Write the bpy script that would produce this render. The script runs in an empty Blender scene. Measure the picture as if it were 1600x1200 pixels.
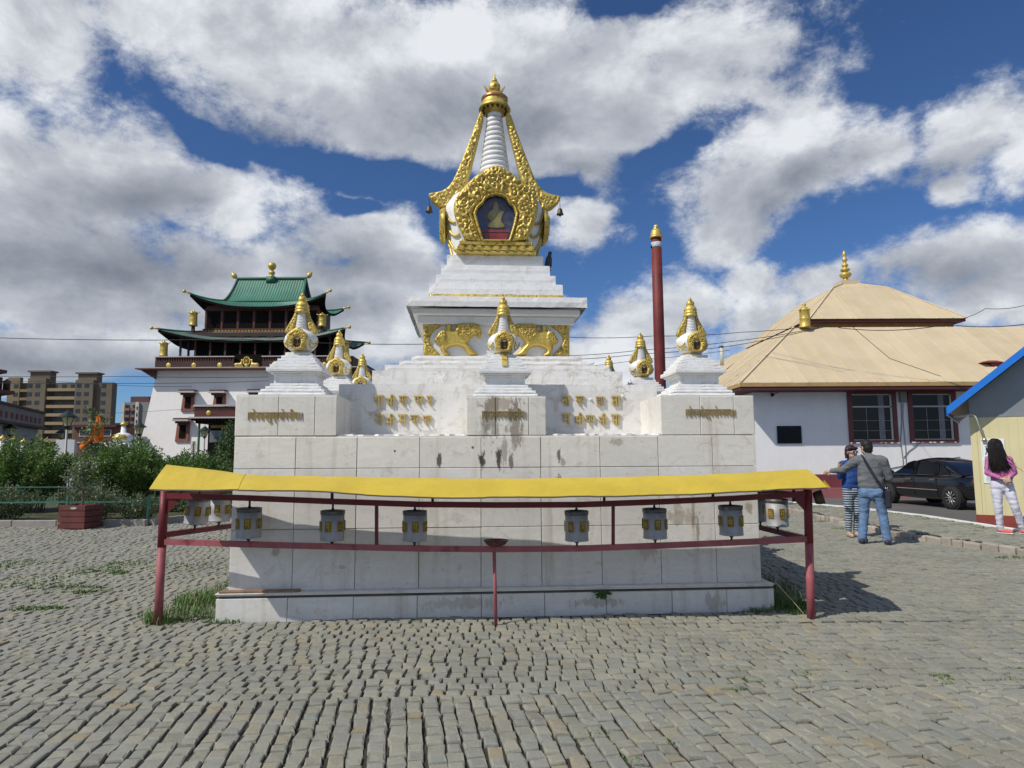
import bpy, bmesh, math, random
import numpy as np
from mathutils import Vector, Matrix, noise as mnoise

R = math.radians
scene = bpy.context.scene
COL = scene.collection
random.seed(7)
rng = np.random.default_rng(7)

# ------------------------------------------------------------------ camera
F_PX, PITCH, ROLL, EYE = 1050.0, 0.1065, -0.005, 1.47      # focal length in px of the 1600 px wide photo
cam_d = bpy.data.cameras.new('camera')
cam_d.sensor_width = 36.0
cam_d.lens = 36.0 * F_PX / 1600.0
cam_d.clip_start = 0.05
cam_d.clip_end = 3000.0
cam = bpy.data.objects.new('camera', cam_d)
COL.objects.link(cam)
cam.location = (0, 0, EYE)
cam.rotation_euler = (Matrix.Rotation(math.pi / 2 + PITCH, 3, 'X') @ Matrix.Rotation(ROLL, 3, 'Z')).to_euler()
scene.camera = cam


def ray(px, py):
    dx, dy = px - 800.0, py - 600.0
    c, s = math.cos(ROLL), math.sin(ROLL)
    x, u = dx * c + dy * s, -(-dx * s + dy * c)
    c, s = math.cos(PITCH), math.sin(PITCH)
    return x / (F_PX * c - u * s), (F_PX * s + u * c) / (F_PX * c - u * s)


def at(px, py, Y):
    a, b = ray(px, py)
    return Vector((a * Y, Y, b * Y + EYE))


# ------------------------------------------------------------------ light and exposure
SUN_EL, SUN_AZ = 47.0, 33.0          # the sun stands in front of the monument, to the left
sun_dir = Vector((-math.cos(R(SUN_EL)) * math.cos(R(SUN_AZ)), -math.cos(R(SUN_EL)) * math.sin(R(SUN_AZ)), math.sin(R(SUN_EL))))
sun_d = bpy.data.lights.new('sun', 'SUN')
sun_d.energy = 3.9
sun_d.angle = R(0.5)
sun_d.color = (1.0, 0.95, 0.87)
sun = bpy.data.objects.new('sun', sun_d)
COL.objects.link(sun)
sun.rotation_euler = sun_dir.to_track_quat('Z', 'Y').to_euler()
scene.view_settings.view_transform = 'Standard'
scene.view_settings.look = 'None'
scene.view_settings.exposure = 0.0
scene.view_settings.gamma = 1.0
scene.cycles.max_bounces = 6
scene.cycles.transparent_max_bounces = 8


# ------------------------------------------------------------------ node helpers
class NT:
    def __init__(self, tree):
        self.t = tree
        self.n = tree.nodes
        self.l = tree.links

    def node(self, typ, ins=None, **kw):
        nd = self.n.new(typ)
        for k, v in kw.items():
            setattr(nd, k, v)
        if ins:
            for k, v in ins.items():
                self.set(nd.inputs[k], v)
        return nd

    def set(self, sock, v):
        if isinstance(v, bpy.types.NodeSocket):
            self.l.new(v, sock)
        else:
            sock.default_value = v

    def math(self, op, a, b=0.0, c=0.0, clamp=False):
        nd = self.n.new('ShaderNodeMath')
        nd.operation = op
        nd.use_clamp = clamp
        self.set(nd.inputs[0], a)
        self.set(nd.inputs[1], b)
        if op in ('MULTIPLY_ADD', 'SMOOTH_MIN', 'SMOOTH_MAX'):
            self.set(nd.inputs[2], c)
        return nd.outputs[0]

    def vmath(self, op, a, b=(0, 0, 0), out=0):
        nd = self.n.new('ShaderNodeVectorMath')
        nd.operation = op
        self.set(nd.inputs[0], a)
        self.set(nd.inputs[1], b)
        return nd.outputs[out]

    def noise(self, vec, scale, detail=4.0, rough=0.55, dist=0.0, w=None):
        nd = self.n.new('ShaderNodeTexNoise')
        if vec is not None:
            self.set(nd.inputs['Vector'], vec)
        self.set(nd.inputs['Scale'], scale)
        nd.inputs['Detail'].default_value = detail
        nd.inputs['Roughness'].default_value = rough
        nd.inputs['Distortion'].default_value = dist
        return nd.outputs[0]

    def ramp(self, fac, stops, interp='LINEAR'):
        nd = self.n.new('ShaderNodeValToRGB')
        cr = nd.color_ramp
        cr.interpolation = interp
        while len(cr.elements) < len(stops):
            cr.elements.new(0.5)
        for e, (p, c) in zip(cr.elements, stops):
            e.position = p
            e.color = (c[0], c[1], c[2], 1.0) if not isinstance(c, (int, float)) else (c, c, c, 1.0)
        self.set(nd.inputs[0], fac)
        return nd.outputs[0]

    def smooth(self, v, a, b, lo=0.0, hi=1.0):
        nd = self.n.new('ShaderNodeMapRange')
        nd.interpolation_type = 'SMOOTHSTEP'
        self.set(nd.inputs[0], v)
        self.set(nd.inputs[1], a)
        self.set(nd.inputs[2], b)
        nd.inputs[3].default_value = lo
        nd.inputs[4].default_value = hi
        return nd.outputs[0]

    def mix(self, fac, a, b, mode='MIX'):
        nd = self.n.new('ShaderNodeMix')
        nd.data_type = 'RGBA'
        nd.blend_type = mode
        self.set(nd.inputs[0], fac)
        for s, v in ((nd.inputs[6], a), (nd.inputs[7], b)):
            if not isinstance(v, bpy.types.NodeSocket):
                v = (v[0], v[1], v[2], 1.0)
            self.set(s, v)
        return nd.outputs[2]


# ------------------------------------------------------------------ sky with clouds, laid out by azimuth and elevation
world = bpy.data.worlds.new('World')
scene.world = world
world.use_nodes = True
W = NT(world.node_tree)
W.n.clear()
SKY_STRENGTH = 0.1
sky = W.node('ShaderNodeTexSky', sky_type='NISHITA', sun_disc=False, sun_elevation=R(SUN_EL),
             sun_rotation=math.atan2(sun_dir.x, sun_dir.y), altitude=1300.0, air_density=1.0, dust_density=0.25, ozone_density=2.2)
tc = W.node('ShaderNodeTexCoord').outputs['Generated']
sep = W.node('ShaderNodeSeparateXYZ', {0: tc})
az = W.math('ARCTAN2', sep.outputs[0], sep.outputs[1])
el = W.math('ARCSINE', sep.outputs[2])
P2 = W.node('ShaderNodeCombineXYZ', {0: az, 1: el, 2: 0.0}).outputs[0]


def sph(px, py):
    a, b = ray(px, py)
    return math.atan2(a, 1.0), math.atan2(b, math.hypot(a, 1.0))


# (px, py, rx, ry, tilt degrees): cumulus masses
CLOUDS = [
    (600, 120, 470, 165, -4), (930, 150, 330, 150, 10), (640, 215, 300, 85, -4), (380, 40, 330, 120, 0),
    (1110, 90, 190, 90, -18), (1190, 150, 70, 40, -30), (880, 235, 180, 70, 0), (60, 60, 170, 120, 30),
    (120, 290, 330, 130, 25), (330, 300, 170, 85, 10), (150, 440, 380, 110, 0), (60, 380, 280, 140, 0),
    (330, 420, 260, 90, 0), (560, 370, 150, 75, 5), (450, 470, 210, 80, 0), (620, 440, 130, 90, 0), (600, 520, 190, 80, 0),
    (100, 560, 420, 70, 0), (480, 620, 300, 60, 0),
    (1210, 240, 180, 105, 30), (1150, 310, 120, 75, 40), (1130, 370, 90, 50, 0), (1360, 235, 100, 50, 8),
    (1510, 205, 140, 70, 14), (1640, 200, 120, 100, 0), (1500, 290, 60, 35, 0),
    (915, 360, 70, 48, 20), (1060, 470, 90, 60, 0), (1000, 500, 120, 65, 0), (1190, 500, 110, 60, 0), (1170, 440, 55, 32, 0),
    (1460, 415, 190, 60, 2), (1590, 400, 110, 60, 0), (1280, 450, 90, 34, 0), (1560, 470, 170, 50, 0),
    (950, 560, 200, 55, 0), (1300, 600, 500, 60, 0),
]
# where the sky stays open between them
GAPS = [(335, 222, 60, 15, -38), (600, 288, 140, 26, -4), (690, 330, 48, 34, -40), (540, 330, 40, 10, 0), (890, 300, 40, 10, 0),
        (1050, 235, 60, 20, 25), (240, 600, 90, 30, 0), (960, -6, 50, 16, 0)]
# grey undersides
DARK = [(100, 420, 400, 85, 0), (760, 205, 330, 75, 0), (200, 300, 120, 40, 15), (560, 425, 150, 45, 0), (1190, 330, 110, 60, 30),
        (80, 560, 500, 50, 0), (930, 270, 120, 40, 0), (430, 215, 150, 35, 0), (1500, 440, 190, 45, 0), (1440, 275, 130, 30, 10), (1240, 280, 110, 40, 20), (520, 480, 160, 40, 0), (480, 600, 250, 40, 0)]

warp = W.node('ShaderNodeTexNoise', {'Vector': tc, 'Scale': 5.0, 'Detail': 5.0})
warp_v = W.vmath('SUBTRACT', warp.outputs[1], (0.5, 0.5, 0.5))
P2w = W.vmath('ADD', P2, W.vmath('MULTIPLY', warp_v, (0.16, 0.10, 0.0)))


def ellipses(lst, vec, soft=False):
    out = None
    for px, py, rx, ry, tilt in lst:
        ca, ce = sph(px, py)
        k = math.cos(ca) ** 2
        sa, se = rx / F_PX * k * 1.05, ry / F_PX * math.cos(ca) * 1.02
        mp = W.node('ShaderNodeMapping', vector_type='TEXTURE')
        mp.inputs['Location'].default_value = (ca, ce, 0)
        mp.inputs['Rotation'].default_value = (0, 0, R(tilt))
        mp.inputs['Scale'].default_value = (sa, se, 1)
        W.set(mp.inputs['Vector'], vec)
        ln = W.vmath('LENGTH', mp.outputs[0], out=1)
        if soft:      # gaussian bump
            v = W.math('EXPONENT', W.math('MULTIPLY', W.math('MULTIPLY', ln, ln), -0.8))
            out = v if out is None else W.math('MAXIMUM', out, v)
        else:
            v = W.math('SUBTRACT', 1.0, ln)
            out = v if out is None else W.math('SMOOTH_MAX', out, v, 0.12)
    return out


noise_in = W.vmath('MULTIPLY', tc, (1.0, 1.0, 1.45))
fb = W.noise(noise_in, 5.5, 9.0, 0.6, 0.25)
fb_fine = W.noise(noise_in, 19.0, 8.0, 0.68, 0.15)
fbm = W.math('ADD', W.math('MULTIPLY', fb, 0.50), W.math('MULTIPLY', fb_fine, 0.50))
base_d = ellipses(CLOUDS, P2w)
gap_e = ellipses(GAPS, P2w, True)
front = W.smooth(sep.outputs[1], 0.05, 0.45)
other = W.math('SUBTRACT', W.math('MULTIPLY', W.noise(noise_in, 2.6, 4.0, 0.5), 2.4), 1.15)      # the unseen half of the sky
base_d = W.math('ADD', W.math('MULTIPLY', W.math('MAXIMUM', base_d, -0.9), front), W.math('MULTIPLY', other, W.math('SUBTRACT', 1.0, front)))
dens = W.math('ADD', W.math('MULTIPLY', base_d, 1.35), W.math('MULTIPLY', W.math('SUBTRACT', fbm, 0.5), 3.5))
dens = W.math('SUBTRACT', W.math('MINIMUM', dens, 1.1), W.math('MULTIPLY', gap_e, W.math('ADD', 0.9, W.math('MULTIPLY', fb_fine, 1.3))))
cover = W.smooth(dens, -0.16, 0.70)
# billows lit from the upper left, darker below
shift = W.vmath('ADD', noise_in, (-0.035, 0.0, 0.055))
fb2 = W.noise(shift, 5.5, 9.0, 0.6, 0.25)
fb3 = W.noise(shift, 19.0, 8.0, 0.68, 0.15)
lit = W.math('ADD', W.math('MULTIPLY', W.math('SUBTRACT', fb, fb2), 1.0), W.math('MULTIPLY', W.math('SUBTRACT', fb_fine, fb3), 0.28))
dk = W.math('MAXIMUM', ellipses(DARK, P2w), -0.25)
thick = W.smooth(dens, 0.1, 0.95)
shade = W.math('SUBTRACT', W.math('ADD', W.math('ADD', 0.60, W.math('MULTIPLY', fb, 0.60)), lit), W.math('MULTIPLY', W.math('ADD', dk, 0.25), 0.56))
shade = W.math('SUBTRACT', shade, W.math('MULTIPLY', thick, 0.06), clamp=True)
ccol = W.ramp(shade, [(0.0, (2.1, 2.4, 2.95)), (0.35, (3.2, 3.5, 4.05)), (0.7, (5.0, 5.3, 5.9)), (1.0, (8.0, 8.3, 8.7))])
sky_col = W.mix(1.0, sky.outputs[0], (0.46, 0.66, 0.92), 'MULTIPLY')
allc = W.mix(cover, sky_col, ccol)
bg = W.node('ShaderNodeBackground', {'Color': allc, 'Strength': SKY_STRENGTH})
wo = W.node('ShaderNodeOutputWorld', {'Surface': bg.outputs[0]})


# ------------------------------------------------------------------ materials
MATS = {}


def mat(name, color, rough=0.6, metal=0.0, var=0.12, vscale=3.0, bump=0.0, bscale=30.0, tint=None, island=0.0, fine=0.0, spec=0.4, coat=0.0):
    """plain procedural surface: base colour with noise variation, optional second tint, bump"""
    m = bpy.data.materials.new(name)
    m.use_nodes = True
    t = NT(m.node_tree)
    p = t.n['Principled BSDF']
    co = t.node('ShaderNodeTexCoord').outputs['Object']
    n1 = t.noise(co, vscale, 5.0, 0.6)
    lo = tuple(max(0.0, c * (1 - var)) for c in color)
    hi = tuple(min(1.0, c * (1 + var)) for c in color)
    col = t.ramp(n1, [(0.3, lo), (0.7, hi)])
    if tint is not None:
        n2 = t.noise(co, vscale * 0.6, 6.0, 0.65, 0.3)
        col = t.mix(t.smooth(n2, tint[1], tint[1] + 0.15), col, tint[0])
    if fine:
        n3 = t.noise(co, vscale * 25, 2.0, 0.6)
        k = t.math('ADD', 1.0 - fine, t.math('MULTIPLY', n3, 2 * fine))
        col = t.mix(1.0, col, t.node('ShaderNodeCombineXYZ', {0: k, 1: k, 2: k}).outputs[0], 'MULTIPLY')
    if island:
        g = t.node('ShaderNodeNewGeometry').outputs['Random Per Island']
        k = t.math('ADD', 1.0 - island, t.math('MULTIPLY', g, 2 * island))
        col = t.mix(1.0, col, t.node('ShaderNodeCombineXYZ', {0: k, 1: k, 2: k}).outputs[0], 'MULTIPLY')
    t.set(p.inputs['Base Color'], col)
    t.set(p.inputs['Roughness'], t.math('ADD', rough - 0.08, t.math('MULTIPLY', n1, 0.16), clamp=True))
    p.inputs['Metallic'].default_value = metal
    p.inputs['Specular IOR Level'].default_value = spec
    if coat:
        p.inputs['Coat Weight'].default_value = coat
        p.inputs['Coat Roughness'].default_value = 0.06
    if bump:
        b = t.node('ShaderNodeBump', {'Strength': 1.0, 'Distance': bump, 'Height': t.noise(co, bscale, 6.0, 0.65)})
        t.set(p.inputs['Normal'], b.outputs[0])
    MATS[name] = m
    return m


def gold_mat(name, scale, depth, base=(0.70, 0.52, 0.125), dark=(0.25, 0.165, 0.035)):
    """gilded relief: swirling raised ornament in the bump, shade painted into the colour of its hollows"""
    m = bpy.data.materials.new(name)
    m.use_nodes = True
    t = NT(m.node_tree)
    p = t.n['Principled BSDF']
    co = t.node('ShaderNodeTexCoord').outputs['Object']
    w = t.node('ShaderNodeTexNoise', {'Vector': co, 'Scale': scale * 0.35, 'Detail': 2.0})
    cw = t.vmath('ADD', co, t.vmath('MULTIPLY', w.outputs[1], (2.2 / scale,) * 3))
    vo = t.node('ShaderNodeTexVoronoi', {'Vector': cw, 'Scale': scale}, feature='SMOOTH_F1')
    h = t.math('SUBTRACT', 1.0, vo.outputs[0])
    ring = t.math('SINE', t.math('MULTIPLY', vo.outputs[0], 16.0))
    h2 = t.math('ADD', h, t.math('MULTIPLY', ring, 0.22))
    h3 = t.math('ADD', h2, t.math('MULTIPLY', t.noise(co, scale * 5, 3.0), 0.25))
    b = t.node('ShaderNodeBump', {'Strength': 1.0, 'Distance': depth, 'Height': h3})
    t.set(p.inputs['Normal'], b.outputs[0])
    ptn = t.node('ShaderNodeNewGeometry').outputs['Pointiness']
    col = t.mix(t.math('MULTIPLY', t.smooth(h2, 0.15, 0.75), t.smooth(ptn, 0.42, 0.51, 0.35, 1.0)), dark, base)  # recesses coloured dark as shade, ridges kept bright
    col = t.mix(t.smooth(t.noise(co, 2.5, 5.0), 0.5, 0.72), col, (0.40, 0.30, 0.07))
    t.set(p.inputs['Base Color'], col)
    p.inputs['Metallic'].default_value = 0.42
    t.set(p.inputs['Roughness'], t.math('ADD', 0.32, t.math('MULTIPLY', t.noise(co, scale * 2, 3.0), 0.28)))
    MATS[name] = m
    return m


def weathered(name, base, grime, streak=0.5, patches=0.5, crack=0.0, rough=0.62, island=0.05, stains=(), bump=0.004, pth=0.55, vein=None):
    """stone or plaster: blotches, vertical run-off streaks, optional cracks and stains with a place of their own (object x, z)"""
    m = bpy.data.materials.new(name)
    m.use_nodes = True
    t = NT(m.node_tree)
    p = t.n['Principled BSDF']
    co = t.node('ShaderNodeTexCoord').outputs['Object']
    n1 = t.noise(co, 1.7, 6.0, 0.62, 0.4)
    n2 = t.noise(t.vmath('MULTIPLY', co, (9.0, 9.0, 0.7)), 1.0, 5.0, 0.6)
    n3 = t.noise(co, 26.0, 4.0, 0.7)
    n4 = t.noise(co, 6.0, 6.0, 0.7, 0.8)
    g = t.node('ShaderNodeNewGeometry').outputs['Random Per Island']
    k = t.math('ADD', 1.0 - island, t.math('MULTIPLY', g, 2 * island))
    kk = t.math('MULTIPLY', k, t.math('ADD', 0.90, t.math('MULTIPLY', n1, 0.2)))
    col = t.mix(1.0, base, t.node('ShaderNodeCombineXYZ', {0: kk, 1: kk, 2: kk}).outputs[0], 'MULTIPLY')
    if vein is not None:
        off = t.vmath('ADD', co, t.vmath('MULTIPLY', t.node('ShaderNodeCombineXYZ', {0: g, 1: g, 2: g}).outputs[0], (9.0, 5.0, 7.0)))
        nv = t.noise(t.vmath('MULTIPLY', off, (1.0, 1.0, 2.2)), 2.3, 7.0, 0.6, 2.2)
        v = t.math('SUBTRACT', 1.0, t.math('ABSOLUTE', t.math('MULTIPLY', t.math('SUBTRACT', nv, 0.5), 9.0)), clamp=True)
        col = t.mix(t.math('MULTIPLY', v, 0.22), col, vein)
    col = t.mix(t.math('MULTIPLY', t.smooth(n2, 0.50, 0.78), streak), col, grime)
    col = t.mix(t.math('MULTIPLY', t.smooth(n4, pth, pth + 0.15), patches), col, grime)
    col = t.mix(t.math('MULTIPLY', t.smooth(n3, 0.60, 0.74), 0.5), col, tuple(c * 0.7 for c in grime))
    height = t.math('ADD', t.math('MULTIPLY', n3, 0.6), n4)
    if crack:
        vo = t.node('ShaderNodeTexVoronoi', {'Vector': t.vmath('ADD', co, t.vmath('MULTIPLY', t.node('ShaderNodeTexNoise', {'Vector': co, 'Scale': 5.0}).outputs[1], (0.25,) * 3)), 'Scale': 3.2}, feature='DISTANCE_TO_EDGE')
        ck = t.math('MULTIPLY', t.smooth(vo.outputs[0], 0.0, 0.012, 1.0, 0.0), t.smooth(n1, 0.52, 0.60))
        col = t.mix(t.math('MULTIPLY', ck, crack), col, tuple(c * 0.35 for c in grime))
        height = t.math('SUBTRACT', height, ck)
    if stains:
        s = t.node('ShaderNodeSeparateXYZ', {0: co})
        fz = t.math('SUBTRACT', t.noise(t.vmath('MULTIPLY', co, (1.0, 1.0, 0.40)), 24.0, 6.0, 0.75, 0.4), 0.5)
        for (x, z, rx, rz, power, colr) in stains:
            dx = t.math('DIVIDE', t.math('SUBTRACT', s.outputs[0], x), rx)
            dz = t.math('DIVIDE', t.math('SUBTRACT', s.outputs[2], z), rz)
            d = t.math('SQRT', t.math('ADD', t.math('MULTIPLY', dx, dx), t.math('MULTIPLY', dz, dz)))
            d = t.math('ADD', d, t.math('MULTIPLY', fz, 3.4))
            f = t.math('MULTIPLY', t.smooth(d, 0.55, 1.05, 1.0, 0.0), t.math('LESS_THAN', s.outputs[1], -1.0))
            col = t.mix(t.math('MULTIPLY', f, power), col, colr)
    t.set(p.inputs['Base Color'], col)
    t.set(p.inputs['Roughness'], t.math('ADD', rough - 0.1, t.math('MULTIPLY', n4, 0.2)))
    b = t.node('ShaderNodeBump', {'Strength': 0.7, 'Distance': bump, 'Height': height})
    t.set(p.inputs['Normal'], b.outputs[0])
    MATS[name] = m
    return m


# ------------------------------------------------------------------ mesh builder
class MB:
    def __init__(self):
        self.v, self.f, self.mi, self.sm = [], [], [], []
        self.cur = 0
        self.smooth = False

    def add(self, verts, faces, M=None):
        o = len(self.v)
        for p in verts:
            p = Vector(p)
            self.v.append(M @ p if M is not None else p)
        for fc in faces:
            self.f.append([i + o for i in fc])
            self.mi.append(self.cur)
            self.sm.append(self.smooth)
        return self

    def box(self, x0, x1, y0, y1, z0, z1, M=None, taper=(0, 0)):
        tx, ty = taper
        vs = [(x0, y0, z0), (x1, y0, z0), (x1, y1, z0), (x0, y1, z0), (x0 + tx, y0 + ty, z1), (x1 - tx, y0 + ty, z1), (x1 - tx, y1 - ty, z1), (x0 + tx, y1 - ty, z1)]
        return self.add(vs, [(0, 3, 2, 1), (4, 5, 6, 7), (0, 1, 5, 4), (1, 2, 6, 5), (2, 3, 7, 6), (3, 0, 4, 7)], M)

    def bbox(self, x0, x1, y0, y1, z0, z1, b=0.01, M=None):
        """box with chamfered edges"""
        vs, fs = [], []
        X, Y, Z = (x0, x1), (y0, y1), (z0, z1)
        idx = {}
        for i in (0, 1):
            for j in (0, 1):
                for k in (0, 1):
                    sx, sy, sz = (b if i == 0 else -b), (b if j == 0 else -b), (b if k == 0 else -b)
                    for ax in range(3):
                        q = [X[i] + sx, Y[j] + sy, Z[k] + sz]
                        q[ax] = (X, Y, Z)[ax][(i, j, k)[ax]]
                        idx[(i, j, k, ax)] = len(vs)
                        vs.append(q)
        for ax in range(3):
            a, c = [(1, 2), (2, 0), (0, 1)][ax]
            for s in (0, 1):
                ring = []
                for (p, q) in ((0, 0), (1, 0), (1, 1), (0, 1)):
                    key = [0, 0, 0]
                    key[ax], key[a], key[c] = s, p, q
                    ring.append(idx[(*key, ax)])
                fs.append(ring if s else ring[::-1])
        for ax in range(3):
            a, c = [(1, 2), (2, 0), (0, 1)][ax]
            for p in (0, 1):
                for q in (0, 1):
                    k0, k1 = [0, 0, 0], [0, 0, 0]
                    k0[a] = k1[a] = p
                    k0[c] = k1[c] = q
                    k0[ax], k1[ax] = 0, 1
                    r = [idx[(*k0, a)], idx[(*k1, a)], idx[(*k1, c)], idx[(*k0, c)]]
                    fs.append(r if (p == q) else r[::-1])
        for i in (0, 1):
            for j in (0, 1):
                for k in (0, 1):
                    r = [idx[(i, j, k, 0)], idx[(i, j, k, 1)], idx[(i, j, k, 2)]]
                    fs.append(r if (i + j + k) % 2 == 1 else r[::-1])
        return self.add(vs, fs, M)

    def lathe(self, prof, n=24, M=None, a0=0.0, a1=2 * math.pi, sx=1.0, sy=1.0, cap=True):
        closed = abs(a1 - a0 - 2 * math.pi) < 1e-6
        m = n if closed else n + 1
        vs, fs = [], []
        for (r, z) in prof:
            for i in range(m):
                a = a0 + (a1 - a0) * i / n
                vs.append((r * math.cos(a) * sx, r * math.sin(a) * sy, z))
        for j in range(len(prof) - 1):
            for i in range(n):
                k = (i + 1) % m if closed else i + 1
                fs.append((j * m + i, j * m + k, (j + 1) * m + k, (j + 1) * m + i))
        if closed and cap:
            if prof[0][0] > 1e-5:
                fs.append(tuple(range(m))[::-1])
            if prof[-1][0] > 1e-5:
                fs.append(tuple((len(prof) - 1) * m + i for i in range(m)))
        return self.add(vs, fs, M)

    def cyl(self, p0, p1, r0, r1=None, n=12):
        r1 = r0 if r1 is None else r1
        p0, p1 = Vector(p0), Vector(p1)
        d = p1 - p0
        M = Matrix.Translation(p0) @ d.to_track_quat('Z', 'Y').to_matrix().to_4x4()
        return self.lathe([(r0, 0), (r1, d.length)], n, M)

    def ball(self, c, r, n=16, s=(1, 1, 1)):
        prof = [(max(1e-6, math.sin(math.pi * i / (n // 2))) * r, -math.cos(math.pi * i / (n // 2)) * r) for i in range(n // 2 + 1)]
        return self.lathe(prof, n, Matrix.Translation(c) @ Matrix.Diagonal((*s, 1)))

    def tube(self, pts, r, n=8, cap=True):
        pts = [Vector(p) for p in pts]
        rs = r if isinstance(r, (list, tuple)) else [r] * len(pts)
        vs, fs = [], []
        up = None
        for i, p in enumerate(pts):
            d = (pts[min(i + 1, len(pts) - 1)] - pts[max(i - 1, 0)]).normalized()
            if up is None:
                up = Vector((0, 0, 1)) if abs(d.z) < 0.9 else Vector((1, 0, 0))
            a = d.cross(up).normalized()
            up = a.cross(d).normalized()
            for k in range(n):
                t = 2 * math.pi * k / n
                vs.append(p + (a * math.cos(t) + up * math.sin(t)) * rs[i])
        for i in range(len(pts) - 1):
            for k in range(n):
                q = (k + 1) % n
                fs.append((i * n + k, i * n + q, (i + 1) * n + q, (i + 1) * n + k))
        if cap:
            fs.append(tuple(range(n))[::-1])
            fs.append(tuple((len(pts) - 1) * n + k for k in range(n)))
        return self.add(vs, fs)

    def beam(self, p0, p1, w, h):
        """square section bar, w horizontal, h vertical"""
        p0, p1 = Vector(p0), Vector(p1)
        d = (p1 - p0).normalized()
        up = Vector((0, 0, 1)) if abs(d.z) < 0.95 else Vector((0, 1, 0))
        a = d.cross(up).normalized()
        b = a.cross(d).normalized()
        vs = []
        for p in (p0, p1):
            for (i, j) in ((-1, -1), (1, -1), (1, 1), (-1, 1)):
                vs.append(p + a * (i * w / 2) + b * (j * h / 2))
        return self.add(vs, [(0, 1, 2, 3)[::-1], (4, 5, 6, 7), (0, 1, 5, 4), (1, 2, 6, 5), (2, 3, 7, 6), (3, 0, 4, 7)])

    def prism(self, pts, M, depth):
        """flat outline (x, y) pushed from z=0 to z=depth, placed by M"""
        n = len(pts)
        vs = [(p[0], p[1], 0) for p in pts] + [(p[0], p[1], depth) for p in pts]
        fs = [tuple(range(n))[::-1], tuple(range(n, 2 * n))] + [(i, (i + 1) % n, n + (i + 1) % n, n + i) for i in range(n)]
        return self.add(vs, fs, M)

    def grid(self, fn, nu, nv, close_u=False):
        vs = [fn(i / nu, j / nv) for j in range(nv + 1) for i in range(nu + (0 if close_u else 1))]
        m = nu if close_u else nu + 1
        fs = [(j * m + i, j * m + (i + 1) % m, (j + 1) * m + (i + 1) % m, (j + 1) * m + i) for j in range(nv) for i in range(nu)]
        return self.add(vs, fs)

    def mesh(self, name, mats, recalc=False):
        me = bpy.data.meshes.new(name)
        me.from_pydata([tuple(p) for p in self.v], [], self.f)
        for m in (mats if isinstance(mats, (list, tuple)) else [mats]):
            me.materials.append(m)
        me.polygons.foreach_set('material_index', self.mi)
        me.polygons.foreach_set('use_smooth', self.sm)
        if recalc:
            bm = bmesh.new()
            bm.from_mesh(me)
            bmesh.ops.recalc_face_normals(bm, faces=bm.faces)
            bm.to_mesh(me)
            bm.free()
        me.update()
        return me

    def build(self, name, mats, parent=None, world=False, recalc=True):
        """parent: local coordinates of the parent unless world; no parent: the origin goes to the base of the mesh"""
        if world and parent is not None:
            inv = root_inv(parent)
            self.v = [inv @ p for p in self.v]
        o = bpy.data.objects.new(name, None)
        if parent is None:
            xs, ys, zs = [[p[i] for p in self.v] for i in range(3)]
            c = Vector(((min(xs) + max(xs)) / 2, (min(ys) + max(ys)) / 2, min(zs)))
            self.v = [p - c for p in self.v]
        me = self.mesh(name, mats, recalc)
        o = bpy.data.objects.new(name, me)
        COL.objects.link(o)
        if parent is None:
            o.location = c
        else:
            o.parent = parent
        return o


def root_mat(o):
    m = Matrix.Translation(o.location) @ o.rotation_euler.to_matrix().to_4x4() @ Matrix.Diagonal((*o.scale, 1))
    return root_mat(o.parent) @ m if o.parent else m


def root_inv(o):
    return root_mat(o).inverted()


def tag(o, label=None, cat=None, group=None, kind=None):
    if label:
        o['label'] = label
    if cat:
        o['category'] = cat
    if group:
        o['group'] = group
    if kind:
        o['kind'] = kind
    return o


def thing(name, label, cat, loc=(0, 0, 0), rotz=0.0, group=None):
    o = bpy.data.objects.new(name, None)
    o.empty_display_size = 0.2
    COL.objects.link(o)
    o.location = loc
    o.rotation_euler = (0, 0, rotz)
    return tag(o, label, cat, group)


def copy_tree(o, parent=None):
    c = o.copy()
    COL.objects.link(c)
    if parent is not None:
        c.parent = parent
    for ch in [x for x in ALLCH(o)]:
        copy_tree(ch, c)
    return c


def ALLCH(o):
    return [x for x in list(COL.objects) if x.parent == o]


def structure(mb, name, m, recalc=True):
    return tag(mb.build(name, m, recalc=recalc), kind='structure')


# ------------------------------------------------------------------ reliefs: an outline raised into a modelled body
def pip(px, py, poly):
    inside = np.zeros(px.shape, bool)
    n = len(poly)
    for i in range(n):
        x0, y0 = poly[i]
        x1, y1 = poly[(i + 1) % n]
        if y0 == y1:
            continue
        c = ((y0 > py) != (y1 > py)) & (px < (x1 - x0) * (py - y0) / (y1 - y0) + x0)
        inside ^= c
    return inside


def edge_dist(px, py, polys):
    best = np.full(px.shape, 1e9)
    bx, by = px.copy(), py.copy()
    for poly in polys:
        n = len(poly)
        for i in range(n):
            ax, ay = poly[i]
            dx, dy = poly[(i + 1) % n][0] - ax, poly[(i + 1) % n][1] - ay
            L = dx * dx + dy * dy
            if L < 1e-12:
                continue
            t = np.clip(((px - ax) * dx + (py - ay) * dy) / L, 0, 1)
            qx, qy = ax + t * dx, ay + t * dy
            d = np.hypot(px - qx, py - qy)
            w = d < best
            best = np.where(w, d, best)
            bx, by = np.where(w, qx, bx), np.where(w, qy, by)
    return best, bx, by


def smooth_poly(pts, it=2):
    for _ in range(it):
        out = []
        n = len(pts)
        for i in range(n):
            a, b = pts[i], pts[(i + 1) % n]
            out.append((a[0] * .75 + b[0] * .25, a[1] * .75 + b[1] * .25))
            out.append((a[0] * .25 + b[0] * .75, a[1] * .25 + b[1] * .75))
        pts = out
    return pts


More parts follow.
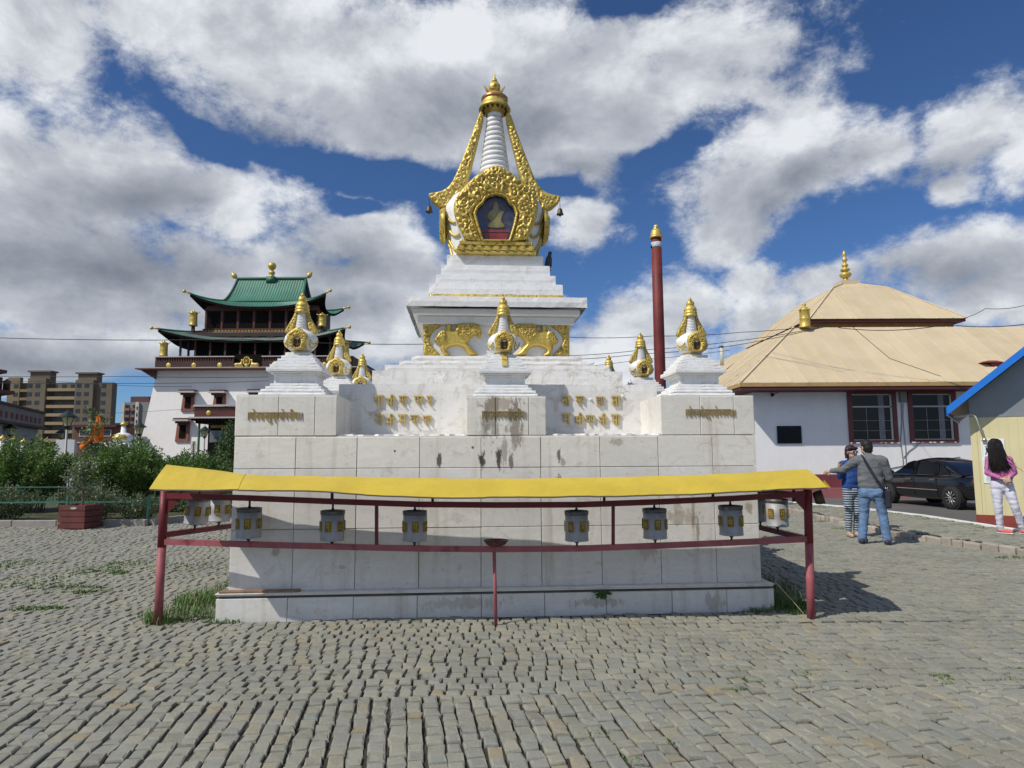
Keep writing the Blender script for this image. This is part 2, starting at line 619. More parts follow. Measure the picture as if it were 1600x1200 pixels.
def relief(mb, outline, step, base, bulge, round_r, holes=(), swirl=0.0, sscale=10.0, M=None, back=True, seed=0.0):
    """grid of points inside outline; height above the wall = base rim + rounded bulge + carved swirls; y is towards the viewer (-)"""
    xs = [p[0] for p in outline]
    zs = [p[1] for p in outline]
    nx = max(3, int((max(xs) - min(xs)) / step) + 2)
    nz = max(3, int((max(zs) - min(zs)) / step) + 2)
    gx, gz = np.meshgrid(min(xs) - step * .5 + np.arange(nx + 1) * step, min(zs) - step * .5 + np.arange(nz + 1) * step)
    ins = pip(gx, gz, outline)
    for h in holes:
        ins &= ~pip(gx, gz, h)
    d, bx, bz = edge_dist(gx, gz, [outline] + list(holes))
    d = np.where(ins, d, 0)
    cell = ins[:-1, :-1].astype(int) + ins[1:, :-1] + ins[:-1, 1:] + ins[1:, 1:]
    use = cell >= 2
    X = np.where(ins, gx, bx)
    Z = np.where(ins, gz, bz)
    t = np.clip(d / round_r, 0, 1)
    H = base + bulge * np.sqrt(1 - (1 - t) ** 2)
    idx = -np.ones(gx.shape, int)
    vs = []
    need = np.zeros(gx.shape, bool)
    need[:-1, :-1] |= use
    need[1:, :-1] |= use
    need[:-1, 1:] |= use
    need[1:, 1:] |= use
    for j, i in zip(*np.nonzero(need)):
        h = H[j, i]
        if swirl and t[j, i] > 0:
            q = Vector((X[j, i] * sscale + seed, Z[j, i] * sscale, seed))
            q += 0.5 * mnoise.noise_vector(q * 0.7)
            dd, _ = mnoise.voronoi(q)
            h += swirl * min(1.0, t[j, i] * 2) * (0.45 - .8 * dd[0] + 0.42 * math.sin(dd[0] * 13))
        idx[j, i] = len(vs)
        vs.append((X[j, i], -h, Z[j, i]))
    fs = []
    edges = {}
    for j, i in zip(*np.nonzero(use)):
        q = (idx[j, i], idx[j, i + 1], idx[j + 1, i + 1], idx[j + 1, i])
        fs.append(q)
        for a in range(4):
            e = (q[a], q[(a + 1) % 4])
            if (e[1], e[0]) in edges:
                del edges[(e[1], e[0])]
            else:
                edges[e] = 1
    low = {}
    for (a, b) in edges:
        for k in (a, b):
            if k not in low:
                low[k] = len(vs)
                vs.append((vs[k][0], 0.0, vs[k][2]))
        fs.append((b, a, low[a], low[b]))
    old = mb.smooth
    mb.smooth = True
    mb.add(vs, fs, M)
    mb.smooth = old
    return mb


# ------------------------------------------------------------------ lettering
def text_mesh(body, depth, bold=0.0):
    cu = bpy.data.curves.new('txt', 'FONT')
    cu.body = body
    cu.extrude = depth / 2
    cu.offset = bold
    cu.resolution_u = 3
    o = bpy.data.objects.new('txt', cu)
    COL.objects.link(o)
    dg = bpy.context.evaluated_depsgraph_get()
    dg.update()
    me = bpy.data.meshes.new_from_object(o.evaluated_get(dg))
    bpy.data.objects.remove(o)
    bpy.data.curves.remove(cu)
    vs = [v.co.copy() for v in me.vertices]
    fs = [tuple(p.vertices) for p in me.polygons]
    bpy.data.meshes.remove(me)
    return vs, fs


def add_text(mb, body, cx, cz, w, h, y, depth, bold=0.0):
    """text standing on a wall that faces -y, fitted into w x h around (cx, cz)"""
    vs, fs = text_mesh(body, 1.0, bold)
    if not vs:
        return mb
    x0, x1 = min(v.x for v in vs), max(v.x for v in vs)
    z0, z1 = min(v.y for v in vs), max(v.y for v in vs)
    out = [(cx + ((v.x - x0) / max(1e-6, x1 - x0) - .5) * w, y - (v.z + .5) * depth, cz + ((v.y - z0) / max(1e-6, z1 - z0) - .5) * h) for v in vs]
    return mb.add(out, fs)


# ------------------------------------------------------------------ bodies: tapered limbs fused into one skin
def fused(name, parts, mats, parent=None, voxel=0.012, smooth=6, region=None, world_off=None):
    """parts: list of (p0, p1, r0, r1, flat) tapered capsules; one continuous remeshed surface"""
    mb = MB()
    for it in parts:
        if it[0] == 'ball':
            _, c, r, s = it
            mb.ball(c, r, 16, s)
            continue
        p0, p1, r0, r1 = Vector(it[0]), Vector(it[1]), it[2], it[3]
        fl = it[4] if len(it) > 4 else (1, 1)
        d = p1 - p0
        L = max(1e-4, d.length)
        q = d.to_track_quat('Z', 'Y').to_matrix()
        # keep the section's wide axis along world x
        zx = d.normalized()
        xx = Vector((1, 0, 0)) - zx * zx.x
        if xx.length < 0.2:
            xx = Vector((0, 1, 0)) - zx * zx.y
        xx.normalize()
        yy = zx.cross(xx)
        M = Matrix.Translation(p0) @ Matrix((xx, yy, zx)).transposed().to_4x4()
        n = 14
        prof = []
        for i in range(5):
            a = -math.pi / 2 + (math.pi / 2) * i / 4
            prof.append((max(1e-5, math.cos(a) * r0), math.sin(a) * r0))
        for i in range(5):
            a = (math.pi / 2) * i / 4
            prof.append((max(1e-5, math.cos(a) * r1), L + math.sin(a) * r1))
        mb.lathe(prof, n, M, sx=fl[0], sy=fl[1])
    me = mb.mesh(name, mats if isinstance(mats, (list, tuple)) else [mats])
    o = bpy.data.objects.new(name, me)
    COL.objects.link(o)
    m = o.modifiers.new('r', 'REMESH')
    m.mode = 'VOXEL'
    m.voxel_size = voxel
    m.use_smooth_shade = True
    s = o.modifiers.new('s', 'SMOOTH')
    s.iterations = smooth
    s.factor = 0.5
    dg = bpy.context.evaluated_depsgraph_get()
    dg.update()
    me2 = bpy.data.meshes.new_from_object(o.evaluated_get(dg))
    o.modifiers.clear()
    o.data = me2
    bpy.data.meshes.remove(me)
    me2.name = name
    me2.materials.clear()
    for mm in (mats if isinstance(mats, (list, tuple)) else [mats]):
        me2.materials.append(mm)
    if region:
        for p in me2.polygons:
            p.material_index = region(p.center)
    for p in me2.polygons:
        p.use_smooth = True
    if parent is not None:
        o.parent = parent
    return o


# ------------------------------------------------------------------ the palette
GRIME = (0.30, 0.25, 0.185)
BROWN = (0.105, 0.075, 0.05)
RUST = (0.23, 0.16, 0.09)
STAINS = [(-.10, 1.86, .10, .26, .55, BROWN), (.13, 1.80, .075, .30, .65, BROWN), (-.17, 1.76, .06, .16, .4, BROWN), (-.02, 1.97, .22, .08, .55, RUST),
          (-.19, 1.435, .042, .085, .95, (.05, .035, .025)), (-.03, 1.44, .040, .10, .95, (.05, .035, .025)), (.085, 1.43, .030, .085, .75, (.05, .035, .025)), (.03, 1.5, .03, .2, .5, BROWN),
          (-.60, 1.44, .025, .075, .9, (.07, .05, .035)), (-1.02, 1.52, .016, .016, .95, (.06, .045, .03)), (-.28, 1.55, .014, .018, .9, (.06, .045, .03)), (.55, 1.46, .022, .07, .85, (.08, .06, .03)), (.59, 1.41, .03, .05, .6, (.20, .14, .07)),
          (1.74, .865, .20, .075, .6, (.33, .27, .18)), (1.70, 1.0, .045, .13, .5, (.33, .27, .18)), (1.90, .74, .018, .22, .6, (.16, .11, .06)), (1.86, .90, .02, .18, .5, (.2, .14, .08)), (1.12, 1.60, .07, .05, .5, RUST),
          (2.42, .95, .05, .06, .6, RUST), (1.40, .55, .12, .10, .35, RUST), (-2.1, .6, .04, .05, .5, RUST), (-.35, .12, .4, .06, .35, RUST), (.9, .1, .25, .05, .4, RUST), (2.0, .08, .1, .1, .4, RUST),
          (.55, 1.2, .022, .11, .8, BROWN), (-1.5, .45, .05, .02, .4, RUST), (-.75, 1.0, .03, .03, .4, RUST)]
marble = weathered('marble', (.735, .715, .67), (.42, .37, .285), streak=.50, patches=.42, stains=STAINS, island=.055, vein=(.52, .48, .41), bump=.0015, rough=.5)
mortar = mat('mortar', (.10, .092, .08), .9, var=.3)
plaster = weathered('plaster', (.73, .72, .695), (.46, .41, .33), streak=.40, patches=.55, pth=.50, crack=.55, island=.0, bump=.0028, rough=.75)
white_paint = weathered('white_paint', (.77, .77, .76), (.50, .46, .39), streak=.22, patches=.35, pth=.52, island=.0, bump=.006, rough=.6)
grey_soffit = weathered('grey_plaster', (.66, .65, .62), (.42, .38, .31), streak=.15, patches=.35, bump=.003)
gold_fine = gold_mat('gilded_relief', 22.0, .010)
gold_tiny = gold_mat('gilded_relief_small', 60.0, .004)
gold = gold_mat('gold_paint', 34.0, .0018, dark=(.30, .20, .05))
gold_letter = mat('gold_lettering', (.56, .41, .12), .42, .3, .2, 8.0, tint=((.36, .26, .10), .58))
gold_letter_dull = mat('gold_inscription', (.33, .235, .07), .5, .2, .25, 10.0, tint=((.24, .18, .09), .58))
copper = mat('copper', (.48, .24, .11), .35, .8, .15)
bronze = mat('dark_bronze', (.10, .075, .05), .5, .7, .2)
red_paint = mat('red_paint', (.15, .017, .022), .5, 0, .25, 6.0, .0012, 60, tint=((.22, .05, .05), .60))
pink_paint = mat('faded_red_paint', (.33, .095, .105), .6, 0, .2, 7.0, .0012, 70, tint=((.21, .035, .04), .54))
yellow_sheet = mat('yellow_sheet_metal', (.56, .415, .048), .55, 0, .10, 2.2, .0015, 10, tint=((.45, .31, .05), .59), fine=.10)
sheet_under = mat('sheet_underside', (.22, .19, .16), .7, 0, .15)
zinc = mat('galvanised_drum', (.33, .335, .34), .55, .15, .20, 9.0, .001, 60, tint=((.10, .10, .095), .62), fine=.1)
drum_rim = mat('worn_drum_rim', (.11, .11, .108), .5, .5, .35, 22.0, tint=((.42, .42, .41), .57))
drum_dark = mat('drum_cap', (.10, .10, .10), .6, .4, .3, 14.0, tint=((.30, .30, .29), .6))
panel_gold = mat('drum_panel', (.36, .25, .05), .5, .25, .25, 20.0)
panel_dark = mat('drum_panel_groove', (.17, .11, .025), .6, .1, .3, 30.0)
iron = mat('dark_iron', (.03, .025, .025), .6, .4, .2)

# ------------------------------------------------------------------ the great stupa
S = thing('stupa', 'great white stepped stupa with gilded niche and spire on a marble clad plinth', 'stupa', (-.277, 9.0, 0), .0705)
WP, ZL, ZT, ZB, WL = 2.511, .243, 1.655, 2.048, 2.594


def slab_wall(mb, us, zs, place, th=.022, gap=.005, skip=None):
    """separate stone slabs on a wall; place(u, z, out) -> point"""
    for j in range(len(zs) - 1):
        for i in range(len(us) - 1):
            if skip and skip(i, j):
                continue
            g0, g1, h0, h1 = us[i] + gap / 2, us[i + 1] - gap / 2, zs[j] + gap / 2, zs[j + 1] - gap / 2
            o = th + random.uniform(-.0025, .0025)
            c = .003
            tl = [random.uniform(-.0015, .0015) for _ in range(4)]
            vs = [place(g0, h0, 0), place(g1, h0, 0), place(g1, h1, 0), place(g0, h1, 0),
                  place(g0, h0, o - c), place(g1, h0, o - c), place(g1, h1, o - c), place(g0, h1, o - c),
                  place(g0 + c, h0 + c, o + tl[0]), place(g1 - c, h0 + c, o + tl[1]), place(g1 - c, h1 - c, o + tl[2]), place(g0 + c, h1 - c, o + tl[3])]
            fs = [(8, 9, 10, 11)] + [(a, (a + 1) % 4, 4 + (a + 1) % 4, 4 + a) for a in range(4)] + [(4 + a, 4 + (a + 1) % 4, 8 + (a + 1) % 4, 8 + a) for a in range(4)]
            mb.add(vs, fs)


def clad_box(name, x0, x1, y0, y1, z0, z1, ux, uy, zs, sides='FLR', top=True, th=.022, parent=S):
    """core of mortar with slabs on the named faces"""
    mb = MB()
    mb.cur = 1
    mb.box(x0 + th, x1 - th, y0 + th, y1 - th, z0, z1 - .004)
    mb.cur = 0
    if 'F' in sides:
        slab_wall(mb, ux, zs, lambda u, z, o: (u, y0 + th - o, z))
    if 'B' in sides:
        slab_wall(mb, ux, zs, lambda u, z, o: (u, y1 - th + o, z))
    if 'L' in sides:
        slab_wall(mb, uy, zs, lambda u, z, o: (x0 + th - o, u, z))
    if 'R' in sides:
        slab_wall(mb, uy, zs, lambda u, z, o: (x1 - th + o, u, z))
    if top:
        mb.box(x0 + .004, x1 - .004, y0 + .004, y1 - .004, z1 - .004, z1 + .010)
    return mb.build(name, [marble, mortar], parent)


cols_f = [-2.511, -1.945, -1.375, -.785, -.20, .375, .955, 1.53, 2.075, 2.511]
cols_s = [-2.511, -1.9, -1.3, -.7, -.1, .5, 1.1, 1.7, 2.2, 2.511]
clad_box('plinth', -WP, WP, -WP, WP, ZL, ZT, cols_f, cols_s, [ZL, .80, 1.36, ZT], 'FLRB')
clad_box('ledge', -WL, WL, -WL, WL, -.02, ZL - .02, [-2.594, -1.96, -1.37, -.79, -.20, .39, .97, 1.60, 2.13, 2.594], cols_s[:-1] + [2.594], [-.02, ZL - .045], 'FLRB')
mb = MB()
mb.bbox(-WL - .008, WL + .008, -WL - .008, WL + .008, ZL - .010, ZL + .002, .004)
mb.build('ledge_slab', marble, S)
# blocks that carry the small stupas: four corners, three sides
BW = .47
blocks = []
for (bx, by) in ((-1, -1), (0, -1), (1, -1), (-1, 0), (1, 0), (-1, 1), (0, 1), (1, 1)):
    cx, cy = bx * (WP - BW), by * (WP - BW)
    w, top = BW, ZB
    d0, d1 = -w, w
    if (bx, by) == (0, -1):
        cx, w, top = .045, .385, ZB - .01
    x0, x1, y0, y1 = cx - w, cx + w, cy - BW, cy + BW
    ux = [x0, x0 + (x1 - x0) * (.42 if bx else .36), x0 + (x1 - x0) * .78, x1]
    uy = [y0, (y0 + y1) / 2, y1]
    zz = [ZT + .012, top] if (bx, by) != (1, -1) else [ZT + .012, top]
    blocks.append(clad_box('pedestal_block', x0, x1, y0, y1, ZT + .011, top, ux, uy, zz, 'FLRB'))
# broken edge of the plaster screed on the plinth top
for (xa, xb) in ((-2.0, -.36), (.45, 2.0)):
    mb = MB()
    n = 34
    ys = [-2.50 + random.uniform(0, .05) + (.06 if random.random() < .15 else 0) for _ in range(n + 1)]
    for i in range(n):
        u0, u1 = xa + (xb - xa) * i / n, xa + (xb - xa) * (i + 1) / n
        z = ZT + .022 + random.uniform(0, .008)
        mb.add([(u0, ys[i], ZT + .008), (u1, ys[i + 1], ZT + .008), (u1, -1.7, ZT + .008), (u0, -1.7, ZT + .008), (u0, ys[i], z), (u1, ys[i + 1], z), (u1, -1.7, z + .01), (u0, -1.7, z + .01)], [(4, 5, 6, 7), (0, 1, 5, 4), (3, 0, 4, 7), (1, 2, 6, 5)])
    mb.build('screed', plaster, S)

OX = .03


def rough_box(mb, x0, x1, y0, y1, z0, z1, n=14, amp=.006, b=.012):
    """plastered block: slightly uneven faces and worn edges"""
    nx, ny, nz = max(2, int((x1 - x0) * n)), max(2, int((y1 - y0) * n)), max(2, int((z1 - z0) * n))
    cx, cy, cz = (x0 + x1) / 2, (y0 + y1) / 2, (z0 + z1) / 2

    def face(fn, a, c):
        def f(u, v):
            p = Vector(fn(u, v))
            q = mnoise.noise_vector(p * 4.0) * amp + mnoise.noise_vector(p * 17.0) * amp * .5
            ex = min(abs(p.x - x0), abs(p.x - x1)) < 1e-4
            ey = min(abs(p.y - y0), abs(p.y - y1)) < 1e-4
            ez = min(abs(p.z - z0), abs(p.z - z1)) < 1e-4
            if ex + ey + ez >= 2:
                k = b * (1.0 + 1.5 * max(0, mnoise.noise(p * 9.0)))
                q += Vector((math.copysign(k, cx - p.x) * ex, math.copysign(k, cy - p.y) * ey, math.copysign(k, cz - p.z) * ez)) * .5
            return p + q
        mb.grid(f, a, c)
    lx, ly, lz = x1 - x0, y1 - y0, z1 - z0
    face(lambda u, v: (x0 + lx * u, y0, z0 + lz * v), nx, nz)
    face(lambda u, v: (x1 - lx * u, y1, z0 + lz * v), nx, nz)
    face(lambda u, v: (x0, y1 - ly * u, z0 + lz * v), ny, nz)
    face(lambda u, v: (x1, y0 + ly * u, z0 + lz * v), ny, nz)
    face(lambda u, v: (x0 + lx * u, y0 + ly * v, z1), nx, ny)
    return mb


def plaster_tier(name, hw, z0, z1, m=plaster, ox=OX, n=14, amp=.006, b=.012):
    mb = MB()
    rough_box(mb, ox - hw, ox + hw, -hw, hw, z0, z1, n, amp, b)
    return mb.build(name, m, S, recalc=False)


plaster_tier('terrace', 1.735, ZT + .02, 2.248, amp=.004, b=.008)
plaster_tier('step', 1.43, 2.246, 2.434, amp=.004, b=.010)
plaster_tier('step', 1.306, 2.432, 2.517, amp=.003, b=.010)
plaster_tier('step', 1.16, 2.515, 2.59, amp=.006)
plaster_tier('step', 1.03, 2.588, 2.668, amp=.005)
plaster_tier('throne_body', .885, 2.666, 3.08, white_paint, amp=.002)
mb = MB()
for hw, z0, z1 in ((.955, 3.062, 3.165), (1.015, 3.163, 3.244)):
    mb.bbox(OX - hw, OX + hw, -hw, hw, z0, z1, .012)
mb.build('cornice_moulding', grey_soffit, S)
plaster_tier('cornice_slab', 1.095, 3.242, 3.378, white_paint, amp=.003, b=.012)
mb = MB()
rough_box(mb, OX - .845, OX + .845, -.845, .845, 3.376, 3.47, 30, .01, .02)
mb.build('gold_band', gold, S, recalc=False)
for hw, z0, z1, ox in ((.835, 3.455, 3.602, .032), (.757, 3.60, 3.735, .03), (.694, 3.733, 3.881, .03), (.623, 3.879, 4.03, .03)):
    plaster_tier('upper_step', hw, z0, z1, white_paint, ox, amp=.003, b=.01)

# raised gold letters in two rows on the terrace wall
yw = -1.742


def wall_px(px, py, yl):
    """point of the stupa's own vertical plane y = yl seen at this place of the photograph (metres in stupa axes)"""
    a, b = ray(px, py)
    c, s = math.cos(.0705), math.sin(.0705)
    X0, Y0 = -.277, 9.0
    t = (yl + (-X0 * s + Y0 * c)) / (-a * s + c)
    X, Y = a * t - X0, t - Y0
    return X * c + Y * s, b * t + EYE


letters = [(592, 626, 'गा'), (611, 626, 'मी'), (630, 627, 'म्र'), (654, 627, 'प्र'), (671, 627, 'र'), (592, 656, 'न'), (610, 656, 'मी'), (629, 656, 'म'), (648, 657, 'घ्र'), (667, 658, 'म्ब'),
           (884, 626, 'ना'), (906, 627, 'म्य'), (938, 628, 'झा'), (962, 627, 'ता'), (885, 655, 'म'), (905, 654, 'मी'), (922, 657, 'य्य'), (942, 655, 'नी'), (962, 656, 'मा')]
for px, py, ch in letters:
    cx, cz = wall_px(px, py, yw)
    wch = .098 if ch not in ('र',) else .06
    mb = MB()
    add_text(mb, ch, cx, cz, wch, .118 + (.016 if 'ी' in ch else 0), yw + .004, .020, .013)
    mb.build('gold_letter', gold_letter, S)
mb = MB()
for px, py in ((923, 624), (973, 619)):
    cx, cz = wall_px(px, py, yw)
    mb.ball((cx, yw, cz), .016, 10)
mb.build('round_boss', plaster, S)
# carved inscriptions on the three front pedestals
for k, (px, py, w, body) in enumerate(((430, 650, .50, '।मोनशनवुम्रमोपनीम।।'), (787, 648, .42, '।घ्रऽगगमगमोयानीम।'), (1110, 645, .50, '।मोमनमोत्र्यमोयनवम।।'))):
    cx, cz = wall_px(px, py, -2.515)
    mb = MB()
    add_text(mb, body, cx, cz, w, .135, -2.5145, .007, .006)
    mb.build('inscription', gold_letter_dull, S)

# gilded lions and corner ornaments of the throne
yl = -.885


def wp(lst, z=yl, cx=None):
    out = []
    for (x, y) in lst:
        a, b = wall_px(x, y, z)
        out.append((a, b))
    return out


def zoomed(lst, x0, y0, k):
    return [(x0 + x / k, y0 + y / k) for x, y in lst]


lion_px = zoomed([(640, 190), (745, 185), (760, 240), (752, 300), (800, 310), (840, 225), (900, 188), (1080, 180), (1210, 192), (1270, 260), (1290, 350), (1280, 435), (1240, 448), (1190, 395), (1140, 400), (1090, 460), (1020, 540),
                  (1085, 585), (1140, 660), (1180, 710), (1245, 740), (1180, 755), (1040, 752), (1010, 680), (960, 610), (880, 580), (780, 585), (700, 610), (650, 650), (670, 700), (735, 730), (720, 755), (600, 752), (580, 690), (545, 640), (545, 560), (480, 530), (435, 490), (480, 420), (530, 330), (590, 300), (645, 300), (655, 250)], 640, 490, 11.43)
corner_px = zoomed([(240, 180), (600, 180), (540, 240), (440, 310), (375, 400), (355, 480), (380, 560), (440, 620), (500, 680), (545, 740), (540, 752), (240, 752)], 640, 490, 11.43)
L = wp(lion_px)
MANE = smooth_poly(wp(zoomed([(800, 315), (850, 225), (900, 192), (1080, 184), (1205, 196), (1265, 265), (1283, 350), (1272, 425), (1240, 440), (1190, 385), (1130, 395), (1060, 475), (950, 485), (850, 425)], 640, 490, 11.43)), 1)
PLUME = smooth_poly(wp(zoomed([(440, 490), (485, 420), (535, 335), (590, 305), (650, 305), (690, 420), (650, 560), (545, 535), (480, 525)], 640, 490, 11.43)), 1)
gold_lion = mat('gold_lion', (.64, .47, .11), .36, .55, .12, 7.0, .002, 50, tint=((.36, .24, .06), .60))
Cn = wp(corner_px)
for s in (1, -1):
    lo = [(OX + (x - OX) * s, z) for x, z in L]
    co_ = [(OX + (x - OX) * s, z) for x, z in Cn]
    T = Matrix.Translation((0, yl + .004, 0))
    mb = MB()
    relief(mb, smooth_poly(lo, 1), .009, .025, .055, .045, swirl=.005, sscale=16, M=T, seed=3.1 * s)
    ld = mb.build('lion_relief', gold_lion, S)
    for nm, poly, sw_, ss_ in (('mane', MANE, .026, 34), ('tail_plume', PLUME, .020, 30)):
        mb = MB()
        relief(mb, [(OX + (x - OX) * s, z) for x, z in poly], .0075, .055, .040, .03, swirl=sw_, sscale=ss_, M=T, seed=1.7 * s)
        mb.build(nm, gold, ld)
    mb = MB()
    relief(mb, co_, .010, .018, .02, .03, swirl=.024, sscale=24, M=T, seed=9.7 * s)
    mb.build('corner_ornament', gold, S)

# dome, niche and its gilded shield
mb = MB()
mb.smooth = True
prof = [(.0, 4.028), (.60, 4.028), (.62, 4.07), (.60, 4.11), (.60, 4.22), (.64, 4.40), (.675, 4.60), (.685, 4.76), (.665, 4.88), (.59, 4.985), (.46, 5.05), (.32, 5.09), (.25, 5.12), (.24, 5.20), (.0, 5.20)]
mb.lathe(prof, 48, Matrix.Translation((.04, 0, 0)), sy=.88)
mb.build('dome', white_paint, S)
yn = -.66
SH = Matrix.Translation((0, yn, 0))
shield = zoomed([(400, 1045), (385, 1005), (352, 935), (332, 870), (335, 820), (352, 780), (395, 725), (450, 670), (520, 622), (580, 596), (640, 622), (705, 668), (765, 725), (808, 780), (826, 820), (828, 870), (808, 940), (778, 1000), (762, 1045)], 620, 100, 3.75)
hole = zoomed([(508, 1036), (485, 960), (464, 885), (480, 845), (506, 822), (520, 795), (548, 778), (580, 772), (614, 778), (640, 795), (655, 822), (682, 848), (694, 885), (680, 950), (655, 1036)], 620, 100, 3.75)
SHP, HOP = wp(shield, yn), wp(hole, yn)
mb = MB()
hc = (sum(p[0] for p in HOP) / len(HOP), sum(p[1] for p in HOP) / len(HOP))
HO2 = [(hc[0] + (x - hc[0]) * 1.16, hc[1] + (z - hc[1]) * 1.10) for x, z in HOP]
zb_ = min(z for _, z in HOP) - .005
HO2 = [(x, max(z, zb_ - .012)) for x, z in HO2]
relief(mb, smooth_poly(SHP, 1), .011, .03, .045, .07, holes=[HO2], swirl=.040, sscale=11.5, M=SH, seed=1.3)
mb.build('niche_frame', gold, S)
mb = MB()
relief(mb, HO2, .010, .055, .035, .03, holes=[HOP], M=SH)
rim = mb.build('niche_moulding', gold, S)
# body of the shield behind the ornament: joins it to the dome
mb = MB()
inner = [(x * .97 + .03 * hc[0], z * .985 + .015 * hc[1]) for x, z in SHP]
M_ = SH @ Matrix(((1, 0, 0, 0), (0, 0, 1, 0), (0, 1, 0, 0), (0, 0, 0, 1)))
n = len(inner)
m_ = len(HOP)
bh = MB()
vs = [(x, yn + .003, z) for x, z in inner] + [(x, yn + .40, z) for x, z in inner]
mb.add(vs, [(i, (i + 1) % n, n + (i + 1) % n, n + i) for i in range(n)] + [tuple(range(n, 2 * n))])
mb.build('niche_body', white_paint, S)
# painted icon set back in the niche: seated figure on a red lotus throne
icon_bg = mat('icon_ground', (.028, .045, .115), .35, 0, .6, 9.0, tint=((.13, .11, .075), .57), coat=.4)
icon_fig = mat('icon_figure', (.21, .19, .075), .4, 0, .35, 16.0, coat=.4)
icon_red = mat('icon_throne', (.22, .03, .025), .4, 0, .4, 14.0, tint=((.05, .09, .2), .55), coat=.4)
icon_brown = mat('icon_halo', (.11, .055, .035), .4, 0, .4, 12.0, coat=.4)
mb = MB()
w0 = [(hc[0] + (x - hc[0]) * 1.12, hc[1] + (z - hc[1]) * 1.06) for x, z in HOP]
mb.prism(w0, Matrix.Translation((0, yn + .02, 0)) @ Matrix(((1, 0, 0, 0), (0, 0, 1, 0), (0, 1, 0, 0), (0, 0, 0, 1))), .02)
pic = mb.build('icon_painting', icon_bg, S)
hz = hc[1]
H0, H1 = min(z for _, z in HOP), max(z for _, z in HOP)
hh = H1 - H0
ic = hc[0]


def flat(pts, y, th, m, name):
    mb = MB()
    mb.prism(pts, Matrix.Translation((0, y, 0)) @ Matrix(((1, 0, 0, 0), (0, 0, -1, 0), (0, 1, 0, 0), (0, 0, 0, 1))), th)
    mb.build(name, m, pic)


ell = lambda cx, cz, rx, rz, a0=0, a1=360, n=22: [(cx + rx * math.cos(R(a0 + (a1 - a0) * i / n)), cz + rz * math.sin(R(a0 + (a1 - a0) * i / n))) for i in range(n)]
flat(ell(ic, H0 + hh * .55, .135, .20), yn + .020, .002, icon_brown, 'halo')
flat(ell(ic, H0 + hh * .56, .115, .175), yn + .018, .002, icon_bg, 'halo_ground')
flat([(ic - .20, H0 + hh * .20), (ic + .20, H0 + hh * .20), (ic + .17, H0 + hh * .27), (ic, H0 + hh * .25), (ic - .17, H0 + hh * .27)], yn + .018, .006, icon_red, 'red_cloth')
flat([(ic - .13, H0 + hh * .01), (ic + .13, H0 + hh * .01), (ic + .16, H0 + hh * .18), (ic - .16, H0 + hh * .18)], yn + .018, .004, icon_red, 'throne')
flat(smooth_poly([(ic - .115, H0 + hh * .30), (ic + .115, H0 + hh * .30), (ic + .10, H0 + hh * .38), (ic + .06, H0 + hh * .44), (ic + .085, H0 + hh * .60), (ic + .11, H0 + hh * .66), (ic + .03, H0 + hh * .70), (ic + .035, H0 + hh * .80), (ic, H0 + hh * .89), (ic - .035, H0 + hh * .80), (ic - .03, H0 + hh * .70), (ic - .08, H0 + hh * .66), (ic - .12, H0 + hh * .52), (ic - .05, H0 + hh * .45), (ic - .10, H0 + hh * .38)], 2), yn + .016, .008, icon_fig, 'seated_figure')
# lotus base under the shield
mb = MB()
lz0, lz1 = wall_px(770, 396, -.68)[1], wall_px(770, 378, -.68)[1]
lx0, lx1 = wall_px(714, 390, -.68)[0], wall_px(836, 390, -.68)[0]
for i in range(9):
    cxp = lx0 + (lx1 - lx0) * (i + .5) / 9
    for q, (rw, dp) in enumerate(((.058, .02), (.040, .034), (.02, .046))):
        mb.prism(ell(cxp, lz0 + .035, rw, .085 - q * .02, -10, 190, 12), Matrix.Translation((0, -.67, 0)) @ Matrix(((1, 0, 0, 0), (0, 0, -1, 0), (0, 1, 0, 0), (0, 0, 0, 1))), dp)
mb.bbox(lx0 - .01, lx1 + .01, -.70, -.40, lz0 - .005, lz0 + .030, .008)
mb.bbox(lx0 + .03, lx1 - .03, -.71, -.40, lz1 - .045, lz1 + .004, .010)
mb.bbox(lx0 + .02, lx1 - .02, -.668, -.40, lz0 + .030, lz1 - .045, .004)
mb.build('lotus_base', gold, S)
# hanging pearl garlands on both flanks of the dome
mb = MB()
mb.smooth = True
for s in (-1, 1):
    for k, (zt, a_in, a_out, sag) in enumerate(((4.62, .62, 1.32, .16), (4.54, .58, 1.35, .26), (4.44, .62, 1.42, .34), (4.35, .66, 1.45, .40))):
        mb = MB()
        mb.smooth = True
        pts = []
        for i in range(17):
            u = i / 16
            a = a_in + (a_out - a_in) * u
            z = zt - sag * (1 - (2 * u - 1) ** 2) + .18 * u
            z = max(4.08, z)
            rr = np.interp(z, [4.03, 4.22, 4.40, 4.60, 4.80, 4.95], [.605, .605, .645, .68, .695, .68]) + .006
            pts.append((.04 + s * rr * math.sin(a), -rr * .88 * math.cos(a), z))
        mb.tube(pts, .019, 6)
        mb.build('garland', gold, S)
# side shields of the flank niches seen edge on
for s in (-1, 1):
    mb = MB()
    poly = smooth_poly([(-.18, 4.38), (-.30, 4.52), (-.32, 4.66), (-.24, 4.76), (-.10, 4.84), (0, 4.90), (.10, 4.84), (.24, 4.76), (.32, 4.66), (.30, 4.52), (.18, 4.38)], 2)
    relief(mb, poly, .02, .02, .05, .06, swirl=.03, sscale=11, M=Matrix.Translation((.04 + s * .665, 0, 0)) @ Matrix.Rotation(s * math.pi / 2, 4, 'Z'))
    mb.build('side_shield', gold, S)

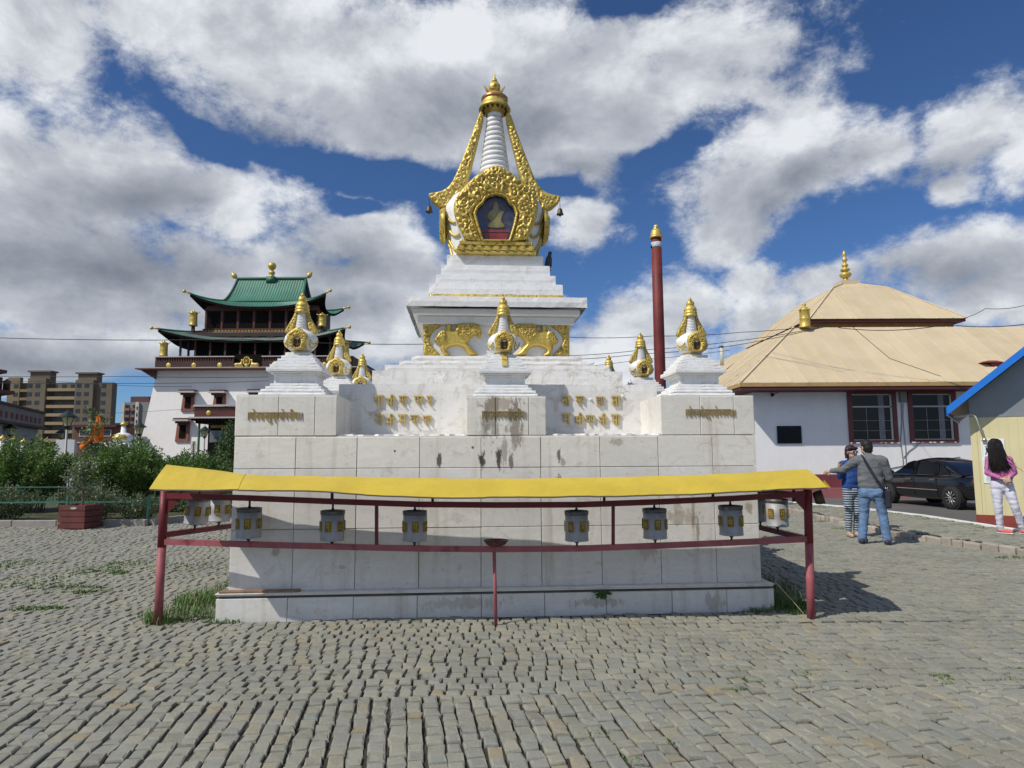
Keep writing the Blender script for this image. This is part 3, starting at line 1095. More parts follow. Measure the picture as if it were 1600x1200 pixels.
# ringed spire
AX = .052
mb = MB()
mb.smooth = False
prof = []
NR = 15
for i in range(NR):
    u0, u1 = i / NR, (i + 1) / NR
    z0, z1 = 5.14 + u0 * 1.12, 5.14 + u1 * 1.12
    r0, r1 = .240 - .145 * u0, .240 - .145 * u1
    prof += [(r0, z0), (r0 - .002, z0 + (z1 - z0) * .74), (r0 - .010, z0 + (z1 - z0) * .86), (r1 - .010, z0 + (z1 - z0) * .88), (r1 - .010, z1)]
mb.smooth = True
mb.lathe(prof, 32, Matrix.Translation((AX, 0, 0)))
sp = mb.build('spire', white_paint, S)
for p in sp.data.polygons:
    p.use_smooth = abs(p.normal.z) < .5
mb = MB()
mb.smooth = True
mb.lathe([(.0, 6.26), (.095, 6.26), (.10, 6.30), (.20, 6.315), (.222, 6.30), (.226, 6.32), (.205, 6.355), (.185, 6.40), (.176, 6.44), (.182, 6.47), (.168, 6.50), (.12, 6.53), (.06, 6.545), (.0, 6.55)], 36, Matrix.Translation((AX, 0, 0)))
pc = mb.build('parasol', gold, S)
mb = MB()
mb.smooth = True
mb.lathe([(.178, 6.43), (.190, 6.45), (.190, 6.475), (.170, 6.49)], 36, Matrix.Translation((AX, 0, 0)))
mb.build('copper_ring', copper, pc)
mb = MB()
mb.smooth = True
for i in range(14):
    a = 2 * math.pi * i / 14
    mb.ball((AX + .165 * math.cos(a), .165 * math.sin(a), 6.292), .020, 8)
mb.build('rim_bead', bronze, pc)
mb = MB()
moon = [(-.145, 6.665), (-.115, 6.60), (-.06, 6.555), (0, 6.54), (.06, 6.555), (.115, 6.60), (.145, 6.665), (.125, 6.64), (.09, 6.605), (.05, 6.585), (0, 6.578), (-.05, 6.585), (-.09, 6.605), (-.125, 6.64)]
mb.prism([(x + AX, z) for x, z in moon], Matrix.Translation((0, .03, 0)) @ Matrix(((1, 0, 0, 0), (0, 0, -1, 0), (0, 1, 0, 0), (0, 0, 0, 1))), .06)
mb.build('crescent_moon', gold, S)
mb = MB()
mb.smooth = True
mb.ball((AX, 0, 6.655), .083, 20, (1, .7, 1))
mb.lathe([(.034, 6.725), (.042, 6.745), (.03, 6.775), (.012, 6.80), (.008, 6.85), (.0, 6.875)], 12, Matrix.Translation((AX, 0, 0)))
sn = mb.build('sun_finial', gold, S)
mb = MB()
mb.smooth = True
mb.ball((AX, -.055, 6.655), .028, 12, (1, .5, 1))
mb.build('finial_boss', copper, sn)

# two gilded wings falling from the parasol to the shoulders
wing_r = zoomed([(640, 290), (640, 330), (668, 440), (698, 560), (722, 660), (745, 725), (775, 785), (810, 832), (850, 860), (898, 855), (940, 822), (958, 795), (958, 775), (915, 770), (868, 752), (835, 722), (806, 670), (770, 580), (728, 470), (690, 365), (662, 285)], 620, 100, 3.75)
WR = wp(wing_r, -.06)
for s in (1, -1):
    w = [(AX + (x - AX) * s, z) for x, z in WR]
    mb = MB()
    relief(mb, smooth_poly(w, 1), .012, .045, .022, .035, swirl=.026, sscale=13, M=Matrix.Translation((0, -.03, 0)), seed=5.5 + s)
    relief(mb, smooth_poly([(-x, z) for x, z in w], 1), .03, .045, .02, .035, swirl=.02, sscale=13, M=Matrix.Translation((0, -.031, 0)) @ Matrix.Rotation(math.pi, 4, 'Z'), seed=2.5 + s)
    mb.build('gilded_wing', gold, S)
    tip = max(w, key=lambda p: abs(p[0] - AX))
    b = thing('wind_bell', ('small dark bell hanging from the %s tip of the gilded wings' % ('right' if s > 0 else 'left')), 'bell', (0, 0, 0), group='bells under the wing tips')
    q = root_mat(S) @ Vector((tip[0] - s * .005, -.05, tip[1] - .02))
    b.location = q - Vector((0, 0, .26))
    mb = MB()
    mb.smooth = True
    mb.lathe([(.052, .02), (.044, .03), (.036, .06), (.033, .085), (.022, .105), (.0, .11)], 16)
    mb.lathe([(.046, .022), (.0, .09)], 16)
    mb.build('bell', bronze, b)
    mb = MB()
    mb.tube([(0, 0, .10), (0, 0, .26)], .004, 5)
    mb.build('chain', iron, b)
    mb = MB()
    mb.tube([(0, 0, .07), (0, 0, .0)], .004, 5)
    mb.ball((0, 0, 0), .012, 8)
    mb.build('clapper', bronze, b)

# pigeon on the step
pgm = mat('pigeon_feathers', (.055, .055, .066), .7, 0, .3, 14.0, tint=((.10, .07, .085), .55))
pq = root_mat(S) @ Vector((.735, -.42, 3.881))
pg = thing('pigeon', 'dark grey pigeon perched on the upper right steps of the stupa', 'pigeon', pq, R(20))
bd = fused('body', [((0, 0, .085), (.01, .0, .17), .050, .042), ((.01, 0, .17), (.018, -.01, .225), .032, .024), ('ball', (.02, -.015, .242), .027, (1, 1.1, 1)), ((0, .01, .09), (-.01, .03, -.005), .038, .016, (1, .7)), ((-.01, .03, .0), (-.015, .04, -.06), .017, .014, (1, .5))], pgm, pg, .008, 3)
mb = MB()
mb.lathe([(.009, 0), (.0, .028)], 6, Matrix.Translation((.022, -.040, .24)) @ Matrix.Rotation(R(95), 4, 'X'))
mb.build('beak', bronze, pg)
pkm = mat('pigeon_leg', (.35, .12, .10), .6)
for s in (-1, 1):
    mb = MB()
    mb.tube([(s * .018, -.005, .05), (s * .018, -.012, .0)], .006, 6)
    for a in (-.5, 0, .5):
        mb.tube([(s * .018, -.012, .004), (s * .018 + .03 * math.sin(a), -.012 - .03 * math.cos(a), .003)], .004, 5)
    mb.build('leg', pkm, pg)

# ------------------------------------------------------------------ the small stupas on the pedestals
def small_stupa(label, x, y, z, sc=1.0, slot=False):
    t = thing('small_stupa', label, 'small stupa', (0, 0, 0), .0705, 'small stupas on the pedestals')
    t.location = root_mat(S) @ Vector((x, y, z))
    t.scale = (sc, sc, sc)
    return t


def fill_small(t, slot):
    mb = MB()
    rough_box(mb, -.39, .39, -.39, .39, -.005, .045, 24, .003, .008)
    for i, hw in enumerate((.37, .325, .285)):
        rough_box(mb, -hw, hw, -hw, hw, .044 + i * .038, .084 + i * .038, 24, .004, .007)
    mb.build('base_step', white_paint, t, recalc=False)
    mb = MB()
    rough_box(mb, -.235, .235, -.235, .235, .156, .262, 24, .003, .005)
    for sx in (-.235, -.06, .06, .235):
        mb.box(sx - .012, sx + .012, -.243, -.22, .158, .258)
    mb.build('throne_body', white_paint, t, recalc=False)
    mb = MB()
    for hw, a, b_ in ((.262, .258, .278), (.292, .276, .30), (.325, .298, .345)):
        rough_box(mb, -hw, hw, -hw, hw, a, b_, 24, .003, .005)
        mb.box(-hw + .004, hw - .004, -hw + .004, hw - .004, a, a + .004)
    mb.build('cornice', white_paint, t, recalc=False)
    mb = MB()
    for i in range(5):
        hw = .292 - i * .034
        rough_box(mb, -hw, hw, -hw, hw, .343 + i * .041, .386 + i * .041, 24, .0035, .006)
    mb.build('upper_step', white_paint, t, recalc=False)
    mb = MB()
    mb.smooth = True
    mb.lathe([(.0, .55), (.115, .55), (.125, .565), (.115, .58), (.0, .58)], 28)
    mb.build('lotus_base', gold, t)
    mb = MB()
    mb.smooth = True
    mb.lathe([(.0, .575), (.11, .575), (.155, .61), (.188, .66), (.200, .71), (.193, .755), (.160, .80), (.11, .83), (.07, .85), (.0, .86)], 32)
    dome = mb.build('dome', white_paint, t)
    mb = MB()
    mb.smooth = True
    for s in (-1, 1):
        for zt, sg in ((.70, .05), (.665, .06)):
            pts = []
            for i in range(9):
                u = i / 8
                a = .75 + .75 * u
                z = zt - sg * (1 - (2 * u - 1) ** 2) + .02 * u
                rr = np.interp(z, [.575, .61, .66, .71, .755], [.112, .157, .19, .202, .195]) + .003
                pts.append((s * rr * math.sin(a), -rr * math.cos(a), z))
            mb = MB()
            mb.smooth = True
            mb.tube(pts, .0075, 5)
            mb.build('garland', gold, t)
    # shield with a niche
    T = Matrix.Translation((0, -.193, 0))
    sh = smooth_poly([(-.055, .582), (-.085, .62), (-.118, .68), (-.125, .725), (-.108, .77), (-.06, .815), (0, .852), (.06, .815), (.108, .77), (.125, .725), (.118, .68), (.085, .62), (.055, .582)], 1)
    ho = smooth_poly([(-.034, .600), (-.044, .65), (-.044, .69), (-.028, .72), (0, .735), (.028, .72), (.044, .69), (.044, .65), (.034, .600)], 1)
    mb = MB()
    relief(mb, sh, .0065, .020, .022, .03, holes=[ho], swirl=.012, sscale=30, M=T)
    mb.box(-.10, .10, -.192, -.06, .60, .78)
    mb.build('niche_frame', gold_tiny, t)
    mb = MB()
    mb.cur = 0
    mb.prism(ho, Matrix.Translation((0, -.1960, 0)) @ Matrix(((1, 0, 0, 0), (0, 0, -1, 0), (0, 1, 0, 0), (0, 0, 0, 1))), .001)
    mb.cur = 1
    mb.smooth = True
    mb.ball((0, -.197, .635), .026, 10, (1, .5, 1.1))
    mb.ball((0, -.199, .675), .014, 10, (1, .6, 1.2))
    mb.build('niche', [MATS['dark_bronze'], MATS['icon_halo']], t)
    # spire, wings, crown
    mb = MB()
    prof = []
    for i in range(11):
        u = i / 11
        r = .078 - .026 * u
        z = .845 + .225 * u
        prof += [(r, z), (r, z + .014), (r - .005, z + .016), (r - .006, z + .0204)]
    mb.smooth = True
    mb.lathe(prof, 20)
    mb.build('spire', white_paint, t)
    for s in (-1, 1):
        w = smooth_poly([(.052, 1.06), (.066, .97), (.082, .88), (.10, .83), (.15, .795), (.187, .80), (.196, .835), (.180, .875), (.143, .94), (.108, 1.0), (.085, 1.065)], 1)
        mb = MB()
        for k in (0, 1):
            relief(mb, [((x if k == 0 else -x) * s, z) for x, z in w], .009, .022, .01, .014, swirl=.012, sscale=28, M=Matrix.Translation((0, -.001 if k == 0 else .001, 0)) @ Matrix.Rotation(math.pi * k, 4, 'Z'))
        mb.build('gilded_wing', gold_tiny, t)
    mb = MB()
    mb.smooth = True
    mb.lathe([(.0, 1.058), (.082, 1.058), (.094, 1.07), (.086, 1.085), (.080, 1.10), (.088, 1.112), (.080, 1.126), (.076, 1.135), (.084, 1.15), (.074, 1.17), (.062, 1.195), (.05, 1.205), (.0, 1.21)], 28)
    mb.ball((0, 0, 1.232), .052, 18, (1, 1, 1.0))
    mb.lathe([(.022, 1.278), (.02, 1.295), (.008, 1.315), (.0, 1.325)], 10)
    mb.build('crown', gold, t)
    if slot:
        mb = MB()
        mb.add([(-.033, -.300, .385), (.033, -.300, .385), (.026, -.165, .555), (-.026, -.165, .555), (-.033, -.27, .385), (.033, -.27, .385), (.026, -.14, .555), (-.026, -.14, .555)], [(0, 1, 2, 3), (4, 7, 6, 5), (0, 3, 7, 4), (1, 5, 6, 2), (0, 4, 5, 1)])
        mb.build('stair', gold, t)


MS = 1.10 / 1.325
posn = [(-2.03, -2.06, 'small white and gold stupa on the front left marble pedestal before the green roofed temple'),
        (2.055, -2.06, 'small white and gold stupa on the front right marble pedestal next to the red pole'),
        (-2.03, .0, 'small white and gold stupa just behind the front left one, second of the left row'),
        (2.055, .0, 'small white and gold stupa touching the left side of the tall red pole'),
        (-2.03, 2.05, 'gold topped stupa at the far end of the left row, only its upper part showing'),
        (2.055, 2.05, 'small stupa at the far right back, only its gold crown showing above the steps')]
first = None
for x, y, lab in posn:
    t = small_stupa(lab, x, y, ZB + .012, MS)
    if first is None:
        fill_small(t, False)
        first = t
    else:
        for ch in ALLCH(first):
            c = ch.copy()
            COL.objects.link(c)
            c.parent = t
t = small_stupa('small stupa with a narrow gilded stair on the stained middle pedestal of the front', .045, -2.06, ZB + .002, MS)
for ch in ALLCH(first):
    c = ch.copy()
    COL.objects.link(c)
    c.parent = t
mb = MB()
mb.add([(-.033, -.302, .385), (.033, -.302, .385), (.026, -.165, .558), (-.026, -.165, .558), (-.033, -.27, .385), (.033, -.27, .385), (.026, -.14, .555), (-.026, -.14, .555)], [(0, 1, 2, 3), (4, 7, 6, 5), (0, 3, 7, 4), (1, 5, 6, 2), (0, 4, 5, 1)])
mb.build('stair', gold, t)


# ------------------------------------------------------------------ railing with prayer wheels under a yellow sheet roof
FR = thing('railing', 'dark red steel railing with a yellow sheet metal roof standing round the marble plinth', 'railing', (-.28, 6.2, 0))


def fpart(mb, name, m):
    return mb.build(name, m, FR, world=True)


XL, YLc = -3.15, 6.15
XR, YRc = 2.70, 6.26
XM, YM = -.15, 6.08


def yfront(X):
    """plan line of the front rails: bows out a little in the middle"""
    if X < XM:
        u = (X - XL) / (XM - XL)
        return YLc + (YM - YLc) * (1 - (1 - u) ** 1.6)
    u = (XR - X) / (XR - XM)
    return YRc + (YM - YRc) * (1 - (1 - u) ** 1.6)


def onfront(px, py):
    Y = 6.2
    for _ in range(8):
        p = at(px, py, Y)
        Y = yfront(p.x)
    return at(px, py, Y)


low_px = [(249, 846), (385, 850.5), (520, 854), (655, 857), (775, 858), (905, 857), (1030, 852.5), (1150, 847.5), (1268, 842)]
top_px = [(252, 774), (385, 778), (520, 783.5), (655, 788), (775, 789), (905, 788.5), (1030, 784), (1150, 778.5), (1264, 771)]
LOW = [onfront(*p) for p in low_px]
TOP = [onfront(*p) for p in top_px]


def zline(line, X):
    for a, b in zip(line[:-1], line[1:]):
        if a.x <= X <= b.x:
            return a.z + (b.z - a.z) * (X - a.x) / (b.x - a.x)
    return line[0].z if X < line[0].x else line[-1].z


for nm, line, m in (('lower_rail', LOW, pink_paint), ('upper_rail', TOP, red_paint)):
    mb = MB()
    for a, b in zip(line[:-1], line[1:]):
        mb.beam(a - (b - a).normalized() * .002, b + (b - a).normalized() * .002, .045, .050)
    fpart(mb, nm, m)
# corner posts, lower halves bleached by the weather
for (px0, py0, px1, py1, xx, yy) in ((247, 970, 257, 772, XL, YLc), (1267.5, 966, 1262, 768, XR, YRc)):
    p0, p1 = at(px0, py0, yy), at(px1, py1, yy)
    p0.z = -.03
    mid = p0.lerp(p1, .60)
    mb = MB()
    mb.smooth = True
    mb.cyl(p0, mid, .037, .036, 16)
    mb.cur = 1
    mb.cyl(mid, p1 + Vector((0, 0, .03)), .0375, .037, 16)
    fpart(mb, 'post', [pink_paint, red_paint])
    s = 1 if px0 < 800 else -1
    mb = MB()
    mb.prism([(0, 0), (.16, 0), (.0, -.17)], Matrix.Translation(p1 + Vector((s * .035, -.006, -.01))) @ Matrix.Rotation(math.pi / 2, 4, 'X') @ Matrix.Diagonal((s, 1, 1, 1)), .008)
    fpart(mb, 'gusset_plate', red_paint)
mb = MB()
p0, p1 = at(775, 977, YM), at(772, 860, YM)
p0.z = -.02
mb.smooth = True
mb.cyl(p0, p1, .016, .016, 10)
fpart(mb, 'middle_post', pink_paint)
for px in (588.5, 958):
    a, b = onfront(px, 787), onfront(px, 856)
    mb = MB()
    mb.beam(a, b, .028, .028)
    fpart(mb, 'upright', red_paint)
# stems that carry the roof
for px in (278, 519, 676, 944, 1114, 1240):
    a, b = onfront(px, 784), onfront(px, 765)
    mb = MB()
    mb.beam(a, b, .022, .022)
    fpart(mb, 'roof_stem', iron)
# side rails running back along the plinth
SIDE = {}
for s, (pa, pb, qa, qb, x0, y0) in {-1: ((254, 836), (359, 822), (256, 777), (357, 765), XL, YLc), 1: ((1262, 842), (1185, 823.5), (1262, 775), (1183, 767), XR, YRc)}.items():
    a, c = at(*pa, y0 + .03), at(*qa, y0 + .03)
    yb = y0 + 1.35
    b, d = at(*pb, yb), at(*qb, yb)
    b2, d2 = a + (b - a) * 3.2, c + (d - c) * 3.2
    SIDE[s] = (a, b2, c, d2)
    mb = MB()
    mb.beam(a, b2, .045, .05)
    fpart(mb, 'side_rail', red_paint)
    mb = MB()
    mb.beam(c, d2, .045, .05)
    fpart(mb, 'side_rail', red_paint)
    mb = MB()
    mb.cyl((b2.x, b2.y, -.02), d2, .036, .036, 12)
    fpart(mb, 'rear_post', red_paint)
# roof: bent sheet in four lengths plus folded corner pieces
eave_px = [(233, 765), (300, 764.5), (372, 764.5), (440, 765.5), (520, 768), (600, 773), (680, 776.5), (760, 777), (840, 776), (920, 774.5), (1000, 774), (1060, 772), (1120, 769.5), (1190, 766.5), (1240, 764), (1293, 762)]
ridge_px = [(260, 727), (312, 731.5), (384, 741), (445, 743), (522, 744.5), (601, 746), (681, 747), (760, 747.5), (840, 747.5), (920, 746.5), (998, 745), (1058, 743.5), (1117, 741), (1184, 737.5), (1222, 736), (1262, 734.5)]
E_, G_ = [], []
for i, (e, g) in enumerate(zip(eave_px, ridge_px)):
    xe_ = onfront(*e).x
    Ye = yfront(xe_) - .34 - .14 * min(1.0, max(0.0, (-.3 - xe_) / 2.2))
    pe = at(*e, Ye)
    pg_ = at(*g, Ye + .39)
    E_.append(pe)
    G_.append(pg_)


def sheet(name, i0, i1, lift=0.0, over=0.0):
    mb = MB()
    nsub = 6
    top, bot = [], []
    for i in range(i0, i1 + 1):
        for k in range(nsub if i < i1 else 1):
            u = k / nsub
            j = min(i + 1, len(E_) - 1)
            e, g = E_[i].lerp(E_[j], u), G_[i].lerp(G_[j], u)
            row = []
            for q in range(5):
                w = q / 4
                p = e.lerp(g, w)
                p = p + Vector((0, 0, .012 * math.sin(math.pi * w) + lift + .010 * mnoise.noise(p * 3.0) + .004 * mnoise.noise(p * 14.0)))
                row.append(p)
            back = row[-1] + Vector((0, .10, -.035))
            row.append(back)
            row.insert(0, row[0] + Vector((0, .004, -.010)))
            top.append(row)
    m = len(top[0])
    vs = [p for r in top for p in r] + [p - Vector((0, 0, .0035)) for r in top for p in r]
    N = len(top) * m
    fs, mi = [], []
    for i in range(len(top) - 1):
        for q in range(m - 1):
            a = i * m + q
            fs.append((a, a + m, a + m + 1, a + 1))
    mb.add(vs, fs)
    mb.cur = 1
    mb.add([], [])
    o = len(mb.v)
    for f in fs:
        mb.f.append([x + N for x in f][::-1])
        mb.mi.append(1)
        mb.sm.append(False)
    mb.cur = 0
    # rims
    for i in range(len(top) - 1):
        for q in (0, m - 1):
            a = i * m + q
            mb.f.append([a, a + m, a + m + N, a + N])
            mb.mi.append(0)
            mb.sm.append(False)
    for i in (0, len(top) - 1):
        for q in range(m - 1):
            a = i * m + q
            mb.f.append([a, a + 1, a + 1 + N, a + N])
            mb.mi.append(0)
            mb.sm.append(False)
    mb.build(name, [yellow_sheet, sheet_under], FR, world=True, recalc=False)


sheet('roof_sheet', 0, 2, .004)
sheet('roof_sheet', 2, 7, 0)
sheet('roof_sheet', 7, 10, .003)
sheet('roof_sheet', 10, 13, .001)
sheet('roof_sheet', 13, 15, .006)
# lower side sheets over the flanks
for s in (-1, 1):
    a, b2, c, d2 = SIDE[s]
    mb = MB()
    z0 = E_[0].z if s < 0 else E_[-1].z
    xo = c.x + s * .17
    xi = c.x - s * .26
    y0, y1 = c.y - .02, d2.y
    dx = d2.x - c.x
    mb.cur = 0
    mb.add([(xo, y0, z0 - .005), (xo + dx, y1, z0 - .005), (xi + dx, y1, z0 + .04), (xi, y0, z0 + .04)], [(0, 1, 2, 3)])
    mb.cur = 1
    mb.add([(xo, y0, z0 - .010), (xo + dx, y1, z0 - .010), (xi + dx, y1, z0 + .035), (xi, y0, z0 + .035)], [(3, 2, 1, 0)])
    mb.build('side_roof_sheet', [yellow_sheet, sheet_under], FR, world=True, recalc=False)

# ------------------------------------------------------------------ prayer wheels
glyphs = ['म', 'णी', 'प', 'हु', 'ओ', 'मे']


def make_wheel():
    t = thing('prayer_drum', '', 'prayer wheel', (0, 0, 0), group='metal prayer wheels hung in the railing')
    r, h = .104, .262
    mb = MB()
    mb.smooth = True
    mb.lathe([(r * .97, .0), (r * 1.03, .004), (r * 1.03, .012), (r, .016), (r * .985, .10), (r * .985, h - .03)], 32)
    mb.lathe([(r * .96, .004), (.0, .004)], 32)
    d = mb.build('drum', zinc, t)
    mb = MB()
    mb.smooth = True
    mb.lathe([(r * .99, h - .034), (r * 1.04, h - .031), (r * 1.04, h + .002), (r * .97, h + .004), (r * .92, h - .012), (.02, h - .010), (.0, h - .010)], 32)
    mb.build('rim', drum_rim, t)
    mb = MB()
    mb.beam((r * .985, -.001, .02), (r * .985, -.001, h - .035), .012, .006)
    mb.build('seam', zinc, d)
    mb = MB()
    mb.cyl((0, 0, -.055), (0, 0, h + .075), .0095, .0095, 8)
    mb.cyl((0, 0, -.02), (0, 0, .004), .018, .018, 10)
    mb.cyl((0, 0, h - .012), (0, 0, h + .02), .018, .012, 10)
    mb.build('axle', iron, t)
    for k in range(6):
        a = k * math.pi / 3
        ph = .060
        mb = MB()
        mb.cur = 0

        def fn(u, v, a=a):
            q = a + (u - .5) * .46
            # pointed ends
            z = .085 + v * .088
            return (math.sin(q) * (r + .004), -math.cos(q) * (r + .004), z)
        mb.cur = 1
        mb.grid(fn, 5, 3)
        mb.cur = 0
        pts, fcs = text_mesh(glyphs[k], 1.0, .03)
        xs = [p.x for p in pts]
        ys = [p.y for p in pts]
        vv = []
        for p in pts:
            u = (p.x - min(xs)) / (max(xs) - min(xs)) - .5
            v = (p.y - min(ys)) / (max(ys) - min(ys))
            q = a + u * .36
            rr = r + .0045 + (p.z + .5) * .004
            vv.append((math.sin(q) * rr, -math.cos(q) * rr, .095 + v * .068))
        mb.add(vv, fcs)
        # raised frame
        for (u0, v0, u1, v1) in ((-.25, 0, .25, 0), (.25, 0, .25, 1), (.25, 1, -.25, 1), (-.25, 1, -.25, 0)):
            P = [(math.sin(a + (u0 + (u1 - u0) * i / 4)) * (r + .007), -math.cos(a + (u0 + (u1 - u0) * i / 4)) * (r + .007), .085 + .088 * (v0 + (v1 - v0) * i / 4)) for i in range(5)]
            mb.tube(P, .003, 4)
        mb.build('gold_panel', [panel_gold, panel_dark], d)
    return t


WHEELS = [(389, 817, 'leftmost prayer wheel of the front railing, its dark rim scraped', .25, 0), (519.5, 821, 'second front prayer wheel from the left, with dark smudges round its lower edge', -.1, 1),
          (648, 821.5, 'front prayer wheel just left of the small bowl on the rail', .2, 0), (901, 821.5, 'front prayer wheel just right of the small bowl on the rail', .45, 0),
          (1023, 818, 'front prayer wheel beside the tan stain on the marble, second from the right', .05, 1), (1142, 813, 'rightmost prayer wheel of the front railing with a bright triangular patch', .7, 0)]
proto = None
wl = []


def wheel_at(loc, rot, lab, tilt=0.0):
    global proto
    if proto is None:
        proto = make_wheel()
        t = proto
    else:
        t = copy_tree(proto)
    t.location = loc
    t.rotation_euler = (tilt, 0, rot)
    t['label'] = lab
    return t


for px, py, lab, rot, k in WHEELS:
    p = onfront(px, py)
    wheel_at((p.x, p.y, p.z - .131), rot, lab, 0)
for (s, px, py, dy, rot, lab) in ((-1, 306, 797, .42, .5, 'prayer wheel on the left flank of the railing, nearest the corner post, standing crooked'), (-1, 343, 795, 1.12, .2, 'prayer wheel on the left flank half hidden behind the marble edge'),
                                  (1, 1214, 801, .45, .1, 'prayer wheel in the shade on the right flank, nearest the right corner post'), (1, 1187, 795, 1.15, .3, 'prayer wheel at the right flank mostly hidden behind the marble plinth')):
    y0 = YLc if s < 0 else YRc
    p = at(px, py, y0 + dy)
    t = wheel_at((p.x, p.y, p.z - .131), rot, lab)
    a, b2, c, d2 = SIDE[s]
    if s < 0 and dy < .6:
        t.rotation_euler = (R(3), R(5), rot)

# bowl on the lower rail
bw = thing('offering_bowl', 'small dark red bowl with bits of rubbish resting on the middle of the lower rail', 'bowl', at(775, 852.5, YM) + Vector((0, 0, .0)))
mb = MB()
mb.smooth = True
mb.lathe([(.0, .0), (.06, .0), (.085, .012), (.106, .040), (.109, .046), (.101, .043), (.08, .018), (.055, .008), (.0, .008)], 28)
mb.build('bowl', mat('bowl_lacquer', (.14, .035, .025), .35, 0, .3, 20, tint=((.05, .03, .025), .5)), bw)
mb = MB()
mb.lathe([(.102, .041), (.110, .044), (.110, .049), (.103, .048)], 28, cap=False)
mb.build('rim', iron, bw)
foil = mat('foil_scrap', (.55, .50, .38), .35, .5, .4, 40)
grn = mat('green_scrap', (.03, .14, .06), .6)
mb = MB()
for i in range(7):
    a = random.uniform(0, 6.28)
    q = Vector((math.cos(a) * random.uniform(.01, .07), math.sin(a) * random.uniform(.01, .06), .022))
    mb.add([q + Vector((random.uniform(-.03, .03), random.uniform(-.02, .02), random.uniform(0, .025))) for _ in range(4)], [(0, 1, 2), (0, 2, 3)])
mb.build('foil_scrap', foil, bw)
mb = MB()
mb.tube([(-.035, 0, .02), (-.04, 0, .07)], [.012, .002], 6)
mb.tube([(-.02, 0, .02), (-.045, 0, .05)], .007, 5)
mb.build('green_scrap', grn, bw)
# stray dark cap at the right roof end
q = at(1272, 779, YRc - .01)
mb = MB()
mb.smooth = True
M = Matrix.Translation(q) @ Matrix.Rotation(R(75), 4, 'Y') @ Matrix.Rotation(R(20), 4, 'X')
mb.lathe([(.0, .0), (.05, .0), (.062, .03), (.066, .075), (.07, .08), (.058, .072), (.05, .02), (.0, .015)], 20, M)
tag(mb.build('metal_cup', bronze), 'dented dark metal cup jammed under the right end of the yellow roof', 'cup')
# broken plank on the left end of the ledge
mb = MB()
a, b = wall_px(341, 931, -2.60), wall_px(467, 929, -2.60)
mb.bbox(a[0], b[0], -2.60, -2.53, ZL + .003, ZL + .022, .003)
for v in mb.v:
    v += Vector((0, 0, .0))
o = MB()
rm = root_mat(S)
mb.v = [rm @ v for v in mb.v]
wood = mat('weathered_wood', (.24, .15, .09), .75, 0, .3, 12, .002, 40)
tag(mb.build('wood_strip', wood), 'thin brown wooden strip lying along the left end of the plinth ledge', 'plank')


# ------------------------------------------------------------------ ground
soil = mat('soil', (.085, .07, .05), .95, 0, .35, 2.0, .01, 20, tint=((.055, .075, .025), .55), fine=.3)
mb = MB()
mb.add([(-900, -60, -.16), (900, -60, -.16), (900, 1500, -.16), (-900, 1500, -.16)], [(0, 1, 2, 3)])
structure(mb, 'ground', mat('dry_ground', (.16, .145, .115), .95, 0, .3, .4, tint=((.09, .11, .045), .55)))

cob = bpy.data.materials.new('cobble_granite')
cob.use_nodes = True
t = NT(cob.node_tree)
p = t.n['Principled BSDF']
co = t.node('ShaderNodeTexCoord').outputs['Object']
g = t.node('ShaderNodeNewGeometry').outputs['Random Per Island']
c1 = t.ramp(g, [(0.0, (.205, .20, .178)), (.22, (.255, .246, .215)), (.42, (.228, .229, .216)), (.60, (.268, .257, .222)), (.80, (.212, .218, .212)), (.93, (.255, .245, .21)), (.985, (.265, .240, .19)), (.995, (.27, .225, .16)), (1.0, (.25, .24, .21))])
n1 = t.noise(co, 70.0, 5.0, 0.7)
n2 = t.noise(co, 1.1, 5.0, 0.6)
n3 = t.noise(co, 14.0, 5.0, 0.65)
k = t.math('MULTIPLY', t.math('ADD', .62, t.math('MULTIPLY', n1, .82)), t.math('ADD', .70, t.math('MULTIPLY', n2, .60)))
k2 = t.math('MULTIPLY', k, .90)
c1 = t.mix(1.0, c1, t.node('ShaderNodeCombineXYZ', {0: k, 1: k, 2: k2}).outputs[0], 'MULTIPLY')
c1 = t.mix(t.math('MULTIPLY', t.smooth(n3, .56, .74), .35), c1, (.13, .12, .095))
t.set(p.inputs['Base Color'], c1)
p.inputs['Roughness'].default_value = .78
b = t.node('ShaderNodeBump', {'Strength': .9, 'Distance': .006, 'Height': t.math('ADD', n3, t.math('MULTIPLY', n1, .5))})
t.set(p.inputs['Normal'], b.outputs[0])
bed = mat('joint_sand', (.042, .037, .028), .95, 0, .35, 3.0, .006, 60, tint=((.055, .080, .025), .60), fine=.35)


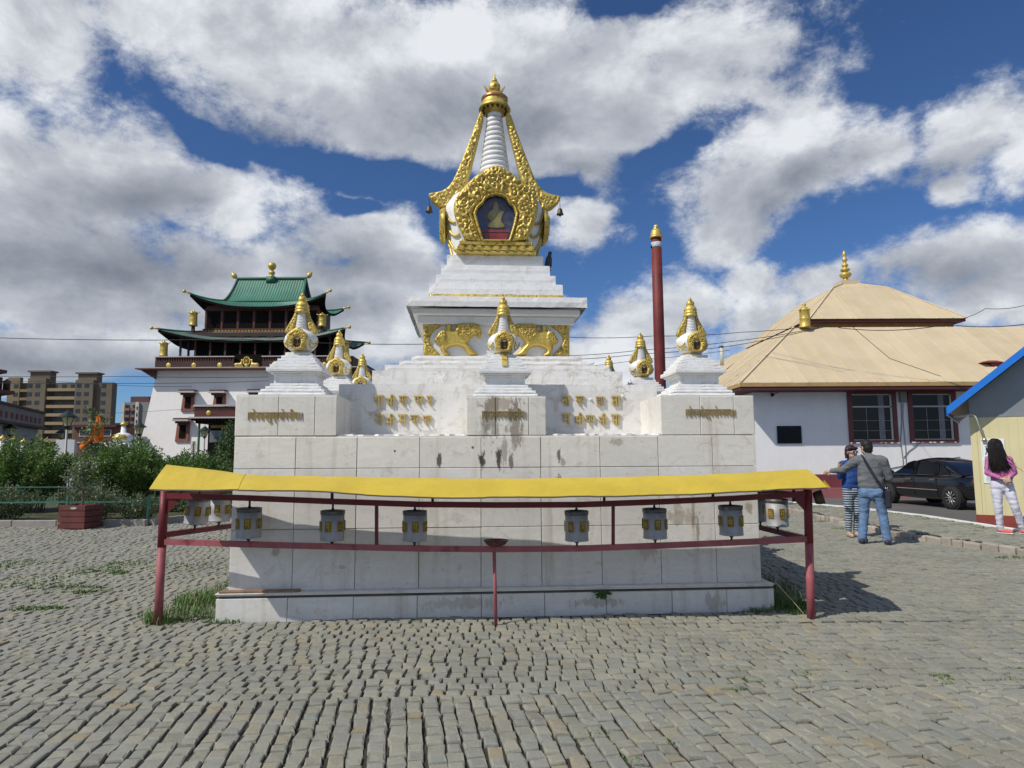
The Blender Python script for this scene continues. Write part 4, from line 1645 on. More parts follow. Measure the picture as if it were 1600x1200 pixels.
def stones(cx, cy, hx, hy, ang, z, name, wear=1.0):
    """one mesh of pillow topped setts; arrays of centres, half sizes and turns"""
    n = len(cx)
    sg = np.array([(-1, -1), (1, -1), (1, 1), (-1, 1)], float)
    ca, sa = np.cos(ang), np.sin(ang)
    V = np.zeros((n, 17, 3))
    dz = rng.normal(0, .0040 * wear, n)
    tx, ty = rng.normal(0, .022 * wear, n), rng.normal(0, .022 * wear, n)
    jx, jy = rng.normal(0, .0042, (n, 4)), rng.normal(0, .0042, (n, 4))
    for r, (sc, zz, jk) in enumerate(((1.0, -.075, 1.0), (1.0, -.012, 1.0), (.93, -.0022, .97), (.70, .0, .7))):
        for k in range(4):
            lx = sg[k, 0] * hx * sc + jx[:, k] * jk
            ly = sg[k, 1] * hy * sc + jy[:, k] * jk
            V[:, r * 4 + k, 0] = cx + lx * ca - ly * sa
            V[:, r * 4 + k, 1] = cy + lx * sa + ly * ca
            V[:, r * 4 + k, 2] = z + dz + zz + (tx * lx + ty * ly if r else 0) + (rng.normal(0, .0022, n) if r > 1 else 0)
    V[:, 16, :] = V[:, 12:16, :].mean(1) + np.array([0, 0, .001])
    quads = []
    for r in range(3):
        for k in range(4):
            quads.append((r * 4 + k, r * 4 + (k + 1) % 4, (r + 1) * 4 + (k + 1) % 4, (r + 1) * 4 + k))
    tris = [(12 + k, 12 + (k + 1) % 4, 16) for k in range(4)]
    Q = (np.array(quads)[None] + 17 * np.arange(n)[:, None, None]).reshape(-1)
    T = (np.array(tris)[None] + 17 * np.arange(n)[:, None, None]).reshape(-1)
    me = bpy.data.meshes.new(name)
    me.vertices.add(n * 17)
    me.vertices.foreach_set('co', V.reshape(-1).astype(np.float32))
    nq, nt_ = n * 12, n * 4
    me.loops.add(nq * 4 + nt_ * 3)
    me.loops.foreach_set('vertex_index', np.concatenate([Q, T]).astype(np.int32))
    me.polygons.add(nq + nt_)
    me.polygons.foreach_set('loop_start', np.concatenate([np.arange(nq) * 4, nq * 4 + np.arange(nt_) * 3]).astype(np.int32))
    me.polygons.foreach_set('use_smooth', np.zeros(nq + nt_, bool))
    me.materials.append(cob)
    me.update(calc_edges=True)
    me.validate()
    o = bpy.data.objects.new(name, me)
    COL.objects.link(o)
    return o


WK = [(2.0, 9.0), (11.82, 8.90), (14.93, 9.0), (17.0, 8.72), (19.28, 7.95), (20.2, 7.2), (21.0, 5.0), (21.3, 1.0)]


def wk_x(Y):
    return np.interp(Y, [e[0] for e in WK], [e[1] for e in WK])


EDGE = [(2.0, 7.95), (8.5, 7.85), (9.93, 7.39), (12.29, 6.85), (15.0, 6.95), (17.5, 7.14), (21.2, 7.2)]


def edge_x(Y):
    return np.interp(Y, [e[0] for e in EDGE], [e[1] for e in EDGE])


def keep(cx, cy):
    c, s = math.cos(.0705), math.sin(.0705)
    lx = (cx + .277) * c + (cy - 9.0) * s
    ly = -(cx + .277) * s + (cy - 9.0) * c
    ok = ~((np.abs(lx) < 2.60) & (np.abs(ly) < 2.60))
    vis = np.abs(cx) < cy * .80 + 1.5
    gard = ~((cx < -7.95) & (cy > 14.80)) & ~((cx < -4.0) & (cy > 19))
    return ok & vis & gard & (cx < edge_x(cy) - .05)


# near the camera: long courses running away, beyond them staggered cross rows
CX_, CY_, HX_, HY_, AN_ = [], [], [], [], []
ang = R(9.0)


def bound(x):
    return 4.36 + .03 * math.sin(x * .9) + .035 * x


u = -6.0
while u < 8.5:
    w = random.uniform(.083, .098)
    v = 1.6 + random.uniform(0, .1)
    drift = random.uniform(-.01, .01)
    while v < 6.0:
        l = random.choice([random.uniform(.085, .115), random.uniform(.09, .12), random.uniform(.115, .155)])
        xe = (u + w / 2) * math.cos(ang) - v * math.sin(ang)
        y0_ = (u + w / 2) * math.sin(ang) + v * math.cos(ang)
        if y0_ + l > bound(xe):
            l = bound(xe) - y0_
            if l < .035:
                break
        uu = u + w / 2 + .005 * math.sin(v * 1.6 + drift * 400)
        x = uu * math.cos(ang) - (v + l / 2) * math.sin(ang)
        y = uu * math.sin(ang) + (v + l / 2) * math.cos(ang)
        if True:
            CX_.append(x); CY_.append(y); HX_.append(w / 2 - .0035); HY_.append(l / 2 - .0025); AN_.append(ang + random.gauss(0, .025))
        v += l
    u += w + .007
v = 4.36
row = 0
while v < 21.0:
    h = random.uniform(.108, .128)
    u = -17.5 + random.uniform(0, .12)
    ph = random.uniform(0, 6)
    while u < 9.0:
        w = random.uniform(.090, .120)
        x = u + w / 2
        y = v + h / 2 + .03 * math.sin(x * .9) + .035 * x + (.05 * math.sin(x * .5) if v > 6 else 0)
        if True:
            CX_.append(x); CY_.append(y); HX_.append(w / 2 - .0068); HY_.append(h / 2 - .0050); AN_.append(.035 + random.gauss(0, .05))
        u += w
    v += h
    row += 1
cx, cy, hx, hy, an = map(np.array, (CX_, CY_, HX_, HY_, AN_))
m = keep(cx, cy)
tag(stones(cx[m], cy[m], hx[m], hy[m], an[m], 0.0, 'plaza_paving'), kind='structure')
mb = MB()
ys = np.linspace(1.2, 21.0, 50)
mb.add([q for y in ys for q in ((-18, y, -.016), (wk_x(y) - .05, y, -.016))], [(2 * i, 2 * i + 1, 2 * i + 3, 2 * i + 2) for i in range(49)])
structure(mb, 'joint_sand', bed)

# raised strip of pavement on the right, its rough stone edge, the white kerb and the road
CX_, CY_, HX_, HY_, AN_ = [], [], [], [], []
v = 4.0
while v < 20.0:
    h = random.uniform(.10, .13)
    u = 6.6
    while u < 9.2:
        w = random.uniform(.11, .17)
        x, y = u + w / 2, v + h / 2 + .04 * math.sin(u * 3)
        if edge_x(y) + .10 < x < wk_x(y) - .06:
            CX_.append(x); CY_.append(y); HX_.append(w / 2 - .006); HY_.append(h / 2 - .005); AN_.append(random.gauss(0, .08))
        u += w
    v += h
tag(stones(*map(np.array, (CX_, CY_, HX_, HY_, AN_)), .12, 'raised_pavement', 1.5), kind='structure')
mb = MB()
vs, fs = [], []
ys = np.linspace(3.5, 20.0, 60)
for i, y in enumerate(ys):
    vs += [(edge_x(y) + .03, y, .102), (max(edge_x(y) + .05, wk_x(y)), y, .102)]
for i in range(len(ys) - 1):
    fs.append((2 * i, 2 * i + 1, 2 * i + 3, 2 * i + 2))
mb.add(vs, fs)
structure(mb, 'raised_pavement_bed', bed)
mb = MB()
y = 4.0
while y < 18.2:
    l = random.uniform(.16, .34)
    if 13.1 < y < 13.35:
        y += .25
        continue
    x0 = edge_x(y + l / 2)
    a = math.atan2(edge_x(y + l) - edge_x(y), l)
    M = Matrix.Translation((x0 + random.uniform(-.015, .02), y + l / 2, 0)) @ Matrix.Rotation(-a + random.gauss(0, .05), 4, 'Z') @ Matrix.Rotation(random.gauss(0, .05), 4, 'X')
    k = random.uniform(.0, .03)
    mb.bbox(-.07, .09, -l / 2 + .008, l / 2 - .008, -.05, .118 - k, .018, M)
    y += l
kerb_stone = weathered('rough_kerb_stone', (.36, .32, .27), (.20, .15, .10), .3, .6, island=.25, bump=.02, rough=.85)
structure(mb, 'stone_edge', kerb_stone)
mb = MB()
pts = [Vector((x, y, 0)) for y, x in WK[1:]]
pts.insert(0, Vector((9.0, 2.0, 0)))
dense = []
for a, b in zip(pts[:-1], pts[1:]):
    n = max(1, int((b - a).length / .8))
    for i in range(n):
        dense.append((a.lerp(b, i / n), a.lerp(b, (i + 1) / n)))
for a, b in dense:
    d = (b - a).normalized()
    mb.beam(a + d * .006 + Vector((0, 0, .0)), b - d * .006 + Vector((0, 0, .0 + random.uniform(-.004, .004))), .15, .28)
structure(mb, 'white_kerb', weathered('whitewashed_kerb', (.78, .78, .76), (.40, .37, .31), .2, .55, island=.08, bump=.006))
asphalt = mat('asphalt', (.115, .112, .108), .85, 0, .14, .8, .004, 90, tint=((.15, .145, .135), .56), fine=.18)
mb = MB()
ys = np.linspace(1.5, 20.0, 40)
vs, fs = [], []
for y in ys:
    vs += [(wk_x(y) + .02, y, -.115), (40, y, -.115)]
for i in range(len(ys) - 1):
    fs.append((2 * i, 2 * i + 1, 2 * i + 3, 2 * i + 2))
mb.add(vs, fs)
mb.add([(1.0, 21.25, -.119), (5.0, 20.95, -.119), (7.2, 20.15, -.119), (7.95, 19.2, -.119), (40, 19.2, -.119), (40, 26, -.119), (1.0, 26, -.119)], [(0, 1, 2, 3, 4, 5, 6)])
structure(mb, 'road', asphalt)

# ------------------------------------------------------------------ grass
grass_m = bpy.data.materials.new('grass_blades')
grass_m.use_nodes = True
t = NT(grass_m.node_tree)
g = t.node('ShaderNodeNewGeometry').outputs['Random Per Island']
t.set(t.n['Principled BSDF'].inputs['Base Color'], t.ramp(g, [(0, (.05, .115, .02)), (.5, (.08, .165, .03)), (.85, (.125, .20, .045)), (1, (.22, .20, .08))]))
t.n['Principled BSDF'].inputs['Roughness'].default_value = .6
t.n['Principled BSDF'].inputs['Subsurface Weight'].default_value = .0


def grass(mb, x, y, n, rx, ry, h, z=0.0, lean=1.2, w=.0042):
    for _ in range(n):
        a = random.uniform(0, 6.283)
        r = math.sqrt(random.random())
        px, py = x + math.cos(a) * r * rx, y + math.sin(a) * r * ry
        hh = h * random.uniform(.45, 1.1) * (1.15 - .5 * r)
        b = random.uniform(0, 6.283)
        d = Vector((math.cos(b), math.sin(b), 0))
        sd = Vector((-d.y, d.x, 0)) * w * random.uniform(.7, 1.3)
        le = random.uniform(.1, lean)
        p0 = Vector((px, py, z - .01))
        p1 = p0 + Vector((0, 0, hh * .6)) + d * hh * le * .35
        p2 = p0 + Vector((0, 0, hh * (1 - le * .25))) + d * hh * le
        mb.add([p0 - sd, p0 + sd, p1 + sd * .7, p1 - sd * .7, p2], [(0, 1, 2, 3), (3, 2, 4)])


def gnd(px, py, z=0.0):
    a, b = ray(px, py)
    Y = (z - EYE) / b
    return a * Y, Y


mb = MB()
for px, py, n, rx, ry, h in ((290, 962, 420, .42, .22, .12), (320, 940, 420, .30, .25, .19), (262, 972, 240, .22, .10, .09), (345, 972, 120, .2, .06, .06), (300, 950, 120, .25, .2, .22), (350, 925, 160, .12, .4, .15), (250, 975, 120, .15, .08, .20)):
    x, y = gnd(px, py)
    grass(mb, x, y, n, rx, ry, h)
tag(mb.build('grass', grass_m), 'tall grass tuft growing round the foot of the left corner post', 'grass', kind='stuff')
mb = MB()
for px, py, n, rx, ry, h in ((1232, 950, 420, .25, .14, .16), (1205, 940, 300, .18, .12, .20), (1190, 956, 120, .2, .06, .08), (1225, 925, 100, .12, .5, .26), (1250, 958, 100, .15, .06, .1)):
    x, y = gnd(px, py)
    grass(mb, x, y, n, rx, ry, h)
tag(mb.build('grass', grass_m), 'grass tuft at the right end of the plinth beside the corner post', 'grass', kind='stuff')
mb = MB()
for px, py, rx, ry in ((150, 890, .35, .30), (165, 893, .28, .12), (40, 915, .6, .2), (110, 918, .5, .15), (20, 880, .5, .4), (80, 905, .7, .5), (140, 925, .3, .12), (60, 950, .3, .1), (5, 885, .3, .4), (190, 895, .2, .12), (290, 885, .5, .4), (200, 880, .3, .3)):
    x, y = gnd(px, py)
    grass(mb, x, y, 260, rx, ry, .040, lean=1.1, w=.009)
for px, py in ((912, 1150), (935, 1145), (990, 1185), (1055, 1160), (1175, 1060), (1190, 1068), (1155, 1075), (1265, 1055), (1470, 1055), (1590, 1045), (930, 970), (510, 1055), (470, 975), (1250, 1050), (1490, 1070), (1580, 1060), (830, 975), (760, 968), (640, 970), (985, 958), (1050, 955), (1140, 950)):
    x, y = gnd(px, py)
    grass(mb, x, y, 60, .07, .07, .022, lean=.9, w=.004)
for px, py in ((1300, 793), (1350, 795), (1410, 803), (1440, 806), (1470, 811), (1500, 815), (1525, 820), (1545, 825), (1300, 790), (1285, 792), (1385, 800), (1420, 802), (1455, 810)):
    x, y = gnd(px, py, .12)
    grass(mb, x - .12, y, 150, .35, .22, .05, z=.11, lean=.9, w=.008)
for px, py in ((1285, 815), (1320, 826), (1230, 800), (1590, 872), (1500, 850), (1440, 842)):
    x, y = gnd(px, py, 0)
    grass(mb, x - .05, y, 70, .25, .12, .06, z=.0, lean=.9, w=.008)
tag(mb.build('grass', grass_m), 'short grass and weeds growing in the paving joints', 'grass', kind='stuff')
# weed hanging from the ledge
mb = MB()
c = root_mat(S) @ Vector((*wall_px(941, 926, -2.61)[:1], -2.615, wall_px(941, 926, -2.61)[1]))
for i in range(46):
    a = random.uniform(-.2, 3.4)
    l = random.uniform(.03, .10)
    p0 = c + Vector((random.uniform(-.03, .03), -.005, random.uniform(-.01, .02)))
    d = Vector((math.cos(a) * l * .9, -random.uniform(.01, .05), -abs(math.sin(a)) * l * .8 + .01))
    s_ = Vector((d.z, 0, -d.x)).normalized() * .012
    mb.add([p0, p0 + d * .5 + s_, p0 + d, p0 + d * .5 - s_], [(0, 1, 2, 3)])
tag(mb.build('weed', mat('weed_leaf', (.045, .10, .025), .6, 0, .4, 30)), 'small leafy weed rooted in the joint of the plinth ledge', 'weed')
# long dry stalk by the right post
mb = MB()
x, y = gnd(1258, 962)
mb.tube([(x, y, 0), (x - .10, y + .02, .13), (x - .22, y + .05, .27), (x - .24, y + .06, .29)], .004, 5)
tag(mb.build('grass_stalk', mat('dry_stalk', (.42, .36, .19), .7)), 'long dry yellow stalk leaning out of the right grass tuft', 'plant')


# ------------------------------------------------------------------ red pole behind the stupa
p = at(1033, 640, 16.0)
pole = thing('pole', 'tall dark red wooden pole with a gilded cap and pale blue scarf band', 'pole', (p.x, 16.0, 0))
pole_red = mat('pole_red', (.150, .022, .019), .6, 0, .3, 3.0, .004, 20, fine=.12)
top = at(1026, 372, 16.0).z
mb = MB()
mb.smooth = True
mb.lathe([(.135, 0), (.133, 2.0), (.13, 4.5), (.122, top), (.0, top)], 24)
mb.build('shaft', pole_red, pole)
mb = MB()
mb.smooth = True
k = .0152
mb.lathe([(.160, top - .01), (.160, top + .03), (.132, top + .04), (.128, top + .13), (.105, top + .20), (.058, top + .235), (.070, top + .275), (.050, top + .32), (.0, top + .35)], 24)
mb.build('cap', gold, pole)
mb = MB()
mb.smooth = True
mb.lathe([(.127, top - .25), (.131, top - .22), (.131, top - .15), (.127, top - .12)], 24)
mb.build('scarf_band', mat('pale_scarf', (.42, .55, .62), .7, 0, .3, 12, tint=((.75, .78, .78), .5)), pole)
mb = MB()
mb.smooth = True
mb.ball((-.125, -.03, top - .22), .03, 8, (1, 1, 1.6))
mb.build('scarf_knot', iron, pole)

# ------------------------------------------------------------------ white temple hall with a cream sheet roof
YB = 25.2
KS = YB / 22.7
HX = at(1180, 720, YB).x
hall = thing('temple_hall', 'white walled hall with dark red window frames and a two tiered cream sheet metal roof', 'building', (HX, YB, 0))
wall_white = weathered('whitewash', (.88, .87, .85), (.55, .55, .56), .12, .15, island=0, bump=.004)
base_red = mat('base_maroon', (.185, .045, .055), .7, 0, .12, 2.0, .003, 30)
base_pink = mat('base_pink', (.33, .115, .125), .75, 0, .15, 2.0, .003, 30)
frame_red = mat('window_frame_maroon', (.155, .045, .045), .55, 0, .15)
soff = mat('soffit_maroon', (.09, .025, .025), .7, 0, .15)
cream = bpy.data.materials.new('cream_roof_sheet')
cream.use_nodes = True
t = NT(cream.node_tree)
co = t.node('ShaderNodeTexCoord').outputs['Object']
n1 = t.noise(co, .9, 5.0, .6)
n2 = t.noise(t.vmath('MULTIPLY', co, (.4, .4, 3.0)), 2.5, 5.0, .65)
g = t.node('ShaderNodeNewGeometry').outputs['Random Per Island']
cc = t.ramp(n1, [(.3, (.56, .455, .29)), (.7, (.64, .53, .355))])
cc = t.mix(t.math('MULTIPLY', t.smooth(n2, .55, .75), .35), cc, (.46, .35, .20))
kk = t.math('ADD', .94, t.math('MULTIPLY', g, .12))
cc = t.mix(1.0, cc, t.node('ShaderNodeCombineXYZ', {0: kk, 1: kk, 2: kk}).outputs[0], 'MULTIPLY')
t.set(t.n['Principled BSDF'].inputs['Base Color'], cc)
t.n['Principled BSDF'].inputs['Roughness'].default_value = .5
MATS['cream'] = cream
HE = at(1400, 597, YB - .92 * KS).z       # eave height
HW, HD = 26.0, 17.5
mb = MB()
mb.box(0, HW, 0, HD, -.2, HE)
mb.build('wall', wall_white, hall)
zb1, zb2 = at(1300, 741, YB).z, at(1300, 762, YB).z
mb = MB()
mb.box(-.05, HW, -.06, HD, -.2, zb1)
mb.build('base', base_red, hall)
mb = MB()
mb.box(-.30, HW, -.42, -.06, -.2, zb2)
mb.box(-.30, -.05, -.06, HD, -.2, zb2)
mb.build('base_ledge', base_pink, hall)
# roofs: standing seam sheets on four slopes
OV = .92 * KS


def hip_roof(name, x0, x1, y0, y1, zc, inset, rise, parent, sides='FLRB', sheet_w=.62, lift=.0):
    """strips of sheet between raised seams; eave rectangle to inset rectangle"""
    mb = MB()
    X0, X1, Y0, Y1, zt = x0 + inset, x1 - inset, y0 + inset, y1 - inset, zc + rise
    quads = {'F': ((x0, y0), (x1, y0), (X1, Y0), (X0, Y0)), 'B': ((x1, y1), (x0, y1), (X0, Y1), (X1, Y1)), 'L': ((x0, y1), (x0, y0), (X0, Y0), (X0, Y1)), 'R': ((x1, y0), (x1, y1), (X1, Y1), (X1, Y0))}
    for sd in sides:
        a, b, c, d = [Vector((q[0], q[1], z)) for q, z in zip(quads[sd], (zc, zc, zt, zt))]
        L = (b - a).length
        dirn = (b - a).normalized()
        up = ((d - a) - dirn * (d - a).dot(dirn))
        upl = up.length
        upn = up.normalized()
        nrm = dirn.cross(upn)
        n = max(1, int(round(L / sheet_w)))
        cuts = sorted(set([L * i / n for i in range(n + 1)] + [inset, L - inset]))
        for u0, u1 in zip(cuts[:-1], cuts[1:]):
            if u1 - u0 < 1e-4:
                continue
            # clip against the hips (45 degree in plan)
            sl = inset / upl
            def vmax(u):
                return min(upl, u / sl, (L - u) / sl)
            rows = 3
            m0, m1 = vmax(u0), vmax(u1)
            um = (u0 + u1) / 2
            vs, fs = [], []
            j = random.uniform(0, .006)
            for r in range(rows + 1):
                v0, v1 = m0 * r / rows, m1 * r / rows
                dzz = nrm * (j + .004 * random.random())
                vs += [a + dirn * u0 + upn * v0 + dzz, a + dirn * u1 + upn * v1 + dzz]
            for r in range(rows):
                fs.append((2 * r, 2 * r + 1, 2 * r + 3, 2 * r + 2))
            mb.add(vs, fs)
            if m0 > .1:
                mb.beam(a + dirn * u0 + nrm * .02, a + dirn * u0 + upn * m0 + nrm * .01, .022, .022)
        # hip cappings
    for (p, q) in (((x0, y0), (X0, Y0)), ((x1, y0), (X1, Y0)), ((x0, y1), (X0, Y1)), ((x1, y1), (X1, Y1))):
        mb.beam(Vector((*p, zc + .03)), Vector((*q, zt + .03)), .07, .05)
    mb.add([(X0, Y0, zt), (X1, Y0, zt), (X1, Y1, zt), (X0, Y1, zt)], [(0, 1, 2, 3)])
    return mb.build(name, cream, parent)


RISE = 2.42 * KS
hip_roof('lower_roof', -OV + .25, HW + OV, -OV, HD + OV, HE, 3.17 * KS, RISE, hall)
ex0, ey0 = -OV + .25, -OV
mb = MB()
mb.box(ex0 - .01, HW, ey0 - .03, ey0, HE - .14, HE - .002)
mb.box(ex0 - .03, ex0, ey0 - .03, HD, HE - .14, HE - .002)
mb.build('gutter_board', mat('eave_board', (.45, .29, .12), .6, 0, .15, 2.0), hall)
mb = MB()
mb.box(ex0, HW, ey0, 0, HE - .26, HE - .145)
mb.box(ex0, 0, 0, HD, HE - .26, HE - .145)
mb.build('soffit', soff, hall)
# drum and upper roof
dx0, dy0 = 11.75 * KS - HX, 25.7 * KS - YB
dx1, dy1 = 17.15 * KS - HX, 32.2 * KS - YB
zd = HE + RISE
mb = MB()
mb.box(dx0, dx1, dy0, dy1, zd, zd + .42)
mb.build('drum_wall', mat('drum_ochre', (.20, .12, .03), .6, 0, .2, 4), hall)
ze = zd + .46
mb = MB()
o_ = .32
mb.box(dx0 - o_, dx1 + o_, dy0 - o_, dy1 + o_, ze - .12, ze - .002)
mb.build('upper_soffit', soff, hall)
uz = at(1316, 438, YB + (dy0 + dy1) / 2).z - .40
# two pitched upper roof: steep skirt, then flatter cap
ux0, ux1, uy0, uy1 = dx0 - o_ - .05, dx1 + o_ + .05, dy0 - o_ - .05, dy1 + o_ + .05
hip_roof('upper_roof', ux0, ux1, uy0, uy1, ze, 2.1, (uz - ze) * .80, hall, sheet_w=.6)
cx0, cx1, cy0, cy1 = ux0 + 2.1, ux1 - 2.1, uy0 + 2.1, uy1 - 2.1
zc_ = ze + (uz - ze) * .80
w_ = (cx1 - cx0) / 2 - .28
hip_roof('roof_cap', cx0, cx1, cy0, cy1, zc_, w_, (uz - zc_) * .97, hall, sheet_w=.6)
mx, my = (cx0 + cx1) / 2, cy0 + w_ + .2
mb = MB()
mb.box(mx - .42, mx + .42, my - .3, my + .5, uz - .12, uz + .14)
mb.build('finial_base', cream, hall)
mb = MB()
mb.smooth = True
fz = uz + .14
sc = at(1310, 390, YB + my).z - fz
mb.lathe([(r * 1.25, fz + z * sc) for r, z in ((.20, 0), (.20, .03), (.10, .06), (.08, .12), (.17, .17), (.22, .23), (.17, .29), (.09, .31), (.12, .34), (.18, .38), (.14, .42), (.07, .45), (.09, .49), (.13, .52), (.09, .56), (.05, .60), (.06, .64), (.11, .69), (.06, .75), (.04, .80), (.07, .85), (.06, .92), (.02, .97), (.0, 1.0))], 20, Matrix.Translation((mx, my + .1, 0)))
mb.build('finial', gold, hall)
# gilded victory banner on the lower roof's corner
vb = at(1258, 508, YB - OV + 3.0 * KS)
mb = MB()
mb.smooth = True
s_ = .0232
mb.lathe([(.0, 0), (.25, 0), (.26, .03), (.21, .08), (.205, .35), (.215, .37), (.205, .39), (.20, .72), (.23, .75), (.20, .80), (.13, .86), (.06, .90), (.05, .94), (.08, .98), (.04, 1.04), (.0, 1.06)], 24, Matrix.Translation((vb.x - HX, vb.y - YB, zd - .05)))
for a in (0.3, 1.9, 3.5, 5.0):
    mb.ball((vb.x - HX + .24 * math.cos(a), vb.y - YB + .24 * math.sin(a), zd + .70), .035, 8)
mb.build('victory_banner', gold, hall)
# windows
glass_dark = mat('window_glass', (.010, .011, .013), .12, 0, .3, 1.0, spec=.25)
pvc = mat('window_bar', (.50, .50, .46), .5, 0, .1)
curtain = mat('curtain', (.22, .22, .24), .8, 0, .2)
for (l, r, tpx, bpx) in ((1327, 1397.5, 602, 693), (1422, 1490.5, 602, 692)):
    a, c = at(l, bpx, YB), at(r, tpx, YB)
    x0, x1, z0, z1 = a.x - HX, c.x - HX, a.z, min(c.z, HE - .145)
    fw = .155
    mb = MB()
    mb.box(x0, x0 + fw, -.07, 0, z0, z1)
    mb.box(x1 - fw, x1, -.07, 0, z0, z1)
    mb.box(x0 + fw, x1 - fw, -.07, 0, z0, z0 + fw * .75)
    mb.box(x0 + fw, x1 - fw, -.07, 0, z1 - fw * 1.3, z1)
    wf = mb.build('window', frame_red, hall)
    gx0, gx1, gz0, gz1 = x0 + fw, x1 - fw, z0 + fw * .75, z1 - fw * 1.3
    mb = MB()
    mb.box(gx0, gx1, -.012, .0, gz0, gz1)
    mb.build('pane', glass_dark, wf)
    mb = MB()
    mb.box(gx0 + (gx1 - gx0) * .66, gx0 + (gx1 - gx0) * .80, -.014, -.0125, gz0, gz1)
    mb.build('curtain', curtain, wf)
    mb = MB()
    zt_ = gz1 - (gz1 - gz0) * .27
    mb.box(gx0, gx1, -.05, -.0145, zt_ - .035, zt_ + .02)
    mb.box(gx1 - .09, gx1 - .02, -.05, -.0145, gz0, gz1)
    mb.box(gx0, gx1, -.05, -.0145, gz1 - .04, gz1)
    mb.box(gx0, gx1, -.06, -.0145, gz0, gz0 + .03)
    for q in (.28, .58):
        mb.box(gx0, gx1 - .09, -.03, -.0145, gz0 + (zt_ - gz0) * q, gz0 + (zt_ - gz0) * q + .008)
    for q in (.35, .66):
        mb.box(gx0 + (gx1 - gx0) * q, gx0 + (gx1 - gx0) * q + .008, -.03, -.0145, gz0, zt_)
    mb.build('glazing_bar', pvc, wf)
    # flaked sill
    mb = MB()
    for i in range(9):
        u = x0 + (x1 - x0) * random.random()
        mb.box(u, u + random.uniform(.04, .16), -.074, -.069, z0 + .002, z0 + random.uniform(.015, .04))
    mb.build('flaked_paint', wall_white, wf)
# plaque, downpipe head, cables, lamp
a, c = at(1214.5, 693, YB), at(1251, 665.5, YB)
pq_ = MB()
pq_.bbox(a.x, c.x, YB - .06, YB - .002, a.z, c.z, .008)
tag(pq_.build('wall_plaque', mat('black_plaque', (.006, .006, .007), .25, 0, .4, 10, .001, 80)), 'blank black plaque fixed to the shaded white wall of the hall', 'plaque')
a, c = at(1404.5, 629, YB), at(1413, 605, YB)
mb = MB()
mb.bbox(a.x - HX, c.x - HX, -.13, -.002, a.z, c.z, .01)
mb.build('junction_box', mat('grey_box', (.22, .22, .21), .5, .2, .2), hall)
mb = MB()
for lst in ([(1408, 630), (1409, 660), (1407, 690), (1411, 720), (1412, 738)], [(1411, 630), (1411, 655), (1415, 700), (1416, 726), (1409, 740)], [(1440, 690), (1420, 705), (1412, 715)], [(1385, 733), (1410, 728), (1430, 724), (1460, 720), (1500, 714)], [(1213, 603), (1218, 612), (1206, 618)]):
    mb.tube([at(x, y, YB - .02) - Vector((HX, YB, 0)) for x, y in lst], .012, 5)
mb.build('wall_cable', mat('grey_cable', (.14, .14, .15), .7), hall)
mb = MB()
q = at(1207, 617, YB - .12) - Vector((HX, YB, 0))
mb.ball(q, .07, 8)
mb.beam(q, q + Vector((0, .12, .05)), .05, .05)
mb.build('wall_lamp', iron, hall)
# basement grille
a, c = at(1376, 764, YB - .02), at(1408, 744, YB - .02)
mb = MB()
mb.box(a.x - HX, c.x - HX, -.10, -.062, a.z, c.z)
gr = mb.build('basement_opening', iron, hall)
mb = MB()
n = 9
for i in range(n):
    u0 = a.x - HX + (c.x - a.x) * i / n
    d_ = (c.x - a.x) / n
    mb.tube([(u0, -.11, a.z), (u0 + d_ * 2.2, -.11, c.z)] if u0 + d_ * 2.2 < c.x - HX else [(u0, -.11, a.z), (c.x - HX, -.11, a.z + (c.z - a.z) * (c.x - HX - u0) / (d_ * 2.2))], .008, 4)
    mb.tube([(u0, -.115, c.z), (min(u0 + d_ * 2.2, c.x - HX), -.115, a.z if u0 + d_ * 2.2 < c.x - HX else c.z - (c.z - a.z) * (c.x - HX - u0) / (d_ * 2.2))], .008, 4)
mb.build('grille', mat('grille_wire', (.25, .23, .21), .5, .5), gr)
# vent pipe on the left slope
q = at(1128, 561, YB + 6.0) - Vector((HX, YB, 0))
h_ = at(1128, 543, YB + 6.0).z - (q.z)
mb = MB()
mb.smooth = True
mb.cyl(q - Vector((0, 0, .3)), q + Vector((0, 0, h_)), .085, .085, 14)
vp = mb.build('vent_pipe', pvc, hall)
mb = MB()
mb.lathe([(.12, 0), (.10, .04), (.0, .07)], 14, Matrix.Translation(q + Vector((0, 0, h_ + .02))))
mb.build('pipe_cap', iron, vp)
# emblem on the base, mostly hidden by the railing roof
mb = MB()
a, c = at(1284, 762, YB - .1), at(1298, 750, YB - .1)
mb.prism([(0, 0), (c.x - a.x, 0), ((c.x - a.x) * .35, c.z - a.z)], Matrix.Translation((a.x - HX, -.062, a.z)) @ Matrix.Rotation(math.pi / 2, 4, 'X'), .012)
mb.build('yellow_mark', yellow_sheet, hall)
# red tin vent just above the kiosk's eave, on the hall roof
q = at(1553, 583, YB + .1)
mb = MB()
M = Matrix.Translation(q - Vector((0, 0, .05)))
mb.box(-.30, .30, -.30, .30, 0, .42, M, (.03, .03))
mb.box(-.62, .2, -.36, .36, .42, .50, M, (.25, .1))
rv = tag(mb.build('roof_vent', mat('red_tin', (.25, .05, .035), .55, 0, .25)), 'small red and black tin roof vent peeping over the blue eave of the kiosk', 'vent')

